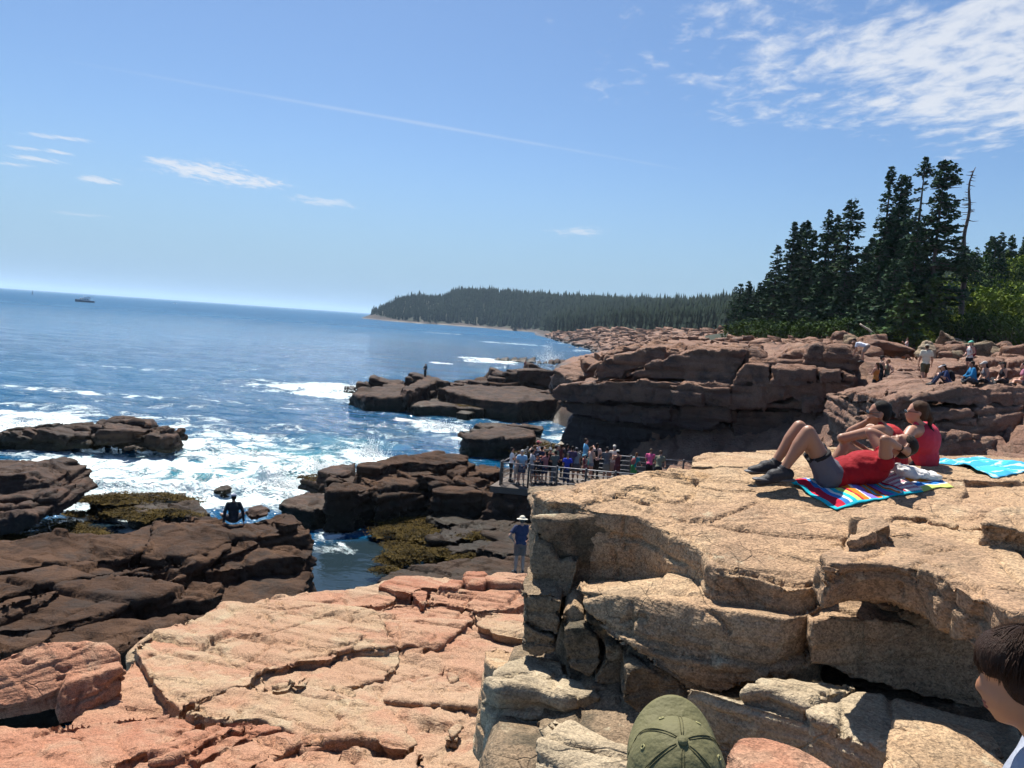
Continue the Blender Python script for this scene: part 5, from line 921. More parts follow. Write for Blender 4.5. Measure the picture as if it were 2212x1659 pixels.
def tubes(paths, sides=6):
    """paths: list of (points Nx3, radii N) -> verts, quads"""
    V = []; F = []; o = 0
    for P, rad in paths:
        P = np.asarray(P, float); n = len(P)
        T = np.gradient(P, axis=0); T /= np.linalg.norm(T, axis=1)[:, None] + 1e-9
        ref = np.array([1.0, 0, 0]) if abs(T[0][0]) < .8 else np.array([0, 1.0, 0])
        A = np.cross(T, ref); A /= np.linalg.norm(A, axis=1)[:, None] + 1e-9; B = np.cross(T, A)
        an = np.linspace(0, 2 * math.pi, sides, endpoint=False)
        ring = P[:, None] + (A[:, None] * np.cos(an)[None, :, None] + B[:, None] * np.sin(an)[None, :, None]) * np.asarray(rad)[:, None, None]
        V.append(ring.reshape(-1, 3))
        for i in range(n - 1):
            for j in range(sides):
                F.append((o + i * sides + j, o + i * sides + (j + 1) % sides, o + (i + 1) * sides + (j + 1) % sides, o + (i + 1) * sides + j))
        V.append(P[[0, -1]]); c0, c1 = o + n * sides, o + n * sides + 1
        for j in range(sides):
            F.append((c0, o + (j + 1) % sides, o + j, c0)); k = o + (n - 1) * sides; F.append((c1, k + j, k + (j + 1) % sides, c1))
        o += n * sides + 2
    return np.concatenate(V), F
def tube_mesh(name, paths, sides=6):
    V, F = tubes(paths, sides); me = bpy.data.meshes.new(name)
    me.from_pydata([tuple(v) for v in V], [], [f[:3] if f[3] == f[0] else f for f in F])
    me.polygons.foreach_set('use_smooth', np.ones(len(me.polygons), bool)); me.update(); return me
def spruce_meshes(name, H, Rr, seed, base=.14, dens=1.0, gaps=(), lean=0.0, power=.8, tuft=None, spray=.42, mat='spruce', side=0.0):
    rg = np.random.default_rng(seed); nb = int(H / .26 * 5 * dens)
    t = np.sort(base + (1 - base) * rg.random(nb) ** 1.08); az = rg.random(nb) * 2 * math.pi
    prof = (1 - t) ** power
    # sparse windows up the trunk
    keep = np.ones(nb, bool)
    for a, b, k in gaps: keep &= ~((t > a) & (t < b) & (rg.random(nb) < k))
    lump = 0.62 + 0.5 * fbm(np.stack([np.cos(az) * .9, np.sin(az) * .9, t * 7 + seed], 1), 2) + .38 * rg.random(nb)
    lowt = np.clip((t - base) / .12, .35, 1)
    ln = Rr * prof * np.clip(lump, .25, 1.35) * lowt * (1 + side * np.cos(az)) + .18
    if tuft: ln = np.where((t > tuft[0]), np.maximum(ln, Rr * tuft[1] * (1 - (t - tuft[0]) / (1.02 - tuft[0])) * (.6 + .7 * rg.random(nb))), ln)
    t, az, ln = t[keep], az[keep], ln[keep]; nb = len(t)
    bow = lambda h: lean * H * (h ** 1.6)
    cx = lambda h: np.array(bow(h))
    ns = np.clip((ln / .16).astype(int) + 3, 4, 26)
    idx = np.repeat(np.arange(nb), ns); m = len(idx)
    s = rg.random(m) ** .7                                   # place along the branch
    r_ = s * ln[idx]; droop = -.22 * s * ln[idx] + .16 * (s ** 3) * ln[idx] + (t[idx] > .85) * .35 * r_
    lat = rg.normal(size=m) * .16 * (.4 + ln[idx] * (1 - s) * .6)
    ca, sa = np.cos(az[idx]), np.sin(az[idx])
    hx = t[idx] * H
    C = np.stack([cx(t[idx]) + ca * r_ - sa * lat, sa * r_ + ca * lat, hx + droop + rg.normal(size=m) * .05], 1)
    # each spray: a small ragged diamond, pointing outwards and slightly up or down
    ang = az[idx] + rg.normal(size=m) * .75; el = rg.normal(size=m) * .38 - .12
    d1 = np.stack([np.cos(ang) * np.cos(el), np.sin(ang) * np.cos(el), np.sin(el)], 1)
    up = rg.normal(size=(m, 3)) * .55 + np.array([0, 0, 1.0]); d2 = np.cross(d1, up); d2 /= np.linalg.norm(d2, axis=1)[:, None] + 1e-9
    L_ = spray * (.55 + .75 * rg.random(m)) * np.clip(.55 + ln[idx] * .25, .5, 1.1); Wd = L_ * (.24 + .18 * rg.random(m))
    V = np.stack([C - d1 * L_[:, None] * .4, C + d2 * Wd[:, None], C + d1 * L_[:, None] * .6, C - d2 * Wd[:, None]], 1).reshape(-1, 3)
    V[:, 2] += np.tile(np.array([0, -.02, .0, -.02]), m)
    F = np.arange(m * 4).reshape(-1, 4)
    cr = mesh_np(name + '_crown', V, F, smooth=False); fattr(cr, 'tint', np.repeat(rg.random(m), 4))
    cr.materials.append(MV[mat])
    hs = np.linspace(-.06, 1, 12); tp = [(np.stack([cx(np.clip(hs, 0, 1)), 0 * hs, hs * H], 1), np.clip(.017 * H * (1 - hs) ** .8, .015, 9))]
    sel = np.where(ln > .5)[0]; sel = sel[rg.random(len(sel)) < .5]
    for i in sel:
        q = np.array([0, .5, 1.0]); rr_ = q * ln[i] * .95
        tp.append((np.stack([cx(t[i]) + np.cos(az[i]) * rr_, np.sin(az[i]) * rr_, t[i] * H - .22 * rr_ + .16 * q ** 3 * ln[i]], 1), np.array([.03, .02, .008]) * (1 + H / 20)))
    tr = tube_mesh(name + '_trunk', tp, 5); tr.materials.append(MV['bark'])
    return cr, tr
def place_tree(name, meshes, loc, rot, sc, label, group=None, cat='tree'):
    t = empty(name, loc, label, cat, group); t.rotation_euler = (0, 0, rot); t.scale = (sc, sc, sc)
    for me, nm in zip(meshes, ('crown', 'trunk')): link(nm, me, None, t)
    return t
def gz(x, y): return float(near_z(np.array([x, x + .3]), np.array([y, y]))[0][0])
# the grove: each spruce measured on its own (top in the picture, distance, crown half-width in metres)
GR = [ # u_top, v_top, d, radius, label, options
 (1600, 614, 112, 2.2, 'small spruce at the left end of the grove, first above the pink ledges', dict(dens=.9)),
 (1619, 608, 108, 2.2, 'second small spruce from the left end of the grove', dict()),
 (1643, 611, 104, 2.3, 'third small spruce from the left end of the grove', dict()),
 (1660, 590, 104, 2.4, 'short bushy spruce below the slim lone spire on the left of the grove', dict()),
 (1682, 530, 98, 2.6, 'slim spruce spire standing a step left of the main grove', dict(gaps=((.55, .9, .35),))),
 (1718, 480, 94, 2.7, 'left one of three pointed spruces on the left flank of the grove', dict()),
 (1736, 481, 95, 2.3, 'middle one of three pointed spruces on the left flank of the grove', dict()),
 (1747, 477, 92, 2.4, 'right one of three pointed spruces on the left flank of the grove', dict(gaps=((.6, .85, .4),))),
 (1759, 499, 90, 2.7, 'shorter spruce right of the three pointed ones', dict()),
 (1793, 455, 88, 3.0, 'pointed dense spruce left of the open-branched spruce in mid grove', dict()),
 (1812, 464, 90, 2.8, 'dense spruce tucked directly left of the open-branched mid-grove spruce', dict()),
 (1841, 431, 84, 3.4, 'open-branched spruce with layered boughs in the middle of the grove', dict(gaps=((.3, .8, .45),), power=.55, side=.25)),
 (1870, 540, 92, 2.6, 'low spruce in the dip between the mid-grove and the tall spruces', dict()),
 (1885, 515, 84, 2.6, 'half-height spruce leaning against the tall spruces from the left', dict()),
 (1927, 361, 78, 3.2, 'tall spruce with a slim spire, leftmost of the tallest group', dict(gaps=((.72, .9, .6),))),
 (1950, 378, 78, 3.0, 'tall dense spruce right of the slim spire', dict(power=.7)),
 (1962, 382, 80, 2.9, 'tall dense spruce left of the tufted tallest spruce', dict(power=.7)),
 (2000, 341, 74, 2.9, 'tallest spruce with a tuft at its top above a bare neck', dict(gaps=((.68, .9, .8),), tuft=(.90, .36))),
 (2042, 350, 70, 3.2, 'broad tall spruce with wide ragged boughs next to the dead tree', dict(gaps=((.15, .8, .38),), power=.45, side=.3)),
 (1985, 480, 70, 3.2, 'mid-height dark spruce in front of the tallest ones', dict()),
 (1905, 520, 76, 3.2, 'mid-height spruce at the front of the tall group, left side', dict()),
 (1935, 560, 70, 3.2, 'low dark spruce at the front foot of the tall group', dict()),
 (1830, 560, 82, 3.0, 'low dark spruce at the front foot of the mid grove', dict()),
 (1780, 575, 86, 2.9, 'low dark spruce at the front foot of the left flank', dict()),
 (1725, 585, 92, 2.8, 'low spruce below the three pointed ones', dict()),
 (1960, 610, 66, 2.8, 'small green spruce lit at its tips under the tall group', dict(mat='spruce_young')),
 (2020, 600, 68, 2.6, 'small spruce under the broad tall spruce', dict(mat='spruce_young')),
 (1880, 630, 72, 2.4, 'small spruce at the rocks in front of the grove', dict()),
 (2110, 560, 84, 2.8, 'spruce growing behind the dead tree trunk', dict()),
 (2144, 511, 110, 3.2, 'pointed green spruce on the slope right of the dead tree', dict(mat='spruce_young')),
 (2168, 525, 112, 3.2, 'second pointed spruce on the slope right of the dead tree', dict()),
 (2188, 508, 108, 3.4, 'third pointed spruce on the slope, close to the right edge', dict(mat='spruce_young')),
 (2222, 498, 100, 3.2, 'spruce cut by the right edge of the view above the shrubs', dict()),
]
GBASE = {}
for k, (u, v, d, rad, lb, op) in enumerate(GR):
    tp_ = at(u, v, d); op = dict(op)
    vb = 721 + (u - 1600) * 0.036
    base_ = at(u, vb, d); x, y = tp_.x, d
    z = min(gz(x, y), base_.z + 1.5) - .2; H = tp_.z - z
    ms = spruce_meshes('spruce', H, rad * .94, 100 + k, base=.10 if H < 12 else .16, spray=.50 if d < 90 else .58, **dict(dict(dens=1.55), **op))
    place_tree('spruce_tree', ms, (x, y, z), 0 if 'side' in op else k * 1.3, 1.0, lb, 'spruces of the grove above the cliff')
# dead tree
def dead_tree():
    b0, t0 = at(2070, 735, 72), at(2102, 361, 72); n = 26; q = np.linspace(0, 1, n)
    rg = np.random.default_rng(4)
    P = np.array(b0)[None] * (1 - q)[:, None] + np.array(t0)[None] * q[:, None]
    P[:, 0] += .35 * np.sin(q * 7) * q * .8 + .25 * np.sin(q * 19) * q
    P -= np.array(b0)
    t = empty('dead_tree', b0, 'bare dead tree with a crooked trunk and stub branches beside the tallest spruces', 'tree')
    link('trunk', tube_mesh('dead_trunk', [(P, .26 * (1 - q) ** .7 + .03)], 8), MV['dead'], t)
    br = []
    for i in range(70):
        h = rg.uniform(.36, .99); c = np.array([np.interp(h, q, P[:, j]) for j in range(3)]); a = rg.uniform(0, 6.28); ln = rg.uniform(.5, 1.9) * (1.25 - h)
        w = np.linspace(0, 1, 5); br.append((c + np.stack([np.cos(a) * ln * w + rg.normal(size=5) * .04, np.sin(a) * ln * w + rg.normal(size=5) * .04, ln * (-.35 * w + .3 * w ** 2 + .12 * rg.normal() * w)], 1), .035 * (1 - w) + .012))
    link('branches', tube_mesh('dead_branches', br, 4), MV['dead'], t)
    rg = np.random.default_rng(9); m = 900     # thin remnant foliage low on the trunk
    h = rg.uniform(.36, .55, m); a = rg.uniform(0, 6.28, m); r_ = rg.random(m) * 1.5 * (1 - (h - .36) / .3)
    C = np.stack([np.interp(h, q, P[:, 0]) + np.cos(a) * r_, np.interp(h, q, P[:, 1]) + np.sin(a) * r_, np.interp(h, q, P[:, 2]) - .25 * r_], 1)
    d1 = rg.normal(size=(m, 3)); d1 /= np.linalg.norm(d1, axis=1)[:, None]; d2 = np.cross(d1, rg.normal(size=(m, 3))); d2 /= np.linalg.norm(d2, axis=1)[:, None]
    V = np.stack([C - d1 * .2, C + d2 * .07, C + d1 * .2, C - d2 * .07], 1).reshape(-1, 3); me = mesh_np('remnant', V, np.arange(m * 4).reshape(-1, 4), False); fattr(me, 'tint', np.repeat(rg.random(m), 4))
    link('crown', me, MV['spruce'], t)
dead_tree()
# spruces further along the slope and behind, from shared meshes
VAR = [spruce_meshes('spruce', 12.0, 2.6, 300 + k, base=.06, spray=.6, dens=.8, mat='spruce' if k % 3 else 'spruce_young') for k in range(5)]
rr = random.Random(21); BK = []
for k in range(46):
    if k < 26: u = rr.uniform(2085, 2330); d = rr.uniform(92, 150)
    else: u = rr.uniform(1570, 1740); d = rr.uniform(118, 170)
    p = at(u, 700, d); z = gz(p.x, p.y); sc = rr.uniform(.6, 1.0) if u > 2080 else rr.uniform(.42, .75)
    place_tree('spruce_tree', VAR[k % 5], (p.x, p.y, z - .3), rr.uniform(0, 6), sc, 'spruce on the wooded slope right of the dead tree, one of many alike' if k < 26 else 'spruce in the dense rank behind the left end of the grove', 'spruces on the slope behind' if k < 26 else 'spruces behind the left end of the grove')
# broadleaf shrubs
def shrub_meshes(name, blobs, n, size, mat, seed):
    rg = np.random.default_rng(seed); Vs = []; tot = sum(b[3] ** 2 for b in blobs)
    C = []
    for (x, y, z, r) in blobs:
        k = int(n * r * r / tot); d = rg.normal(size=(k, 3)); d /= np.linalg.norm(d, axis=1)[:, None]
        rad = r * (.62 + .45 * rg.random(k)) * (1 + .25 * perlin(d * 2.5 + x)); C.append(np.array([x, y, z]) + d * rad[:, None] * np.array([1, 1, .8]))
    C = np.concatenate(C); m = len(C)
    d1 = rg.normal(size=(m, 3)); d1 /= np.linalg.norm(d1, axis=1)[:, None]; d2 = np.cross(d1, rg.normal(size=(m, 3))); d2 /= np.linalg.norm(d2, axis=1)[:, None]
    L_ = size * (.6 + .8 * rg.random(m)); V = np.stack([C - d1 * L_[:, None], C + d2 * L_[:, None] * .5, C + d1 * L_[:, None], C - d2 * L_[:, None] * .5], 1).reshape(-1, 3)
    me = mesh_np(name, V, np.arange(m * 4).reshape(-1, 4), False); fattr(me, 'tint', np.repeat(rg.random(m), 4)); me.materials.append(MV[mat])
    b0 = np.array(blobs); tp = []
    for (x, y, z, r) in blobs: tp.append((np.array([[x * .2, y * .2, -.2], [x * .6, y * .6, z * .5], [x, y, z]]), np.array([.09, .06, .03])))
    return me, tube_mesh(name + '_stems', tp, 5)
def shrub(u, v, d, w, h, mat, lb, seed, n=3600, size=.14, cat='shrub', name='shrub', dz=0.0):
    rr = random.Random(seed); p = at(u, v, d); z = gz(p.x, d) + dz
    bl = [(rr.uniform(-w, w) * .7, rr.uniform(-w, w) * .5, rr.uniform(.25, .8) * h, rr.uniform(.28, .5) * w) for _ in range(11)]
    a, b = shrub_meshes('shrub_leaves', bl, n, size, mat, seed); b.materials.append(MV['bark'])
    t = empty(name, (p.x, d, z), lb, cat, 'broadleaf growth under the spruces'); link('foliage', a, None, t); link('stems', b, None, t)
for k, a in enumerate(((2085, 690, 78, 3.6, 5.4, 'leaf', 'bright yellow-green bush just right of the dead trunk base'), (2130, 690, 80, 4.2, 6.4, 'leaf', 'sunlit green bush in the middle of the right slope'), (2185, 700, 78, 4.0, 5.2, 'leaf', 'sunlit green bush near the right edge'), (2150, 640, 96, 5.0, 10.5, 'leafdk', 'tall leafy tree on the slope right of the dead tree', ), (2205, 640, 98, 5.0, 11.0, 'leaf', 'yellow-green leafy tree at the right edge'), (2240, 690, 80, 4.0, 6.0, 'leafdk', 'dark bush cut by the right edge'), (2050, 710, 72, 2.4, 2.6, 'leaf', 'small bright bush left of the dead trunk base'),
         (2120, 728, 68, 3.2, 2.6, 'leafdk', 'dark low bush behind the boulders, right of the dead trunk'), (2180, 732, 66, 3.4, 3.2, 'leafdk', 'dark low bush behind the terrace near the right edge'), (2225, 738, 62, 3.0, 3.4, 'leafdk', 'dark low bush at the right edge behind the terrace'), (1660, 718, 88, 3.4, 1.3, 'leafdk', 'low green bush on the rocks under the left flank of the grove'), (1700, 716, 84, 3.0, 1.4, 'leafdk', 'low dark green bush beside the sunlit one under the left flank'), (1770, 716, 78, 2.6, 1.8, 'leafdk', 'low bush under the mid grove'), (1830, 722, 74, 2.6, 2.0, 'leafdk', 'low bush among driftwood logs'), (1900, 722, 70, 2.4, 2.0, 'leafdk', 'low bush left of the grove trunks'), (1960, 728, 66, 2.0, 1.6, 'leaf', 'low bright bush at the grove trunks'), (1620, 722, 96, 3.2, 1.5, 'leafdk', 'low bush at the far left foot of the grove'), (1740, 700, 92, 3, 2.2, 'leafdk', 'bush deep under the left flank'), (2010, 722, 74, 3, 2.6, 'leafdk', 'bush behind the grove trunks'), (2095, 640, 92, 3.4, 7.5, 'leafdk', 'leafy sapling just behind the dead tree'))):
    shrub(*a, seed=500 + k, n=4200 if a[4] > 4 else 1900, size=.17 if a[2] > 75 else .14, cat='tree' if a[4] > 7 else 'shrub', name='leafy_tree' if a[4] > 7 else 'shrub')
# driftwood logs leaning at the edge of the grove
for k, (a, b, d, r_, lb) in enumerate((((1865, 688), (1912, 716), 70, .13, 'longer bleached driftwood log leaning under the grove'), ((1858, 700), (1888, 720), 68, .11, 'shorter bleached driftwood log leaning under the grove'), ((2040, 726), (2075, 735), 66, .08, 'fallen grey branch behind the terrace boulders'))):
    p, q = at(*a, d + 1.0), at(*b, d); t = np.linspace(0, 1, 6); P = np.array(p)[None] * (1 - t)[:, None] + np.array(q)[None] * t[:, None]; P += np.random.default_rng(k).normal(size=P.shape) * .04
    o = link('driftwood_log', tube_mesh('log', [(P, r_ * (.7 + .4 * t))], 8), MV['drift']); tag(o, lb, 'log')
# the far spruce woods: one mass
def woods(name, n, seed, dom, hmin, hmax, label, mat):
    rg = np.random.default_rng(seed)
    y = np.exp(rg.uniform(math.log(dom[0]), math.log(dom[1]), n)); a = np.radians(rg.uniform(dom[2], dom[3], n)); x = y * np.tan(a)
    z, veg = far_z(x, y); ok = veg > .55
    if dom[0] < 200: ok &= ~((y < 215) & (np.degrees(a) < 22.5))
    x, y, z = x[ok], y[ok], z[ok]; n = len(x)
    h = rg.uniform(hmin, hmax, n) * np.clip(y / 1000 + .35, .7, 1.15) * (1 + .25 * (rg.random(n) < .08)) * np.where((y > 1000) & (x < -120), .7, 1); r = h * rg.uniform(.15, .24, n)
    V = []; F = []; T = []; o = 0; tiers = ((.0, 1.0, .55), (.34, .72, .82), (.66, .38, 1.04)); sd = 4
    an = np.linspace(0, 2 * math.pi, sd, endpoint=False)
    for (b0, rs, tp) in tiers:
        ph = rg.random((n, 1)) * 6; ra = r[:, None] * rs * rg.uniform(.65, 1.25, (n, sd))
        ring = np.stack([x[:, None] + np.cos(an + ph) * ra, y[:, None] + np.sin(an + ph) * ra, (z + h * b0)[:, None] + rg.uniform(-.05, .04, (n, sd)) * h[:, None]], 2)
        apex = np.stack([x, y, z + h * tp], 1)[:, None]
        V.append(np.concatenate([ring, apex], 1).reshape(-1, 3))
        i = np.arange(n)[:, None] * (sd + 1) + o; j = np.arange(sd)[None]
        F.append(np.stack([i + j, i + (j + 1) % sd, np.broadcast_to(i + sd, (n, sd))], 2).reshape(-1, 3)); o += n * (sd + 1); T.append(np.repeat(rg.random(n), sd + 1))
    me = mesh_np(name, np.concatenate(V), np.concatenate(F), False); fattr(me, 'tint', np.concatenate(T))
    ob = link(name, me, MV[mat]); tag(ob, label, 'forest', kind='stuff')
woods('spruce_forest', 9000, 32, (850, 1480, -13.5, 12), 9, 15, 'dense spruce wood on the far headland', 'far')
woods('spruce_forest', 17000, 31, (160, 1500, -13.5, 30), 9, 15, 'dark spruce forest along the far coast behind the ledges', 'far')
# rockweed draped over the low rocks round the tide pool
def weed(pts, n, seed, zb, name='rockweed'):
    rg = np.random.default_rng(seed); V = []; T = []
    for (u, v, rx, ry, z, k) in pts:
        c = atz(u, v, z); m = int(n * k); q = rg.normal(size=(m, 2)) * .5; q = q[np.linalg.norm(q, axis=1) < 1.05]; m = len(q)
        X = c.x + q[:, 0] * rx; Y = c.y + q[:, 1] * ry
        Z = z + .10 * fbm(np.stack([X, Y, X * 0 + seed], 1) * 1.3, 3) + zb * (1 - (q ** 2).sum(1)) + rg.random(m) * .05
        a = rg.random(m) * 6.28; L_ = .09 + .12 * rg.random(m); w = .014 + .012 * rg.random(m)
        d1 = np.stack([np.cos(a), np.sin(a), rg.normal(size=m) * .25], 1); d2 = np.stack([-np.sin(a), np.cos(a), rg.normal(size=m) * .3], 1)
        C = np.stack([X, Y, Z], 1)
        V.append(np.stack([C - d1 * L_[:, None] * .5, C + d2 * w[:, None], C + d1 * L_[:, None] * .5 - np.array([0, 0, .05]), C - d2 * w[:, None]], 1).reshape(-1, 3)); T.append(np.repeat(rg.random(m), 4))
    V = np.concatenate(V); me = mesh_np(name, V, np.arange(len(V)).reshape(-1, 4), False); fattr(me, 'tint', np.concatenate(T)); return me
def weed_bed(pts, seed):
    """the soaked mat under the fronds"""
    V = []; F = []; o = 0; n = 26
    for i, (u, v, rx, ry, z, k) in enumerate(pts):
        c = atz(u, v, z); g_ = np.linspace(-1.25, 1.25, n); A, B = np.meshgrid(g_, g_, indexing='ij'); A, B = A.ravel(), B.ravel(); X = c.x + A * rx; Y = c.y + B * ry; r2 = A * A + B * B
        Z = z + .10 * fbm(np.stack([X, Y, X * 0 + seed], 1) * 1.3, 3) + .10 * (1 - r2) + .05 * fbm(np.stack([X, Y, X * 0], 1) * 5, 2) - .03 - np.clip(r2 - .9, 0, 9) * .35
        f = grid_faces(n, n)[:, ::-1]; hole = fbm(np.stack([X, Y, X * 0 + 4], 1) * .9, 3); keep = (r2[f].max(1) < .95) & (hole[f].max(1) < .22); V.append(np.stack([X, Y, Z], 1)); F.append(f[keep] + o); o += n * n
    me = mesh_np('weed_bed', np.concatenate(V), np.concatenate(F)); fattr(me, 'tint', np.random.default_rng(seed).random(o)); return me
WP = [(875, 1122, 1.9, 1.4, .35, 1.2), (860, 1150, 1.4, 1.3, .25, 1), (910, 1150, 1.5, 1.3, .45, 1), (950, 1160, 1.2, 1.2, .55, .7), (895, 1182, 1.4, 1.1, .3, 1), (868, 1212, 1.1, .8, .25, .9), (910, 1200, 1.5, .9, .5, .8), (960, 1195, 1.5, .7, .65, .7), (1000, 1200, 1.4, .6, .8, .6), (835, 1236, .7, .4, .25, .4), (1040, 1160, 1.2, .8, .9, .4)]
o = link('rockweed', weed(WP, 1900, 1, .10), MV['weed']); link('weed_bed', weed_bed(WP, 1), MV['weed'], o)
tag(o, 'olive rockweed covering the low rocks beside the tide pool', 'seaweed', kind='stuff')
WP = [(230, 1080, 1.8, .7, .75, .7), (330, 1075, 2.4, .8, .75, .8), (300, 1110, 1.5, 1.0, .6, .9), (340, 1120, 1.2, .8, .8, .6), (110, 1140, 1.5, 1.4, .3, 1), (160, 1150, 1.4, 1.0, .2, .7), (190, 1112, 1.2, .6, .2, .4), (380, 1110, 1.2, .6, 1.2, .4), (60, 1165, 2, .8, .5, .6)]
o = link('rockweed', weed(WP, 1900, 2, .08), MV['weed']); link('weed_bed', weed_bed(WP, 2), MV['weed'], o)
tag(o, 'olive rockweed on the low shelf behind the dark ledge', 'seaweed', kind='stuff')
WP = [(1110, 962, 3.4, 1.4, .75, 1), (1180, 962, 3.0, 1.2, .75, .8), (1060, 955, 1.6, 1.0, .6, .5), (1140, 975, 3, 1.0, .6, .7), (690, 1034, 1.2, .8, .95, .4), (830, 852, 3, 1.5, 1.0, .4), (1010, 878, 3, 1.5, .9, .5)]
o = link('rockweed', weed(WP, 1600, 3, .08), MV['weed']); link('weed_bed', weed_bed(WP, 3), MV['weed'], o)
tag(o, 'olive rockweed skirting the rocks in the inlet behind the crowd', 'seaweed', kind='stuff')
# ------------------------------------------------------------------ viewing platform, railing
def plain(name, c, rough=.6, metal=0.0, var=.25, scale=20.0, bump=0.0):
    m, nt, b = new_mat(name); pos = N(nt, 'ShaderNodeTexCoord').outputs['Object']
    n_ = NOISE(nt, pos, scale, 4, .6)
    L(nt, MIX(nt, n_, tuple(v * (1 - var) for v in c), tuple(min(1, v * (1 + var)) for v in c)), b.inputs['Base Color'])
    b.inputs['Roughness'].default_value = rough; b.inputs['Metallic'].default_value = metal
    if bump: L(nt, N(nt, 'ShaderNodeBump', {'Height': NOISE(nt, pos, scale * 4, 3, .6), 'Distance': bump, 'Strength': .6}), b.inputs['Normal'])
    return m
MP = {'steel': plain('galvanised_steel', (.17, .17, .18), .5, .7), 'post': plain('weathered_post', (.085, .07, .06), .7, .2), 'concrete': plain('worn_concrete', (.10, .08, .066), .9, 0, .3, 2.0, .01), 'white': plain('white_paint', (.75, .76, .78), .4), 'hull': plain('dark_hull', (.10, .12, .16), .4), 'glassd': plain('dark_glass', (.03, .04, .05), .15), 'buoy': plain('dark_buoy', (.05, .06, .05), .6)}
def box_mesh(name, c, sx, sy, sz):
    bm = bmesh.new(); bmesh.ops.create_cube(bm, size=1.0); bmesh.ops.scale(bm, vec=(sx, sy, sz), verts=bm.verts); bmesh.ops.bevel(bm, geom=bm.edges, offset=min(sx, sy, sz) * .12, segments=1, affect='EDGES'); bmesh.ops.translate(bm, vec=c, verts=bm.verts)
    me = bpy.data.meshes.new(name); bm.to_mesh(me); bm.free(); return me
def Q1(px, py): return (1071.5 + px * .1875, 915.9 + py * .1875)
N0 = at(1080, 1048, 34.0); NB = at(1351, 1074, 32.5)
e_ = (NB - N0); e_.z = 0; RL = e_.normalized(); RS = (NB.z - N0.z) / e_.length; RP = Vector((-RL.y, RL.x, 0))       # along the ramp, its rise, across it (away from us)
if RP.y < 0: RP = -RP
RN = RL.cross(RP) if RL.cross(RP).z > 0 else -RL.cross(RP)
RNORM = (RN - RL * RS).normalized()
def ramp_pt(s, w): return N0 + RL * s + RP * w + Vector((0, 0, RS * s))
RW = 4.6; SL = 9.4
pf = []
cs = [ramp_pt(-.35, -.35), ramp_pt(SL, -.35), ramp_pt(SL, RW + .3), ramp_pt(-.35, RW + .3)]
V = [tuple(p) for p in cs] + [tuple(p - Vector((0, 0, .28))) for p in cs]
me = bpy.data.meshes.new('ramp_slab'); me.from_pydata(V, [], [(0, 1, 2, 3), (7, 6, 5, 4), (0, 4, 5, 1), (1, 5, 6, 2), (2, 6, 7, 3), (3, 7, 4, 0)])
o = link('viewing_platform', me, MP['concrete']); tag(o, 'sloping concrete viewing platform crowded with visitors behind the railing', 'platform')
OPR = outcrop('dark rough rock carrying the viewing platform', 'dark_outcrop')
hull(OPR, [ramp_pt(a, b) + Vector((0, 0, c)) for a, b, c in ((-.2, -.2, -.32), (SL, -.2, -.32), (SL, RW, -.32), (-.2, RW, -.32), (-1.2, -.9, -2.6), (SL, -1.2, -4), (SL, RW + 1, -5), (-1, RW + 1, -3), (5, -.9, -1.2), (10, -1.0, -1.4))], 'wetdark', .10, prm=dict(DK, plate=.1))
run_jobs()
def railing(name, p0, p1, n, label, up=Vector((0, 0, 1.07)), rails=5):
    t = empty(name, p0, label, 'railing'); loc = lambda p: np.array(p - p0)
    for i in range(n):
        p = p0.lerp(p1, i / (n - 1)); po = link('post', tube_mesh('post', [(np.array([loc(p - Vector((0, 0, .15))), loc(p + up * .5), loc(p + up)]), np.array([.045] * 3))], 8), MP['post'], t)
        bmc = tube_mesh('post_cap', [(np.array([loc(p + up), loc(p + up * 1.03)]), np.array([.055, .03]))], 8); link('post_cap', bmc, MP['steel'], po)
    for k in range(rails):
        h = up * (.12 + .84 * k / (rails - 1)); r_ = .024 if k == rails - 1 else .013
        link('rail', tube_mesh('rail', [(np.array([loc(p0 + h), loc(p0.lerp(p1, .5) + h), loc(p1 + h)]), np.array([r_] * 3))], 6), MP['steel'], t)
    return t
railing('railing', ramp_pt(0, 0), ramp_pt(SL - .5, 0), 8, 'steel post railing along the near side of the viewing platform')
railing('railing', ramp_pt(0, .25), ramp_pt(0, RW), 3, 'short steel railing closing the sea end of the platform')
railing('railing', ramp_pt(.2, RW), ramp_pt(SL - .5, RW), 8, 'steel post railing along the far side of the platform by the cliff')
hp = at(*Q1(340, 330), 42.0); hq = at(*Q1(640, 235), 47.0)
railing('railing', hp - Vector((0, 0, 1.0)), hq - Vector((0, 0, 1.0)), 3, 'handrail running down to the sea behind the crowd', rails=3)

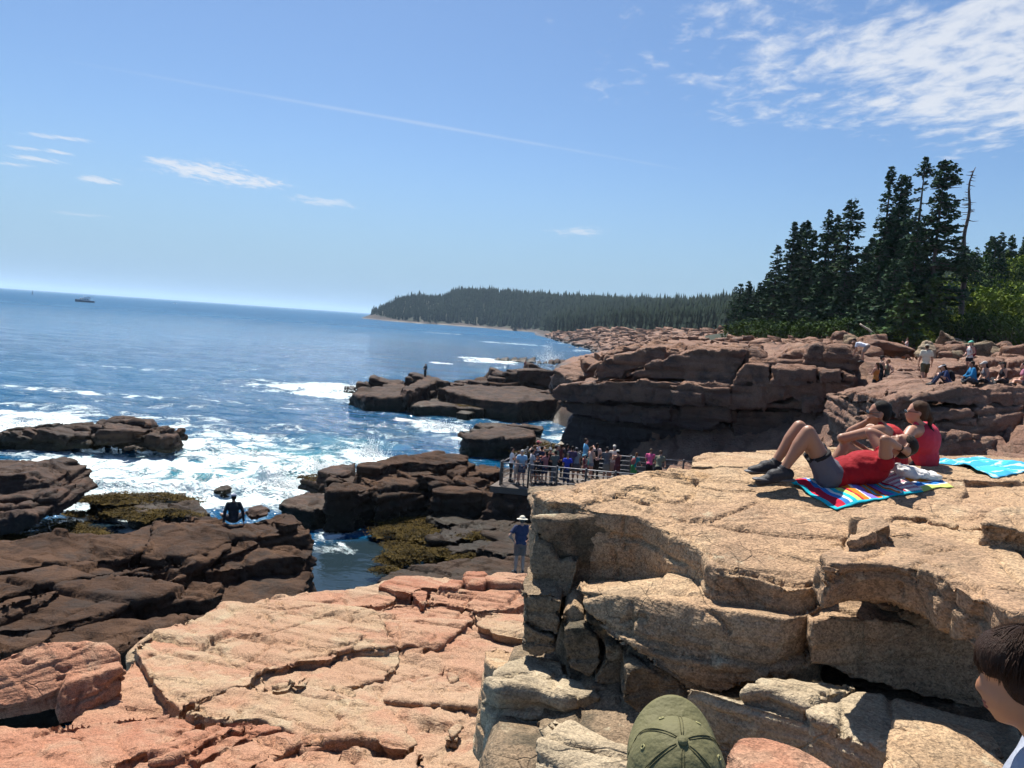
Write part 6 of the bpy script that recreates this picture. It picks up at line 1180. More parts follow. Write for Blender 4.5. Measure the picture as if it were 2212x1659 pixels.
# ------------------------------------------------------------------ boats, buoy, gulls
def boat():
    p = atz(183, 653, 0); sc = (p - EYE).length * 33 / 1671 / 15.0
    t = empty('tour_boat', p, 'white and dark excursion boat cruising near the horizon at left', 'boat'); t.scale = (sc, sc, sc); t.rotation_euler = (0, 0, R(16))
    def part(nm, V, F, m): me = bpy.data.meshes.new(nm); me.from_pydata(V, [], F); link(nm, me, m, t)
    n = 9; xs = np.linspace(-7.5, 7.5, n); V = []; 
    for x in xs:
        w = 2.1 * (1 - max(0, (-x - 2) / 5.5) ** 2); sh = 1.5 + max(0, -x - 1) * .16
        V += [(x, -w, sh), (x, -w * .8, -.2), (x, w * .8, -.2), (x, w, sh)]
    F = [(4 * i + j, 4 * i + 4 + j, 4 * i + 5 + j, 4 * i + 1 + j) for i in range(n - 1) for j in range(3)] + [(4 * i, 4 * i + 3, 4 * i + 7, 4 * i + 4) for i in range(n - 1)] + [(0, 1, 2, 3), (4 * n - 4, 4 * n - 1, 4 * n - 2, 4 * n - 3)]
    part('hull', V, F, MP['hull'])
    cb_ = link('cabin', box_mesh('cabin', (0, 0, 2.5), 8, 3.2, 1.9), MP['white'], t); link('upper_deck', box_mesh('upper', (1.8, 0, 4.1), 5.2, 2.8, .9), MP['white'], t)
    for k in range(5): link('window', box_mesh('win', (-3 + k * 1.4, -1.62, 2.7), .9, .08, .7), MP['glassd'], cb_)
    link('canopy', box_mesh('canopy', (4.6, 0, 4.9), 4.5, 3.0, .2), MP['hull'], t); link('mast', tube_mesh('mast', [(np.array([[-1, 0, 4], [-1, 0, 7.5]]), np.array([.1, .05]))], 6), MP['white'], t)
boat()
def sail(u, v, hgt, label, nm, dark):
    p = atz(u, v, 0); k = (p - EYE).length / 1671
    t = empty(nm, p, label, 'buoy')
    link('float', tube_mesh('float', [(np.array([[0, 0, -.5 * k], [0, 0, .6 * k], [0, 0, 1.4 * k]]), np.array([1.5, 1.7, 1.0]) * k)], 10), MP['buoy'], t)
    link('tower', tube_mesh('tower', [(np.array([[0, 0, 1.4 * k], [0, 0, hgt * k * .8], [0, 0, hgt * k]]), np.array([.8, .5, .9]) * k * .7)], 8), MP['buoy'], t)
sail(70, 636, 7, 'dark channel buoy near the horizon at far left', 'channel_buoy', 1)
def speedboat():
    p = atz(378, 656, 0); k = (p - EYE).length * 6 / 1671 / 6.0
    t = empty('speedboat', p, 'small white speedboat far out on the sea trailing a wake', 'boat'); t.scale = (k, k, k)
    V = [(-3, 0, .9), (-1, -1, .8), (3, -1, .7), (3, 1, .7), (-1, 1, .8), (-2.4, 0, -.1), (-1, -.7, -.2), (3, -.8, -.2), (3, .8, -.2), (-1, .7, -.2)]
    me = bpy.data.meshes.new('hull'); me.from_pydata(V, [], [(0, 1, 2, 3, 4), (0, 5, 6, 1), (1, 6, 7, 2), (2, 7, 8, 3), (3, 8, 9, 4), (4, 9, 5, 0), (5, 9, 8, 7, 6)]); link('hull', me, MP['white'], t)
    link('cabin', box_mesh('cabin', (.4, 0, 1.2), 2, 1.2, .9), MP['glassd'], t)
speedboat()
# ------------------------------------------------------------------ people: bodies grown from jointed limbs, one surface each
SKIN = {'light': (.50, .27, .19), 'mid': (.40, .20, .125), 'tan': (.30, .145, .085), 'dark': (.12, .06, .04), 'boy': (.36, .165, .085)}
_mats = {}
def skin_mat(k):
    if ('s', k) not in _mats:
        m = plain('skin_' + k, SKIN[k], .5, 0, .08, 30.0); b = next(n for n in m.node_tree.nodes if n.type == 'BSDF_PRINCIPLED')
        b.inputs['Subsurface Weight'].default_value = .12; b.inputs['Subsurface Radius'].default_value = (.012, .005, .003); _mats['s', k] = m
    return _mats['s', k]
def cloth(c, rough=.85):
    c = tuple(c)
    if ('c', c) not in _mats:
        m, nt, b = new_mat('cloth'); tx = N(nt, 'ShaderNodeTexCoord').outputs['Object']
        n_ = NOISE(nt, tx, 9.0, 4, .6); n2 = NOISE(nt, tx, 260.0, 2, .5)
        L(nt, MIX(nt, n_, tuple(v * .8 for v in c), tuple(min(1, v * 1.15) for v in c)), b.inputs['Base Color']); b.inputs['Roughness'].default_value = rough; b.inputs['Specular IOR Level'].default_value = .2
        b.inputs['Sheen Weight'].default_value = .0
        L(nt, N(nt, 'ShaderNodeBump', {'Height': M(nt, 'ADD', M(nt, 'MULTIPLY', n_, 1.0), M(nt, 'MULTIPLY', n2, .04)), 'Distance': .03, 'Strength': .7}), b.inputs['Normal'])
        _mats['c', c] = m
    return _mats['c', c]
def hair_mat(c):
    c = tuple(c)
    if ('h', c) not in _mats:
        m, nt, b = new_mat('hair'); tx = N(nt, 'ShaderNodeTexCoord').outputs['Object']
        mp = N(nt, 'ShaderNodeMapping', {'Vector': tx, 'Scale': (70, 70, 9), 'Rotation': (R(25), R(12), 0)}).outputs[0]; n_ = NOISE(nt, mp, 2.5, 4, .6, .6)
        L(nt, MIX(nt, n_, tuple(v * .45 for v in c), tuple(v * 1.25 for v in c)), b.inputs['Base Color']); b.inputs['Roughness'].default_value = .55; b.inputs['Specular IOR Level'].default_value = .12
        L(nt, N(nt, 'ShaderNodeBump', {'Height': n_, 'Distance': .01, 'Strength': .8}), b.inputs['Normal']); _mats['h', c] = m
    return _mats['h', c]
class Prims:
    def __init__(s): s.V = []; s.F = []; s.n = 0
    def add(s, V, F):
        s.V += [tuple(v) for v in V]; s.F += [tuple(i + s.n for i in f) for f in F]; s.n += len(V)
    def rings(s, C, rads, A, B, k=12):
        """loft of rings at centres C with (ra, rb) radii along axes A, B"""
        V = []; m = len(C)
        for c, (ra, rb), a, b in zip(C, rads, A, B):
            for j in range(k):
                t = 2 * math.pi * j / k; V.append(c + a * (math.cos(t) * ra) + b * (math.sin(t) * rb))
        F = [(i * k + j, i * k + (j + 1) % k, (i + 1) * k + (j + 1) % k, (i + 1) * k + j) for i in range(m - 1) for j in range(k)]
        F += [tuple(range(k - 1, -1, -1)), tuple(range((m - 1) * k, m * k))]
        s.add(V, F)
    def limb(s, p0, p1, r0, r1, bulge=0.0, flat0=False, flat1=False, asp=1.0, lat=None, k=12, bpos=.35):
        p0, p1 = Vector(p0), Vector(p1); d = p1 - p0; ln = d.length
        if ln < 1e-6: return
        d = d / ln; ref = Vector(lat) if lat is not None else (Vector((1, 0, 0)) if abs(d.x) < .8 else Vector((0, 1, 0)))
        a = (ref - d * ref.dot(d)).normalized(); b = d.cross(a); C = []; rr = []
        def push(t, r): C.append(p0 + d * t); rr.append((r, r * asp))
        if not flat0:
            for q in (80, 55, 28): push(-r0 * math.sin(R(q)), r0 * math.cos(R(q)))
        for q in (0, .18, .35, .55, .78, 1.0): push(ln * q, r0 + (r1 - r0) * q + bulge * math.exp(-((q - bpos) / .25) ** 2))
        if not flat1:
            for q in (28, 55, 80): push(ln + r1 * math.sin(R(q)), r1 * math.cos(R(q)))
        s.rings(C, rr, [a] * len(C), [b] * len(C), k)
    def ell(s, c, r, X=(1, 0, 0), Y=(0, 1, 0), Z=(0, 0, 1), k=14, m=9):
        X, Y, Z = Vector(X), Vector(Y), Vector(Z); C = []; rr = []; c = Vector(c)
        for i in range(m):
            t = math.pi * (i + .5) / m - math.pi / 2 if 0 < i < m - 1 else (-1 if i == 0 else 1) * R(82)
            C.append(c + Z * (r[2] * math.sin(t))); rr.append((r[0] * math.cos(t), r[1] * math.cos(t)))
        s.rings(C, rr, [X] * m, [Y] * m, k)
PJ = []                                        # person parts waiting for remesh
def pj(name, pr, vox, mat, parent, smooth=2, noise=None):
    if pr.V: PJ.append((name, pr, vox, mat, parent, smooth, noise))
def run_pj():
    tmp = []
    for name, pr, vox, mat, parent, smooth, noise in PJ:
        me = bpy.data.meshes.new('raw'); me.from_pydata(pr.V, [], pr.F)
        bm = bmesh.new(); bm.from_mesh(me); bmesh.ops.recalc_face_normals(bm, faces=bm.faces); bm.to_mesh(me); bm.free()
        o = bpy.data.objects.new('raw', me); col.objects.link(o)
        md = o.modifiers.new('r', 'REMESH'); md.mode = 'VOXEL'; md.voxel_size = vox
        if smooth: sm = o.modifiers.new('s', 'SMOOTH'); sm.factor = .5; sm.iterations = smooth
        tmp.append(o)
    dg = bpy.context.evaluated_depsgraph_get()
    for o, (name, pr, vox, mat, parent, smooth, noise) in zip(tmp, PJ):
        me = bpy.data.meshes.new_from_object(o.evaluated_get(dg), depsgraph=dg)
        n = len(me.vertices)
        if n and noise:
            P = np.empty(n * 3, np.float32); me.vertices.foreach_get('co', P); P = P.reshape(-1, 3); NN = np.empty(n * 3, np.float32); me.vertices.foreach_get('normal', NN); NN = NN.reshape(-1, 3)
            amp, fr, st = noise; d = amp * fbm(P * np.array(st, np.float32) * fr, 3); P = P + NN * d[:, None]; me.vertices.foreach_set('co', P.ravel())
        me.polygons.foreach_set('use_smooth', np.ones(len(me.polygons), bool)); me.update(); me.materials.clear(); me.name = name
        ob = link(name, me, mat)
        if parent is not None: ob.parent = parent; ob.matrix_parent_inverse = Matrix.Translation(parent.location).inverted()
    for o in tmp: d = o.data; bpy.data.objects.remove(o); bpy.data.meshes.remove(d)
    PJ.clear()
V3 = Vector
def stand(arms='down', legs='stand', lean=0.0, turn=0.0, hd=(0, 0)):
    """joints of a 1.75 m adult: x right, y ahead, z up.  lean: torso pitch in degrees; hd: head pitch, yaw"""
    J = dict(pel=V3((0, 0, .93)))
    T = Matrix.Rotation(R(-lean), 3, 'X') @ Matrix.Rotation(R(turn), 3, 'Z'); p = J['pel']
    if lean > 15: p = J['pel'] = V3((0, -.0022 * lean, .93 - .0008 * lean))
    t = lambda x, y, z: p + T @ V3((x, y, z))
    J.update(chest=t(0, .01, .36), nb=t(0, -.01, .535), shL=t(-.175, 0, .50), shR=t(.175, 0, .50), T=T)
    hT = T @ Matrix.Rotation(R(lean * .55), 3, 'X') if lean else T
    hT = Matrix.Rotation(R(hd[1]), 3, 'Z') @ hT @ Matrix.Rotation(R(-hd[0]), 3, 'X'); J['hT'] = hT
    J['head'] = J['nb'] + hT @ V3((0, .025, .155))
    A = {'down': ((.235, .0, .22), (.245, .06, -.02)), 'hips': ((.37, -.10, .26), (.20, .03, .06)), 'rail': ((.24, .16, .30), (.20, .42, .22)), 'phone': ((.22, .14, .26), (.11, .30, .42)), 'fold': ((.24, .08, .24), (-.02, .24, .22)), 'cross': ((.25, .08, .24), (.02, .25, .20)), 'chin': ((.2, .15, .25), (.06, .2, .5)), 'hang': ((.19, .22, .34), (.17, .34, .12)), 'bag': ((.24, -.03, .24), (.16, .16, .10)), 'up': ((.27, .12, .52), (.12, .26, .68))}
    a = arms if isinstance(arms, tuple) else (arms, arms)
    for s, k, nm in ((-1, a[0], 'L'), (1, a[1], 'R')):
        e, w = A[k]; J['el' + nm] = t(e[0] * s, e[1], e[2]); J['wr' + nm] = t(w[0] * s, w[1], w[2])
        if k == 'hang': J['el' + nm] = J['sh' + nm] + V3((0.02 * s, .03, -.28)); J['wr' + nm] = J['el' + nm] + V3((0, .05, -.25))
    for s, nm in ((-1, 'L'), (1, 'R')):
        J['hip' + nm] = p + V3((.088 * s, 0, -.03))
        if legs == 'walk':
            f = .20 if s > 0 else -.16; J['kn' + nm] = V3((.09 * s, f * .75 + .03, .49)); J['an' + nm] = V3((.09 * s, f * 1.25 - (.06 if f < 0 else 0), .10 if f > 0 else .14))
        elif legs == 'cross': J['kn' + nm] = V3((.07 * s, .02, .49)); J['an' + nm] = V3((-.05 * s, .03 * s, .085))
        elif legs == 'one': J['kn' + nm] = V3((.09 * s, .02 if s > 0 else .12, .49)); J['an' + nm] = V3((.11 * s, 0 if s > 0 else .05, .085))
        else: J['kn' + nm] = V3((.10 * s, .015, .49)); J['an' + nm] = V3((.11 * s, -.01, .085))
        J['toe' + nm] = J['an' + nm] + V3((.03 * s, .16, -.06))
    return J
def sit(kind='cross', lean=12, arms='knee', hd=(0, 0)):
    J = dict(pel=V3((0, 0, .13))); p = J['pel']; T = Matrix.Rotation(R(-lean), 3, 'X'); t = lambda x, y, z: p + T @ V3((x, y, z))
    J.update(chest=t(0, .01, .34), nb=t(0, 0, .51), shL=t(-.175, 0, .475), shR=t(.175, 0, .475), T=T)
    hT = Matrix.Rotation(R(hd[1]), 3, 'Z') @ T @ Matrix.Rotation(R(lean * .7), 3, 'X') @ Matrix.Rotation(R(-hd[0]), 3, 'X'); J['hT'] = hT; J['head'] = J['nb'] + hT @ V3((0, .025, .155))
    for s, nm in ((-1, 'L'), (1, 'R')):
        J['hip' + nm] = p + V3((.09 * s, .03, -.02))
        if kind == 'cross': J['kn' + nm] = V3((.34 * s, .30, .20)); J['an' + nm] = V3((-.10 * s, .36 + .06 * s, .07)); J['toe' + nm] = J['an' + nm] + V3((-.14 * s, .05, -.01))
        elif kind == 'up': J['kn' + nm] = V3((.13 * s, .36, .48)); J['an' + nm] = V3((.12 * s, .58, .09)); J['toe' + nm] = J['an' + nm] + V3((.02 * s, .16, -.06))
        elif kind == 'low': J['kn' + nm] = V3((.20 * s, .40, .26)); J['an' + nm] = V3((.14 * s, .72, .06)); J['toe' + nm] = J['an' + nm] + V3((.03 * s, .14, .02))
        if arms == 'knee': J['el' + nm] = t(.27 * s, .16, .24); J['wr' + nm] = V3((.10 * s, .38, .26 if kind == 'cross' else .44))
        elif arms == 'prop': J['el' + nm] = t(.27 * s, -.06, .24); J['wr' + nm] = V3((.30 * s, -.16, .06))
        elif arms == 'lap': J['el' + nm] = t(.26 * s, .06, .22); J['wr' + nm] = V3((.07 * s, .26, .20))
    return J
def hand(pr, w, el, s, side, T, curl=.5, rf=1.0, palm=None):
    """palm and five bent fingers hanging from wrist w, continuing the forearm"""
    d = (Vector(w) - Vector(el)).normalized(); lat = Vector(palm) if palm is not None else T @ V3((0, 1, 0))
    a = (lat - d * lat.dot(d)).normalized(); n = d.cross(a)
    if n.dot(T @ V3((-side, 0, 0))) < 0: n = -n
    w = Vector(w); pr.limb(w - d * .01 * s, w + d * .075 * s, .026 * s, .036 * s, asp=.5, lat=a)
    for i, (o, ln) in enumerate(((.028, .070), (.010, .080), (-.010, .074), (-.028, .058))):
        b0 = w + d * .085 * s + a * o * s; k = (d * math.cos(curl) + n * math.sin(curl)); k2 = (d * math.cos(curl * 2.1) + n * math.sin(curl * 2.1))
        m = b0 + k * ln * .5 * s; pr.limb(b0, m, .0095 * s * rf, .0088 * s * rf, k=8); pr.limb(m, m + k2 * ln * .5 * s, .0088 * s * rf, .0072 * s * rf, k=8)
    t0 = w + d * .03 * s + a * .03 * s; t1 = t0 + (d * .6 + a * .7 + n * .3).normalized() * .04 * s; pr.limb(t0, t1, .0115 * s * rf, .0105 * s * rf, k=8); pr.limb(t1, t1 + (d * .85 + a * .25 + n * .4).normalized() * .032 * s, .0105 * s * rf, .008 * s * rf, k=8)
def head_prims(pr, c, hT, s, k=1.0, face=True):
    X, Y, Z = hT @ V3((1, 0, 0)), hT @ V3((0, 1, 0)), hT @ V3((0, 0, 1)); P_ = lambda x, y, z: c + (X * x + Y * y + Z * z) * s
    pr.ell(P_(0, -.012, .03), (.074 * s, .092 * s, .088 * s), X, Y, Z, 18, 11); pr.ell(P_(0, .022, -.035), (.058 * s, .068 * s, .078 * s), X, Y, Z, 16, 9)
    pr.ell(P_(0, .052, -.088), (.026 * s, .026 * s, .022 * s), X, Y, Z, 10, 7)
    pr.limb(P_(0, .078, .016), P_(0, .094, -.024), .010 * s, .0145 * s, k=10); pr.ell(P_(0, .088, -.030), (.019 * s, .013 * s, .010 * s), X, Y, Z, 10, 7)
    pr.ell(P_(0, .083, -.054), (.023 * s, .012 * s, .0075 * s), X, Y, Z, 10, 7); pr.ell(P_(0, .080, -.068), (.020 * s, .012 * s, .009 * s), X, Y, Z, 10, 7)
    pr.ell(P_(0, .070, .022), (.052 * s, .018 * s, .012 * s), X, Y, Z, 10, 5)
    for q in (-1, 1): pr.ell(P_(.034 * q, .078, .030), (.022 * s, .010 * s, .007 * s), X, Y, Z, 10, 5)
    for q in (-1, 1): pr.ell(P_(.074 * q, -.008, -.005), (.011 * s, .020 * s, .032 * s), X, Y, Z, 8, 7)
def person(label, J, loc, yaw, h=1.72, skin='mid', top=('tee', (.3, .3, .3)), bot=('shorts', (.1, .1, .1)), hair=('short', (.03, .02, .015)), hat=None, shoes=(.05, .05, .05), bag=None, vox=.018, group=None, fem=False, world=False, fold=.009, girth=1.0, cv=None, slv=.72):
    cv = cv or vox
    s = h / 1.75; t = empty('person', loc, label, 'person', group)
    Rz = Matrix.Rotation(yaw, 3, 'Z')
    if not world:
        K = {k: (Vector(loc) + Rz @ (v * s) if isinstance(v, Vector) else Rz @ v) for k, v in J.items()}
    else: K = dict(J)
    T, hT = K['T'], K['hT']; X, Y, Z = T @ V3((1, 0, 0)), T @ V3((0, 1, 0)), T @ V3((0, 0, 1)); gh = girth * (.9 if fem else 1.0)
    def torso(pr, inf, lo=True, hi=True):
        a, b, c = K['pel'], K['chest'], K['nb']; m = a.lerp(b, .5)
        hipw = .155 * (1.06 if fem else 1)
        if lo: pr.ell(a, ((hipw + inf) * s, (.112 * girth + inf) * s, (.125 + inf * .5) * s), X, Y, Z)
        if hi:
            pr.ell(m, ((.135 * gh + inf) * s, (.098 * girth + inf) * s, .17 * s), X, Y, Z); pr.ell(b, ((.158 * gh + inf) * s, (.112 * girth + inf) * s, .185 * s), X, Y, Z)
            if fem:
                for q in (-1, 1): pr.ell(b + (X * .07 * q + Y * .075 + Z * -.01) * s, ((.055 + inf) * s, (.05 + inf) * s, (.06 + inf) * s), X, Y, Z, 10, 7)
    sk = Prims(); torso(sk, 0)
    sw = .9 * min(girth, 1.15) if fem else 1.0
    for q in 'LR':
        sd = -1 if q == 'L' else 1
        sh, el, wr, hp, kn, an, to = (K[n + q] for n in ('sh', 'el', 'wr', 'hip', 'kn', 'an', 'toe'))
        sk.limb(K['nb'] - Z * .035 * s, sh, .058 * s, .052 * s); sk.limb(K['chest'] + Z * .07 * s, sh, .09 * s, .055 * s)
        sk.limb(sh, el, .054 * s * sw, .040 * s * sw, .006 * s); sk.limb(el, wr, .041 * s * sw, .026 * s * sw, .008 * s, bpos=.25)
        hand(sk, wr, el, s, sd, T, rf=max(1.0, vox / .0135))
        sk.limb(hp, kn, .086 * s, .056 * s, .008 * s); sk.limb(kn, an, .054 * s, .036 * s, .014 * s, bpos=.32)
        ft = Prims() if shoes else sk; inf = .008 if shoes else 0
        hl = an + (an - to).normalized() * .05 * s; d_ = (to - an); mid_ = an.lerp(to, .5)
        fd = Vector((to.x - an.x, to.y - an.y, (to.z - an.z) + .06 * s)).normalized(); fz = Vector((0, 0, 1)); h0 = an - fd * .045 * s - fz * .035 * s; t0 = to + fd * .02 * s - fz * .0 * s
        ft.limb(h0, an.lerp(to, .45) - fz * .006 * s, (.046 + inf) * s, (.054 + inf) * s, lat=fd.cross(fz)); ft.limb(an.lerp(to, .35) - fz * .018 * s, t0, (.050 + inf) * s, (.036 + inf) * s, lat=fd.cross(fz), asp=.86)
        if shoes: ft.limb(an, an.lerp(kn, .10), (.043) * s, .041 * s, flat1=True)
        else: ft.limb(an, an - Vector((0, 0, .03)) * s, .036 * s, .036 * s)
        if shoes: pj('shoe', ft, cv * .8, cloth(shoes, .6), t, 1)
    sk.limb(K['nb'] - Z * .05 * s, K['head'] - (hT @ V3((0, 0, 1))) * .05 * s, .056 * s * sw, .050 * s * sw)
    head_prims(sk, K['head'], hT, s)
    pj('body', sk, vox, skin_mat(skin), t, 2)
    kt, ct = top
    if kt:
        tp = Prims(); torso(tp, .016, lo=kt != 'crop'); 
        for q in 'LR':
            sh, el, wr = K['sh' + q], K['el' + q], K['wr' + q]
            if kt == 'tank': tp.limb(K['chest'] + Z * .06 * s + (sh - K['nb']) * .55, K['nb'] + (sh - K['nb']) * .48 + Z * .035 * s, .055 * s, .030 * s, asp=.9); 
            else:
                tp.limb(K['nb'] - Z * .035 * s, sh, .064 * s, .064 * s); tp.limb(K['chest'] + Z * .07 * s, sh, .10 * s, .066 * s)
                if kt == 'tee': tp.limb(sh, sh.lerp(el, slv), .066 * s, .066 * s, flat1=True)
                else: tp.limb(sh, el, .066 * s, .055 * s); tp.limb(el, el.lerp(wr, .95), .055 * s, .042 * s, flat1=True)
        tp.limb(K['pel'] - Z * .02 * s, K['chest'], .05, .05)
        pj('shirt', tp, cv * .9, cloth(ct), t, 2, (fold, 7.0, (1, 1, .45)))
    kb, cb = bot
    if kb:
        bp = Prims(); a = K['pel']; bp.ell(a - Z * .02 * s, (.175 * s, .13 * girth * s, .125 * s), X, Y, Z)
        for q in 'LR':
            hp, kn, an = K['hip' + q], K['kn' + q], K['an' + q]
            if kb == 'shorts': bp.limb(hp, hp.lerp(kn, .80), .100 * s, .088 * s, flat1=True)
            elif kb == 'mid': bp.limb(hp, hp.lerp(kn, .50), .104 * s, .098 * s, flat1=True)
            elif kb == 'short': bp.limb(hp, hp.lerp(kn, .42), .098 * s, .092 * s, flat1=True)
            elif kb == 'pants': bp.limb(hp, kn, .098 * s, .070 * s); bp.limb(kn, an, .070 * s, .058 * s, flat1=True)
            elif kb == 'skirt': bp.limb(a, (K['knL'] + K['knR']) / 2, .15 * s, .20 * s, flat1=True)
        pj('trousers' if kb == 'pants' else ('skirt' if kb == 'skirt' else 'shorts'), bp, cv * .9, cloth(cb), t, 2, (fold, 8.0, (1, 1, .5)))
    hx, hy, hz_ = hT @ V3((1, 0, 0)), hT @ V3((0, 1, 0)), hT @ V3((0, 0, 1)); HP = lambda x, y, z: K['head'] + (hx * x + hy * y + hz_ * z) * s
    if hair:
        st, hc = hair; hp_ = Prims()
        hp_.ell(HP(0, -.026, .045), (.083 * s, .094 * s, .084 * s), hx, hy, hz_, 16, 11); hp_.ell(HP(0, -.055, -.005), (.076 * s, .058 * s, .075 * s), hx, hy, hz_, 14, 9)
        if st == 'long':
            hp_.limb(HP(0, -.07, .02), HP(0, -.095, -.16), .072 * s, .06 * s, asp=.55, lat=hx); hp_.limb(HP(0, -.095, -.14), HP(0, -.10, -.27), .06 * s, .025 * s, asp=.5, lat=hx)
        if st == 'pony': hp_.limb(HP(0, -.10, .03), HP(0, -.135, -.05), .026 * s, .03 * s); hp_.limb(HP(0, -.135, -.05), HP(0, -.11, -.20), .03 * s, .012 * s)
        if st == 'bowl':
            hp_.ell(HP(0, .012, .062), (.084 * s, .088 * s, .066 * s), hx, hy, hz_, 18, 11); hp_.ell(HP(0, .052, .048), (.070 * s, .048 * s, .046 * s), hx, hy, hz_, 14, 9)
            for q in (-1, 1): hp_.ell(HP(.058 * q, -.012, .018), (.030 * s, .058 * s, .064 * s), hx, hy, hz_, 12, 9)
            hp_.ell(HP(0, -.062, -.03), (.068 * s, .042 * s, .07 * s), hx, hy, hz_, 12, 9)
        if st == 'bun': hp_.ell(HP(0, -.125, -.01), (.035 * s, .032 * s, .036 * s), hx, hy, hz_, 10, 7)
        pj('hair', hp_, vox * .8, hair_mat(hc), t, 1, (.004, 40.0, (1, 1, .3)))
    if hat:
        kh, hc = hat[0], hat[1]; hb = Prims()
        if kh == 'cap' or kh == 'visor':
            if kh == 'cap': hb.ell(HP(0, -.02, .065), (.088 * s, .104 * s, .076 * s), hx, hy, hz_, 18, 11)
            else: hb.rings([HP(0, -.02, .05), HP(0, -.02, .085)], [(.09 * s, .106 * s), (.086 * s, .10 * s)], [hx] * 2, [hy] * 2, 18)
            hb.ell(HP(0, .105, .048), (.072 * s, .085 * s, .010 * max(1, vox / .012) * s), hx, (hy - hz_ * .22).normalized(), (hz_ + hy * .22).normalized(), 16, 7)
        else:
            hb.ell(HP(0, -.012, .075), (.090 * s, .104 * s, .078 * s), hx, hy, hz_, 18, 11); n = 20
            hb.rings([HP(0, -.01, .030), HP(0, -.01, .050), HP(0, -.01, .058)], [(.175 * s, .185 * s), (.165 * s, .175 * s), (.085 * s, .10 * s)], [hx] * 3, [hy] * 3, 24)
        pj({'cap': 'cap', 'visor': 'visor', 'sun': 'sun_hat'}[kh], hb, vox * .75, cloth(hc), t, 1)
    if bag:
        bc = bag[1] if isinstance(bag, tuple) else bag; bb = Prims(); c = K['chest'].lerp(K['pel'], .25) - Y * .19 * s
        bb.ell(c, (.15 * s, .10 * s, .23 * s), X, Y, Z)
        for q in (-1, 1): bb.limb(c + (X * .10 * q + Z * .18) * s, K['chest'] + (X * .11 * q + Z * .14 + Y * .11) * s, .02 * s, .02 * s); bb.limb(K['chest'] + (X * .11 * q + Z * .14 + Y * .11) * s, K['chest'] + (X * .13 * q - Z * .12 + Y * .10) * s, .02 * s, .02 * s)
        pj('backpack', bb, vox * .9, cloth(bc), t, 1)
    return t, K
# ---- the crowd on the platform: head top measured in the picture, feet on the ramp
def on_ramp(px, py, h, wmin=.45, wmax=None):
    u, v = Q1(px, py); p = onp(u, v, (N0 + Vector((0, 0, h)), RNORM)); f = p - Vector((0, 0, h))
    w = (f - N0).dot(RP); wc = min(max(w, wmin), wmax or RW - .45)
    s_ = (f - N0).dot(RL)
    if abs(w - wc) > 1e-3:                     # keep the person on the deck, under the same bearing
        for _ in range(30):
            q = ramp_pt(s_, wc); r = ray(u, v); ux = r.x / r.y; s_ += ((ux * q.y) - q.x) / (RL.x - ux * RL.y) * 1.0
        f = ramp_pt(s_, wc); 
    f = ramp_pt((f - N0).dot(RL), (f - N0).dot(RP)); return f
YR = math.atan2(RP.y, RP.x) - math.pi / 2      # facing the cliff
CR = 'visitors crowded on the viewing platform'
BLK = (.018, .018, .022); NAVY = (.02, .03, .07); DH = (.018, .012, .010); BH = (.10, .05, .025)
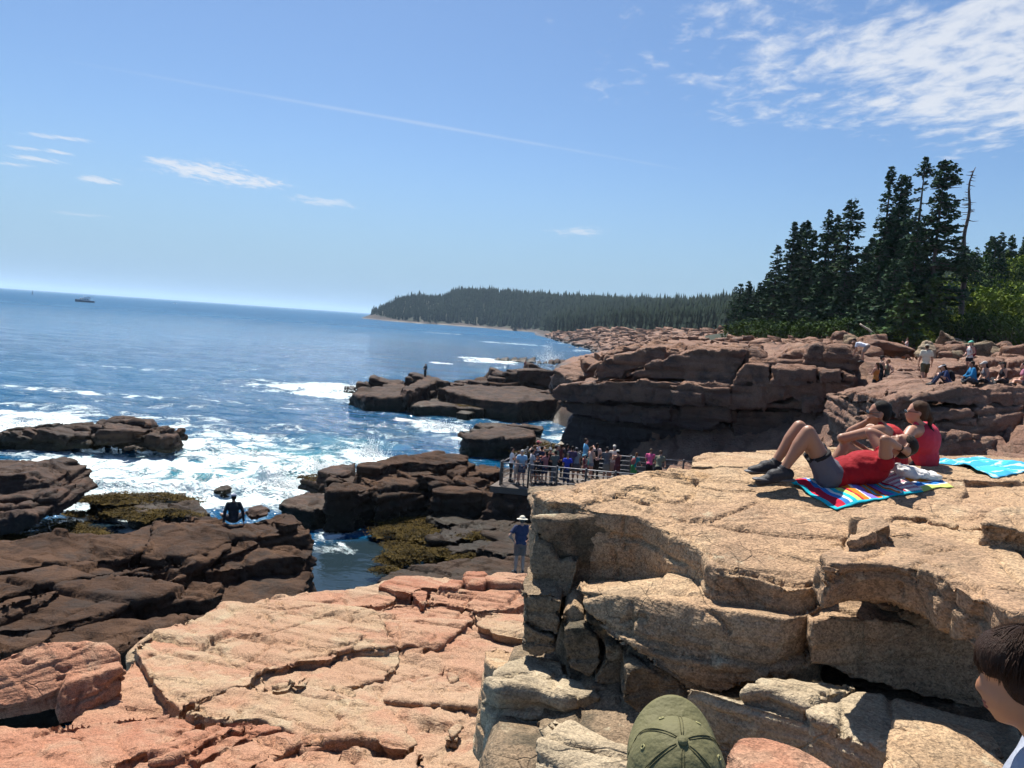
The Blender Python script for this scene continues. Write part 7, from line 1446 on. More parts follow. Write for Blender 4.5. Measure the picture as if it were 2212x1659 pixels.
crowd = [ # px, py, height, yaw offset from facing cliff (deg), joints, kwargs, label
 (190, 265, 1.60, -70, stand('fold'), dict(top=('tee', (.70, .70, .72)), bot=('pants', BLK), hair=('long', DH), fem=True), 'dark-haired woman in a white tee at the left corner of the railing'),
 (255, 305, 1.55, -120, stand('rail', lean=8), dict(top=('tank', (.45, .35, .32)), bot=('shorts', (.35, .28, .24)), hair=('long', BH), fem=True, skin='light'), 'woman with long brown hair in beige shorts, second from the railing corner'),
 (312, 308, 1.70, 185, stand('rail', lean=22), dict(top=('tee', (.30, .46, .62)), bot=('shorts', (.05, .06, .10)), hair=('short', (.55, .54, .52)), skin='light'), 'white-haired man in a light blue shirt leaning over the near railing'),
 (490, 192, 1.74, -40, stand('phone'), dict(top=('tee', (.62, .62, .66)), bot=('pants', BLK), hair=('short', DH), hat=('cap', (.45, .12, .12)), bag=(1, BLK)), 'person in a faded red cap and white tee at the back left of the crowd'),
 (535, 250, 1.66, -20, stand('phone'), dict(top=('tee', NAVY), bot=('shorts', BLK), hair=('short', DH)), 'person in navy standing behind the grey-capped visitor'),
 (500, 330, 1.45, 160, stand('rail', lean=18), dict(top=('tee', NAVY), bot=('shorts', BLK), hair=('short', DH), hat=('cap', NAVY)), 'child in navy bending over the near railing'),
 (625, 258, 1.68, 200, stand(('down', 'rail'), lean=14), dict(top=('tank', BLK), bot=('shorts', BLK), hat=('cap', (.14, .15, .17)), hair=('short', DH), bag=(1, BLK)), 'visitor in black with a grey cap, one arm on the near railing'),
 (690, 300, 1.60, 40, stand('fold'), dict(top=('tee', (.10, .11, .10)), bot=('pants', (.12, .13, .15)), hair=('short', DH)), 'visitor in dark grey behind the woman with the sun hat'),
 (750, 208, 1.68, 30, stand('phone'), dict(top=('tank', (.17, .06, .07)), bot=('pants', BLK), hat=('sun', (.58, .50, .38)), hair=('long', BH), fem=True), 'woman in a wide beige sun hat and maroon top holding a phone'),
 (825, 228, 1.66, -30, stand('down'), dict(top=('tee', (.03, .03, .04)), bot=('pants', BLK), hair=('long', DH), fem=True), 'dark-haired woman in black right of the sun hat'),
 (830, 325, 1.52, 195, stand('rail', lean=16), dict(top=('tee', (.025, .05, .42)), bot=('pants', NAVY), hat=('cap', BLK), hair=('pony', DH), fem=True), 'girl in a royal blue top and black cap at the near railing'),
 (940, 262, 1.66, 20, stand('hang', lean=25), dict(top=('tee', (.22, .23, .22)), bot=('shorts', (.08, .08, .09)), hat=('cap', (.13, .13, .14)), hair=('short', DH)), 'man in grey tee and grey cap bending beside the tall man in blue'),
 (1040, 162, 1.86, -70, stand('phone'), dict(top=('tee', (.13, .40, .66)), bot=('pants', BLK), hair=('short', (.06, .035, .02)), skin='light'), 'tall man in a sky blue polo shirt holding up a phone'),
 (1042, 343, 1.32, 150, stand(('rail', 'down'), lean=10), dict(top=('tank', (.22, .06, .07)), bot=('shorts', (.24, .07, .07)), hat=('cap', (.14, .30, .36)), hair=('short', BH), bag=(1, (.12, .42, .40)), skin='light'), 'child in a teal cap and maroon vest with a teal bag'),
 (1168, 216, 1.70, -10, stand('fold'), dict(top=('tee', (.62, .46, .42)), bot=('pants', BLK), hair=('long', DH), bag=(1, BLK), fem=True), 'black-haired woman in pale pink carrying a black bag'),
 (1368, 242, 1.76, 10, stand('rail', lean=12), dict(top=('tee', (.60, .52, .46)), bot=('shorts', (.35, .25, .22)), hat=('cap', (.64, .60, .52)), hair=('short', (.3, .3, .3))), 'man in a cream shirt and white cap at the far railing'),
 (1412, 296, 1.62, 40, stand('phone', hd=(15, 0)), dict(top=('tank', (.10, .03, .035)), bot=('pants', (.09, .03, .035)), hat=('cap', (.66, .62, .55)), hair=('pony', DH), fem=True), 'woman in a white cap and dark maroon tank top looking at her phone'),
 (1605, 320, 1.46, -25, stand('rail', lean=20), dict(top=('tee', (.02, .22, .25)), bot=('skirt', (.05, .22, .07)), hair=('long', (.16, .08, .035)), bag=(1, (.28, .10, .10)), fem=True, skin='light'), 'girl in a teal top and green skirt leaning on the far railing'),
 (1785, 272, 1.64, 0, stand('rail', lean=24), dict(top=('tee', (.62, .10, .24)), bot=('pants', BLK), hair=('short', (.13, .08, .05)), fem=True, skin='light'), 'woman in a bright pink tee leaning on the far railing'),
 (425, 285, 1.66, -60, stand('fold', 'one'), dict(top=('tee', (.42, .40, .42)), bot=('shorts', (.10, .10, .12)), hair=('short', DH)), 'visitor in light grey just behind the white-haired man'),
 (455, 238, 1.72, 10, stand('up'), dict(top=('tee', (.05, .06, .08)), bot=('pants', BLK), hair=('short', BH)), 'visitor in charcoal raising a camera at the back of the crowd'),
 (585, 305, 1.58, 60, stand('phone', 'one'), dict(top=('tee', (.30, .12, .13)), bot=('shorts', NAVY), hair=('long', DH), fem=True), 'woman in dusty red among the crowd left of the grey cap'),
 (700, 235, 1.72, -50, stand('bag'), dict(top=('tee', (.16, .18, .12)), bot=('pants', BLK), hat=('cap', (.22, .22, .20)), hair=('short', DH), bag=(1, (.06, .07, .05))), 'visitor in olive with a rucksack left of the sun hat'),
 (885, 250, 1.70, 25, stand('down', 'one'), dict(top=('tee', (.07, .05, .09)), bot=('shorts', BLK), hair=('short', DH)), 'visitor in dark purple between the blue top and the tall man'),
 (1105, 255, 1.64, -35, stand('fold', 'one'), dict(top=('tank', (.40, .30, .28)), bot=('short', (.16, .18, .24)), hair=('pony', BH), fem=True, skin='light'), 'woman in beige and denim shorts beside the tall man in blue'),
 (1290, 262, 1.70, 20, stand('rail', lean=10), dict(top=('tee', (.10, .10, .11)), bot=('shorts', (.2, .18, .15)), hair=('short', DH)), 'visitor in dark grey at the far railing left of the cream shirt'),
 (1890, 288, 1.76, -8, stand('rail', lean=26), dict(top=('tee', (.17, .17, .12)), bot=('shorts', BLK), hair=('short', (.09, .05, .03)), skin='light'), 'man in an olive grey tee leaning over the far railing'),
]
for (px_, py_, h, yo, J, kw, lb) in crowd:
    f = on_ramp(px_, py_, h if kw is None else h * (1 if True else 1)); person(lb, J, f, YR + R(yo), h, vox=.042, group=CR, **kw)
# ---- people on the rocks
def z3p(x, y): return (1797.3 + x * .1875, 708.6 + y * .1875)
def feet(u, v, d): return at(u, v, d)
person('man in a beige sun hat with hands on hips seen from behind, beside the outcrop', stand('hips', hd=(8, -10)), feet(1120, 1240, 22.6), R(12), 1.76, girth=1.3, top=('tee', (.040, .052, .105)), bot=('shorts', (.22, .13, .10)), hat=('sun', (.58, .55, .46)), hair=('short', (.1, .08, .06)), skin='light', vox=.018)
p_ = atz(504, 1129, 2.72); person('person in black and a pale cap sitting on the dark ledge facing the surf', sit('cross', 14, 'prop', (10, 0)), p_, R(25), 1.70, girth=1.1, top=('long', (.012, .016, .024)), bot=('shorts', (.02, .022, .03)), hat=('cap', (.30, .33, .42)), hair=('short', DH), skin='tan', vox=.02)
person('angler-like figure in dark clothes standing on the tip of the rocky point', stand('fold'), feet(918, 819, 88), R(150), 1.80, top=('long', (.015, .02, .035)), bot=('pants', (.015, .015, .02)), hat=('cap', (.03, .03, .04)), skin='tan', vox=.05)
person('small distant person standing on the back of the rocky point', stand('down'), feet(1134, 807, 93), R(170), 1.65, top=('tank', (.20, .06, .06)), bot=('shorts', (.02, .02, .03)), skin='mid', vox=.06)
person('man in a white tee bending forward at the right end of the cliff top', stand('hang', lean=78), feet(1862, 783, 40.0), R(62), 1.74, top=('tee', (.76, .78, .84)), bot=('shorts', (.28, .22, .19)), hair=('short', DH), vox=.028)
person('woman in a white sleeveless top holding up a phone below the spruces', stand('phone', hd=(0, 0)), feet(*z3p(845, 356), 60), R(80), 1.65, top=('tank', (.52, .50, .55)), bot=('pants', (.17, .10, .12)), hair=('bun', BH), fem=True, vox=.045)
person('man in a cream tee and khaki shorts walking away up the terrace', stand('down', 'walk', hd=(14, 0)), feet(*z3p(1050, 668), 33), R(-14), 1.80, top=('tee', (.66, .60, .46)), bot=('shorts', (.11, .10, .055)), hat=('cap', (.55, .48, .36)), hair=('short', (.08, .05, .03)), skin='mid', vox=.028, girth=1.1)
person('woman in a mint cap and white top with a red backpack standing on the terrace', stand('bag', hd=(0, 0)), feet(*z3p(1560, 560), 36), R(105), 1.68, top=('tank', (.62, .60, .58)), bot=('short', BLK), hat=('cap', (.16, .55, .42)), hair=('pony', BH), bag=(1, (.20, .02, .05)), fem=True, skin='light', vox=.03)
SG = 'visitors sitting along the terrace edge'
for x, y, yw, J, kw, lb in ((1345, 668, 75, sit('up', 22, 'knee', (12, 0)), dict(top=('tee', (.03, .05, .13)), bot=('pants', (.03, .04, .08)), hat=('visor', (.62, .62, .64)), hair=('long', DH), fem=True, bag=(1, BLK)), 'visitor in navy and a white visor sitting at the left end of the row'),
        (1635, 640, 78, sit('cross', 14, 'knee', (0, 0)), dict(top=('long', (.02, .20, .42)), bot=('pants', (.04, .05, .07)), hair=('short', DH), skin='tan'), 'visitor in a bright blue hoodie sitting cross-legged in the row'),
        (1775, 645, 82, sit('cross', 10, 'lap', (8, 0)), dict(top=('tank', (.13, .13, .15)), bot=('pants', BLK), hat=('cap', (.42, .40, .38)), hair=('long', DH), fem=True), 'woman in a pale cap and grey tank top sitting beside the blue hoodie'),
        (1985, 648, 85, sit('cross', 12, 'lap', (0, 0)), dict(top=('tank', (.022, .022, .03)), bot=('pants', BLK), hat=('visor', (.02, .02, .02)), hair=('long', DH), fem=True), 'woman in black with a black visor sitting near the right end of the row'),
        (2215, 660, 60, sit('cross', 8, 'lap', (0, 0)), dict(top=('tee', (.42, .17, .24)), bot=('short', (.1, .1, .1)), hair=('short', DH), skin='light', fem=True), 'visitor in a dusty pink tee at the right edge of the row')):
    person(lb, J, feet(*z3p(x, y + 8), 29.6), R(yw), 1.72, vox=.03, group=SG, **kw)
person('woman with a brown braid in an orange top at the gap beside the cliff', stand('fold'), feet(*z3p(480, 820), 33.5), R(30), 1.62, top=('tank', (.50, .19, .045)), bot=('shorts', BLK), hair=('long', BH), fem=True, skin='light', vox=.028)
person('man in a black tank top behind the woman in orange', stand('fold'), feet(*z3p(535, 760), 35), R(-100), 1.76, top=('tank', (.02, .02, .02)), bot=('pants', BLK), hair=('short', DH), vox=.028)
person('woman in an olive top and black shorts at the gap beside the cliff', stand('hips'), feet(*z3p(605, 775), 35.0), R(95), 1.66, top=('tank', (.15, .15, .11)), bot=('short', BLK), hair=('bun', (.24, .13, .06)), fem=True, skin='light', vox=.028, shoes=(.05, .05, .05))
# sunbather flat on the rock behind
def lying_small():
    c = at(*z3p(800, 372), 54.0); J = {}
    q = lambda x, y, z: c + V3((x, y, z));     T = Matrix(((0, 0, -1), (-1, 0, 0), (0, 1, 0)))
    J.update(T=T, hT=T, pel=q(0, 0, .14), chest=q(-.36, 0, .16), nb=q(-.53, 0, .15), head=q(-.70, 0, .16), shL=q(-.5, -.18, .14), shR=q(-.5, .18, .14), elL=q(-.3, -.3, .08), elR=q(-.3, .3, .08), wrL=q(-.05, -.3, .08), wrR=q(-.05, .3, .08), hipL=q(.03, -.09, .13), hipR=q(.03, .09, .13), knL=q(.34, -.1, .42), knR=q(.34, .1, .42), anL=q(.62, -.1, .1), anR=q(.62, .1, .1), toeL=q(.78, -.1, .06), toeR=q(.78, .1, .06))
    person('sunbather in orange trunks lying on the rock beside the pointed boulder', J, c, 0, 1.72, top=(None, 0), bot=('short', (.65, .16, .04)), shoes=None, world=True, vox=.04, skin='mid')
lying_small()
# gull
def gull():
    c = at(1605, 742, 80); t = empty('gull', c, 'white gull standing on the pink ledge left of the grove', 'bird'); pr = Prims()
    pr.ell(c + V3((0, 0, .30)), (.09, .24, .10), (0, 1, 0), (1, 0, 0)); pr.limb(c + V3((-.14, 0, .34)), c + V3((-.18, 0, .50)), .06, .045); pr.ell(c + V3((-.2, 0, .53)), (.07, .055, .055)); pr.limb(c + V3((-.25, 0, .53)), c + V3((-.33, 0, .51)), .02, .012); pr.limb(c + V3((.2, 0, .3)), c + V3((.42, 0, .27)), .05, .02)
    for q in (-.04, .04): pr.limb(c + V3((0, q, .25)), c + V3((0, q, 0)), .02, .016)
    pj('body', pr, .02, MP['white'], t, 1)
gull()
# ------------------------------------------------------------------ the three sunbathers
def wz(u, v, d, z): p = at(u, v, d); return V3((p.x, p.y, z))
def frame(front, up):
    f = V3(front).normalized(); z = V3(up); z = (z - f * z.dot(f)).normalized(); x = f.cross(z)
    return Matrix((x, f, z)).transposed()
def man():
    T = frame((.12, -.05, 1), (1, 0, .08)); hT = frame((-.62, .1, .8), (.75, 0, .62))
    J = dict(T=T, hT=hT, pel=at(1799, 1028, 6.62), chest=at(1872, 1008, 6.62), nb=at(1920, 992, 6.62), head=at(1946, 962, 6.66), shL=at(1914, 1000, 6.45), shR=at(1912, 984, 6.80), elL=at(1911, 950, 6.40), elR=at(1879, 933, 6.95), wrL=at(1949, 970, 6.50), wrR=at(1930, 953, 6.84),
             hipL=at(1790, 1033, 6.53), hipR=at(1791, 1022, 6.71), knL=at(1746, 933, 6.50), knR=at(1727, 922, 6.74), anL=at(1691, 1017, 6.50), anR=at(1673, 1001, 6.74), toeL=at(1647, 1040, 6.46), toeR=at(1630, 1016, 6.70))
    t, K = person('man in a red tee and grey shorts lying on a striped towel with knees up', J, at(1800, 1055, 6.62), 0, 1.84, girth=1.08, slv=.30, top=('tee', (.27, .008, .015)), bot=('mid', (.10, .10, .125)), hair=('short', (.03, .02, .014)), shoes=(.030, .030, .034), skin='tan', world=True, vox=.0125, fold=.013)
    for q in 'LR':                              # soles and laces of the trainers
        an, to = K['an' + q], K['toe' + q]; d = (to - an); d.z = 0; d.normalize(); so_ = Prims(); b = an + V3((0, 0, -.075)); e = V3((to.x, to.y, b.z)) + d * .035
        so_.limb(b - d * .065, e + d * .012, .060, .050, asp=.30, lat=V3((0, 1, 0))); pj('sole', so_, .009, cloth((.12, .12, .125), .5), t, 1)
        la = Prims()
        for k in range(4):
            c = an.lerp(to, .22 + k * .13) + V3((0, 0, .048 - k * .003)); la.limb(c + V3((0, -.026, -.004)), c + V3((0, .026, -.004)), .0055, .0055, k=6)
        pj('laces', la, .0045, cloth((.22, .22, .23)), t, 0)
    for q in 'LR':                              # black trim at the leg openings
        hp, kn = K['hip' + q], K['kn' + q]; tr = Prims(); tr.limb(hp.lerp(kn, .455), hp.lerp(kn, .515), .1075, .1068, flat0=True, flat1=True); pj('leg_trim', tr, .009, cloth((.012, .012, .014)), t, 0)
    wb = Prims(); wb.limb(K['wrL'].lerp(K['elL'], .10), K['wrL'].lerp(K['elL'], .17), .034, .034, flat0=True, flat1=True); pj('wristband', wb, .006, cloth((.05, .03, .02)), t, 0)
man()
def woman_a():
    T = frame((-.95, .28, -.30), (-.30, 0, 1)); hT = frame((-.97, .22, -.05), (0, 0, 1))
    J = dict(T=T, hT=hT, pel=wz(1938, 1000, 7.55, 8.27), chest=at(1922, 955, 7.48), nb=at(1905, 921, 7.44), head=at(1898, 893, 7.42), shL=at(1902, 929, 7.27), shR=at(1896, 924, 7.58), elL=at(1818, 946, 7.18), elR=at(1836, 934, 7.62), wrL=at(1838, 948, 7.40), wrR=at(1874, 910, 7.46),
             hipL=wz(1932, 1000, 7.46, 8.26), hipR=wz(1932, 1000, 7.64, 8.26), knL=at(1826, 963, 7.22), knR=at(1838, 958, 7.58), anL=wz(1788, 1000, 7.2, 8.22), anR=wz(1796, 1000, 7.55, 8.22), toeL=wz(1756, 1000, 7.16, 8.17), toeR=wz(1764, 1000, 7.56, 8.17))
    t, K = person('dark-haired woman in a red tank top resting her chin on her hand', J, wz(1938, 1000, 7.55, 8.14), 0, 1.74, girth=1.22, top=('tank', (.40, .025, .030)), bot=('short', (.03, .03, .05)), hair=('bun', (.012, .009, .008)), shoes=(.4, .38, .36), skin='tan', fem=True, world=True, vox=.0135, cv=.015)
    gl = Prims(); h = K['head']; X, Y, Z = (hT @ V3(v) for v in ((1, 0, 0), (0, 1, 0), (0, 0, 1)))
    for q in (-1, 1): gl.ell(h + (X * .033 * q + Y * .098 + Z * .008), (.026, .008, .020), X, Y, Z, 12, 7); gl.limb(h + X * .06 * q + Y * .09 + Z * .012, h + X * .076 * q - Y * .005 + Z * .012, .005, .005, k=6)
    pj('sunglasses', gl, .0045, MP['glassd'], t, 0)
woman_a()
def woman_b():
    T = frame((-.72, .68, -.10), (-.10, .06, 1)); hT = frame((-.95, .30, -.02), (0, 0, 1))
    J = dict(T=T, hT=hT, pel=wz(2000, 1000, 7.75, 8.26), chest=at(1996, 950, 7.72), nb=at(1987, 919, 7.70), head=at(1980, 892, 7.68), shL=at(1969, 930, 7.56), shR=at(2010, 929, 7.86), elL=at(1948, 962, 7.42), elR=at(2018, 966, 8.02), wrL=at(1936, 972, 7.66), wrR=at(1975, 975, 8.10),
             hipL=wz(1994, 1000, 7.68, 8.25), hipR=wz(2004, 1000, 7.84, 8.25), knL=wz(1926, 960, 7.86, 8.50), knR=wz(1946, 960, 8.10, 8.50), anL=wz(1890, 960, 8.06, 8.22), anR=wz(1914, 960, 8.30, 8.22), toeL=wz(1866, 960, 8.14, 8.17), toeR=wz(1890, 960, 8.40, 8.17))
    t, K = person('woman with a brown ponytail in a coral red tank top sitting with her back turned', J, wz(2000, 1000, 7.75, 8.13), 0, 1.74, girth=1.25, top=('tank', (.52, .045, .075)), bot=('short', (.02, .02, .03)), hair=('pony', (.075, .036, .018)), shoes=(.35, .3, .3), skin='mid', fem=True, world=True, vox=.0135, cv=.015)
    bk = Prims(); c = K['chest']; X, Y, Z = (T @ V3(v) for v in ((1, 0, 0), (0, 1, 0), (0, 0, 1)))
    for q in (-1, 1): bk.limb(c + X * .02 * q * .5 - Y * .125 + Z * .0, c + X * .10 * q - Y * .085 + Z * .15, .014, .012, k=8)
    pj('bra_strap', bk, .006, cloth((.012, .012, .016)), t, 0)
    gl = Prims(); h = K['head']; hX, hY, hZ = (hT @ V3(v) for v in ((1, 0, 0), (0, 1, 0), (0, 0, 1)))
    for q in (-1, 1): gl.ell(h + (hX * .033 * q + hY * .098 + hZ * .008), (.026, .008, .020), hX, hY, hZ, 12, 7); gl.limb(h + hX * .06 * q + hY * .09 + hZ * .012, h + hX * .076 * q - hY * .005 + hZ * .012, .005, .005, k=6)
    pj('sunglasses', gl, .0045, MP['glassd'], t, 0)
woman_b()
# ---- towels
def towel(name, A, B, C, D, plane, lift, mat, label, nu=70, nv=36, fold=.02, seed=1):
    P4 = [onp(*q, plane) for q in (A, B, C, D)]; u = np.linspace(0, 1, nu); v = np.linspace(0, 1, nv); U, Vv = np.meshgrid(u, v, indexing='ij'); U, Vv = U.ravel(), Vv.ravel()
    a, b, c, d = (np.array(p) for p in P4)                    # A-D long edge (far side), B-C long edge (near side)
    wob = .012 * np.sin(U * 23 + Vv * 6) * (1 - U)
    P = (a[None] * ((1 - U) * (1 - Vv))[:, None] + d[None] * (U * (1 - Vv))[:, None] + c[None] * (U * Vv)[:, None] + b[None] * ((1 - U) * Vv)[:, None])
    nrm = np.array(plane[1]); amp = fold * (.35 + .9 * (1 - U) ** 1.5)
    h = lift + amp * (.7 * np.sin((U * 15 + Vv * 5) + seed) + .9 * fbm(np.stack([U * 6, Vv * 2.4, U * 0 + seed], 1), 3)) + .004 * fbm(np.stack([U * 30, Vv * 18, U * 0], 1), 2)
    edge = np.clip(1 - np.minimum(Vv, 1 - Vv) / .08, 0, 1); h = h * (1 - .35 * edge)
    dg = bpy.context.evaluated_depsgraph_get(); Zr = np.empty(len(P))
    for i, p in enumerate(P):
        ok, hit, *_ = scene.ray_cast(dg, Vector((p[0], p[1], p[2] + .5)), Vector((0, 0, -1)), distance=1.2); Zr[i] = hit.z if ok else p[2]
    Zg = np.maximum(Zr.reshape(nu, nv), (P[:, 2] - .10).reshape(nu, nv))
    for _ in range(3): Zp = np.pad(Zg, 1, mode='edge'); Zg = np.maximum(Zg, .25 * (Zp[:-2, 1:-1] + Zp[2:, 1:-1] + Zp[1:-1, :-2] + Zp[1:-1, 2:]))
    P[:, 2] = Zg.ravel() + np.maximum(h - lift, -.006) * .8 + .014; P[:, 1] += wob
    me = mesh_np(name, P, grid_faces(nu, nv)); fattr(me, 'tt', U); fattr(me, 'ss', Vv); o = link(name, me, mat)
    md = o.modifiers.new('t', 'SOLIDIFY'); md.thickness = .007; md.offset = 0; tag(o, label, 'towel'); return o
def towel_mat():
    m, nt, b = new_mat('striped_terry'); t = N(nt, 'ShaderNodeAttribute', attribute_name='tt').outputs['Fac']; s = N(nt, 'ShaderNodeAttribute', attribute_name='ss').outputs['Fac']
    TE, OR, RD, PU, LM, WH, MG, BL = (.02, .42, .52), (.72, .22, .02), (.50, .02, .05), (.20, .16, .52), (.52, .62, .16), (.72, .70, .66), (.48, .06, .20), (.04, .20, .52)
    c1 = ramp(nt, t, [(0, TE), (.03, RD), (.10, BL), (.13, WH), (.15, TE), (.18, LM), (.215, RD), (.235, OR), (.285, WH), (.30, PU), (.36, MG), (.375, OR), (.40, TE), (.415, OR), (.44, RD), (.455, PU), (.50, TE), (.52, OR), (.545, WH), (.56, TE), (.575, RD)], 'CONSTANT')
    pl = M(nt, 'GREATER_THAN', M(nt, 'FRACT', M(nt, 'MULTIPLY', t, 55.0)), .5); ps = M(nt, 'GREATER_THAN', M(nt, 'FRACT', M(nt, 'MULTIPLY', s, 9.0)), .45)
    plaid = MIX(nt, M(nt, 'MULTIPLY', pl, ps), MIX(nt, ps, WH, (.62, .48, .42)), MG)
    c2 = ramp(nt, s, [(0, TE), (.05, (.10, .09, .09)), (.30, WH), (.36, MG), (.42, WH), (.58, OR), (.70, WH), (.74, BL), (.84, WH), (.87, LM)], 'CONSTANT')
    c = MIX(nt, M(nt, 'GREATER_THAN', t, .60), c1, plaid); c = MIX(nt, M(nt, 'GREATER_THAN', t, .74), c, c2)
    ed = M(nt, 'MAXIMUM', M(nt, 'GREATER_THAN', s, .95), M(nt, 'LESS_THAN', t, .018)); c = MIX(nt, ed, c, MIX(nt, M(nt, 'GREATER_THAN', t, .72), TE, LM))
    L(nt, c, b.inputs['Base Color']); b.inputs['Roughness'].default_value = .95; b.inputs['Specular IOR Level'].default_value = .1
    L(nt, N(nt, 'ShaderNodeBump', {'Height': NOISE(nt, N(nt, 'ShaderNodeNewGeometry').outputs[0], 320.0, 2, .6), 'Distance': .004, 'Strength': .7}), b.inputs['Normal']); return m
towel('beach_towel', (1704, 1049), (1806, 1106), (2062, 1051), (1955, 1006), A1, .05, towel_mat(), 'multicoloured striped beach towel under the man in red', fold=.022)
def blue_mat():
    m, nt, b = new_mat('blue_terry'); pos = N(nt, 'ShaderNodeNewGeometry').outputs[0]; t = N(nt, 'ShaderNodeAttribute', attribute_name='tt').outputs['Fac']; s = N(nt, 'ShaderNodeAttribute', attribute_name='ss').outputs['Fac']
    e = N(nt, 'ShaderNodeTexVoronoi', {'Vector': VM(nt, 'ADD', pos, VM(nt, 'MULTIPLY', N(nt, 'ShaderNodeTexNoise', {'Vector': pos, 'Scale': 4.0}).outputs[1], (.3, .3, .3)).outputs[0]).outputs[0], 'Scale': 3.6}, feature='DISTANCE_TO_EDGE').outputs['Distance']
    c = MIX(nt, SM(nt, e, .03, .06), (.38, .62, .72), (.015, .28, .50)); c = MIX(nt, SM(nt, NOISE(nt, pos, 3.0, 2, .5), .55, .6), c, (.03, .40, .58))
    L(nt, c, b.inputs['Base Color']); b.inputs['Roughness'].default_value = .95; return m
BK_ = pl3((1500, 984, 8.3), (2250, 1000, 8.3), (1760, 1030, 6.9))
towel('beach_towel', (2002, 984), (2150, 1024), (2250, 1008), (2120, 980), (BK_[0] + BK_[1] * .04, BK_[1]), .05, blue_mat(), 'bright blue towel with white lines spread behind the woman in coral', fold=.03, seed=4)
def bundle():
    pr = Prims(); c = at(1968, 1022, 6.74); t = empty('crumpled_shirt', c, 'crumpled white shirt used as a pillow on the striped towel', 'clothing')
    pr.ell(c, (.15, .12, .055), k=20, m=11); pr.ell(c + V3((.16, .02, -.015)), (.12, .10, .035), k=20, m=11); pr.ell(c + V3((-.08, .0, .03)), (.10, .10, .045)); pj('cloth', pr, .0085, cloth((.62, .61, .60)), t, 1, (.022, 11.0, (1, 1.2, 1.6)))
bundle()
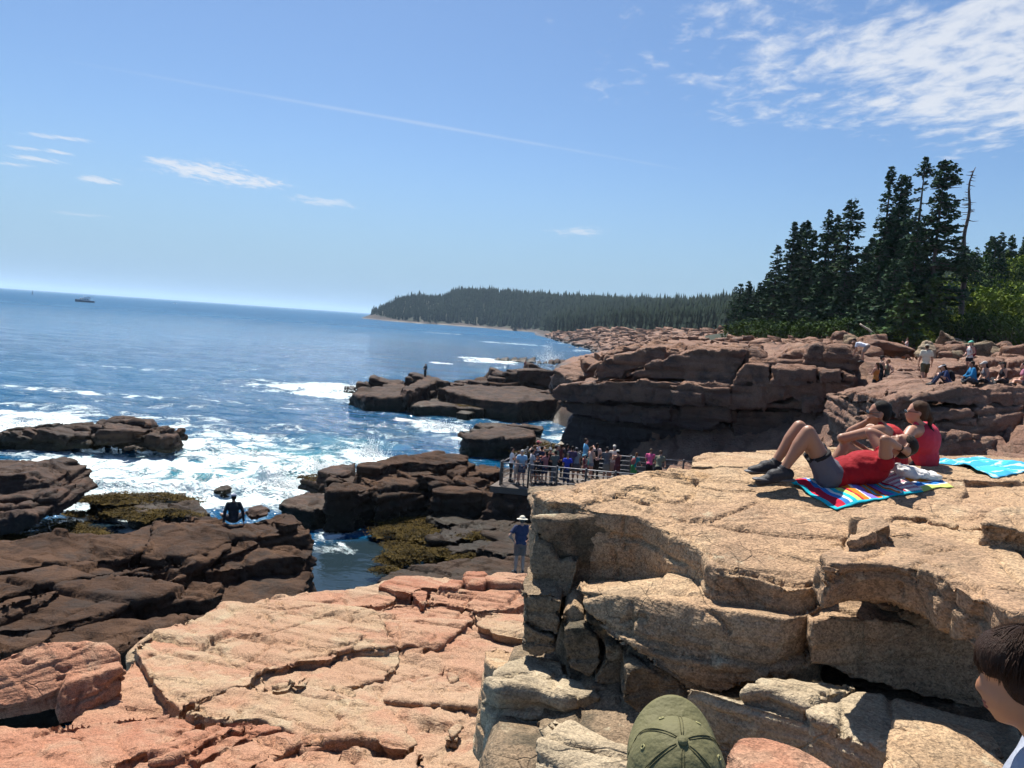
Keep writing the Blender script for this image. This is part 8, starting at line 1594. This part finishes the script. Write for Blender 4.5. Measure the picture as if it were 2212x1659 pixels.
# ------------------------------------------------------------------ two children close to us
def cap_mesh(t, hT, c, col_, a=.094, b=.104, hgt=.106):
    X, Y, Z = (hT @ V3(v) for v in ((1, 0, 0), (0, 1, 0), (0, 0, 1))); P_ = lambda x, y, z: c + X * x + Y * y + Z * z
    m = cloth(col_, .7); nph, nth = 144, 40; V = []
    for i in range(nth):
        th = R(.8 + 94 * i / (nth - 1))
        for j in range(nph):
            ph = 2 * math.pi * j / nph; sd = math.sin(th); k = abs(((math.degrees(ph) + 30) % 60) - 30) / 30.0      # 0 on a seam
            pan = 1 - .020 * math.exp(-(k / .16) ** 2) * min(1, sd * 2) - .0 + .012 * math.exp(-((k - .10) / .035) ** 2) * min(1, sd * 3)
            sag = 1 + .012 * math.sin(ph * 3 + 1.0) * sd - .018 * math.exp(-((math.degrees(ph) - 250) / 16) ** 2) * math.exp(-((math.degrees(th) - 50) / 22) ** 2)
            zz = math.cos(th) if th < R(90) else -(math.degrees(th) - 90) * .02
            V.append(P_(a * sd * math.sin(ph) * pan * sag, b * sd * math.cos(ph) * pan * sag, hgt * zz * (1 + (pan - 1) * .6)))
    F = [(i * nph + j, i * nph + (j + 1) % nph, (i + 1) * nph + (j + 1) % nph, (i + 1) * nph + j) for i in range(nth - 1) for j in range(nph)]
    F = [f[::-1] for f in F] + [tuple(range(nph))]
    me = bpy.data.meshes.new('cap_crown'); me.from_pydata([tuple(v) for v in V], [], F); me.polygons.foreach_set('use_smooth', np.ones(len(me.polygons), bool))
    me.transform(Matrix.Translation(-c)); crown = link('cap', me, m); crown.parent = t; crown.location = c - t.location
    def sub(nm, me, mt):
        me.transform(Matrix.Translation(-c)); o = link(nm, me, mt); o.parent = crown; return o
    pb = Prims(); pb.ell(P_(0, 0, hgt + .002), (.0095, .0095, .0065), X, Y, Z, 16, 9); mb = bpy.data.meshes.new('button'); mb.from_pydata(pb.V, [], pb.F); mb.polygons.foreach_set('use_smooth', np.ones(len(mb.polygons), bool)); sub('button', mb, m)
    nr, na = 14, 49; V = []                      # brim
    for i in range(nr):
        q = i / (nr - 1)
        for j in range(na):
            ph = R(-72 + 144 * j / (na - 1)); w = math.cos(ph / R(72) * R(90)) ** .55 if abs(ph) < R(71.9) else 0
            r = 1 + q * .74 * w; x = a * 1.0 * math.sin(ph) * (1 + q * .24 * w); y = b * math.cos(ph) + q * .078 * w
            V.append(P_(x, y, -.002 - .030 * (x / a) ** 2 * (.25 + .75 * q) - .012 * q + .012 * q * (1 - (x / a) ** 2)))
    F = [(i * na + j, i * na + j + 1, (i + 1) * na + j + 1, (i + 1) * na + j) for i in range(nr - 1) for j in range(na - 1)]
    mb = bpy.data.meshes.new('brim'); mb.from_pydata([tuple(v) for v in V], [], F); mb.polygons.foreach_set('use_smooth', np.ones(len(mb.polygons), bool)); o = sub('brim', mb, m); md = o.modifiers.new('s', 'SOLIDIFY'); md.thickness = .0035
    for k in range(6):
        ph = R(60 * k)
        for off in (-.028, .028):
            th_ = np.linspace(R(8), R(90), 14); pts = np.array([P_(a * math.sin(q) * math.sin(ph + off / max(math.sin(q), .25)) * 1.004, b * math.sin(q) * math.cos(ph + off / max(math.sin(q), .25)) * 1.004, hgt * math.cos(q) * 1.004) for q in th_]); sub('seam', tube_mesh('seam', [(pts, np.full(14, .0009))], 5), cloth(tuple(v * .62 for v in col_)))
    ph_ = np.linspace(R(-74), R(74), 30); pts = np.array([P_(a * 1.012 * math.sin(q), b * 1.012 * math.cos(q), .001) for q in ph_]); sub('crown_edge', tube_mesh('crown_edge', [(pts, np.full(30, .0022))], 6), cloth(tuple(v * .45 for v in col_)))
    for k in range(6):                           # stitched eyelets
        ph = R(30 + 60 * k); th = R(47); p = P_(a * math.sin(th) * math.sin(ph) * 1.002, b * math.sin(th) * math.cos(ph) * 1.002, hgt * math.cos(th) * 1.002); n = (X * math.sin(th) * math.sin(ph) / a + Y * math.sin(th) * math.cos(ph) / b + Z * math.cos(th) / hgt).normalized(); e1 = n.cross(Z).normalized(); e2 = n.cross(e1)
        an = np.linspace(0, 2 * math.pi, 15); ring = np.array([p + (e1 * math.cos(q) + e2 * math.sin(q)) * .0042 + n * .001 for q in an]); sub('eyelet', tube_mesh('eyelet', [(ring, np.full(15, .0016))], 6), cloth(tuple(min(1, v * 2.2) for v in col_)))
    return crown
def kid():
    B = at(1475, 1600, 1.36); s = .84; J = stand('down', hd=(-27, 0)); yaw = R(-8)
    hT = Matrix.Rotation(yaw, 3, 'Z') @ J['hT']; up = hT @ V3((0, 0, 1)); headc = B - up * .128
    loc = headc - Matrix.Rotation(yaw, 3, 'Z') @ (J['head'] * s)
    t, K = person('child in an olive green baseball cap seen from behind at the bottom edge', J, loc, yaw, 1.75 * s, top=('tee', (.20, .22, .25)), bot=('shorts', (.05, .06, .08)), hair=('short', (.035, .022, .014)), skin='light', vox=.02)
    c = K['head'] + up * .020; cap_mesh(t, hT, c, (.130, .122, .058))
kid()
def boy():
    J = stand('down', hd=(12, 0)); J['head'] = J['head'] + V3((0, .055, -.015)); yaw = R(60); s = .945; headc = at(2212, 1470, 1.72)
    loc = headc - Matrix.Rotation(yaw, 3, 'Z') @ (J['head'] * s)
    t, K = person('dark-haired boy in profile cut off by the right edge of the view', J, loc, yaw, 1.75 * s, top=('tee', (.30, .33, .40)), bot=('shorts', (.04, .05, .09)), hair=('bowl', (.030, .015, .010)), skin='boy', vox=.0095, cv=.022)
    hT = K['hT']; X, Y, Z = (hT @ V3(v) for v in ((1, 0, 0), (0, 1, 0), (0, 0, 1))); HP = lambda x, y, z: K['head'] + (X * x + Y * y + Z * z) * s
    li = Prims(); li.ell(HP(0, .086, -.0545), (.021 * s, .0085 * s, .0055 * s), X, Y, Z, 12, 7); li.ell(HP(0, .083, -.066), (.019 * s, .0095 * s, .0065 * s), X, Y, Z, 12, 7); pj('lips', li, .003, cloth((.26, .085, .06), .5), t, 1)
    rg = np.random.default_rng(5); paths = []                  # strands combed from the crown
    for k in range(1100):
        ph = rg.uniform(0, 2 * math.pi); fr = math.cos(ph); lim = R(98 if fr > .5 else (112 if fr > -.3 else 128)); t0 = R(rg.uniform(3, 70)); t1 = min(lim + R(rg.normal() * 5), t0 + R(rg.uniform(28, 62))); swirl = rg.normal() * .10 + .22; lift = rg.uniform(1.0, 1.045); pts = []
        for j in range(5):
            f = j / 4; th = t0 + (t1 - t0) * f; p2 = ph + swirl * f
            pts.append(HP(.0885 * lift * math.sin(th) * math.sin(p2), -.010 + .106 * lift * math.sin(th) * math.cos(p2), .042 + .090 * lift * math.cos(th)))
        paths.append((np.array(pts), np.array([.0013, .0015, .0014, .0011, .0004])))
    st = link('hair_strands', tube_mesh('hair_strands', [(p - np.array(t.location), r_) for p, r_ in paths], 3), hair_mat((.034, .017, .011)), t)
    cl_ = Prims(); cl_.limb(K['nb'] - V3((0, 0, .035)), K['nb'] + V3((0, 0, .0)), .068, .062, flat0=True, flat1=True); pj('collar', cl_, .007, cloth((.02, .025, .06)), t, 0)
boy()
run_pj()

UNDER = {'sole': 'shoe', 'laces': 'shoe', 'leg_trim': 'shorts', 'hair_strands': 'hair', 'lips': 'body', 'sunglasses': 'body'}
def centre(o):
    n = len(o.data.vertices); P = np.empty(n * 3, np.float32); o.data.vertices.foreach_get('co', P); return P.reshape(-1, 3).mean(0)
for t in [o for o in list(bpy.data.objects) if o.type == 'EMPTY' and o.name.startswith('person')]:
    for ch in list(t.children):
        k = ch.name.split('.')[0]
        if k in UNDER:
            c = [q for q in t.children if q.name.split('.')[0] == UNDER[k]]
            if c:
                loc_ = k == 'hair_strands'; best = min(c, key=lambda q: np.linalg.norm(centre(q) - centre(ch))) if not loc_ else c[0]
                ch.parent = best; ch.matrix_parent_inverse = Matrix.Translation(t.location) if loc_ else Matrix()
# ------------------------------------------------------------------ spray thrown up where the swell hits the rocks
def spray(u, v, z, w, h, n, seed, label):
    c = atz(u, v, z); rg = np.random.default_rng(seed)
    a = rg.uniform(0, 2 * math.pi, n); t = rg.random(n) ** .8; fan = rg.normal(size=n) * .33
    X = c.x + fan * w * (.6 + t); Y = c.y + rg.normal(size=n) * w * .22; Z = c.z + h * t * np.exp(-fan ** 2 * 2.0) * (.55 + .6 * rg.random(n)) * (1 + .35 * np.sin(fan * 9 + seed))
    r = (.010 + .045 * rg.random(n) ** 4) * (1.25 - t) * (c.y / 40) ** .45
    C = np.stack([X, Y, np.maximum(Z, .02)], 1); D = np.array([[1, 1, 1], [1, -1, -1], [-1, 1, -1], [-1, -1, 1]], float) * .8
    rot = rg.normal(size=(n, 1, 3)) * .35
    V = (C[:, None] + (D[None] + rot) * r[:, None, None]).reshape(-1, 3); i = np.arange(n)[:, None] * 4
    F = np.concatenate([i + np.array([[0, 1, 2]]), i + np.array([[0, 3, 1]]), i + np.array([[0, 2, 3]]), i + np.array([[1, 3, 2]])])
    o = link('sea_spray', mesh_np('spray', V, F, True), FOAM); tag(o, label, 'spray', kind='stuff')
FOAM = plain('foam_drops', (.80, .84, .86), .5, 0, .05)
spray(798, 986, .3, 1.9, 1.5, 1900, 1, 'plume of spray behind the dark slabs left of the platform')
spray(1186, 780, .3, 4.5, 5.0, 2600, 2, 'burst of spray on the rocks beyond the point')
spray(612, 1052, .2, 1.7, .7, 2200, 3, 'spray on the breaking wave right of the seated person')
spray(690, 1012, .2, 2.4, .6, 1800, 4, 'spray along the wave edge left of the dark slabs')
spray(330, 1066, .2, 3.6, .6, 1700, 5, 'spray on the wave breaking over the weedy shelf')
spray(150, 1082, .2, 2.6, .6, 1800, 6, 'spray beside the rock stack at the left edge')
spray(60, 922, .3, 5.0, .9, 1100, 7, 'spray behind the rock offshore at left')
spray(962, 926, .3, 3.0, .7, 1600, 8, 'spray on the wave entering the inlet')
spray(770, 845, .3, 5.0, 1.2, 1800, 9, 'spray at the tip of the rocky point')
# ------------------------------------------------------------------ sea air
def haze():
    me = bpy.data.meshes.new('haze'); bm = bmesh.new(); bmesh.ops.create_cube(bm, size=1.0); bmesh.ops.scale(bm, vec=(180000, 130000, 160), verts=bm.verts); bmesh.ops.translate(bm, vec=(0, 8000, 80 - 14), verts=bm.verts); bm.to_mesh(me); bm.free()
    m = bpy.data.materials.new('sea_haze'); m.use_nodes = True; nt = m.node_tree; nt.nodes.clear(); out = nt.nodes.new('ShaderNodeOutputMaterial')
    v = N(nt, 'ShaderNodeVolumePrincipled', {'Color': (.62, .82, 1.0, 1), 'Density': .00009, 'Anisotropy': 0.1}); nt.links.new(v.outputs[0], out.inputs['Volume'])
    o = link('haze', me, m); tag(o, kind='stuff')
haze()
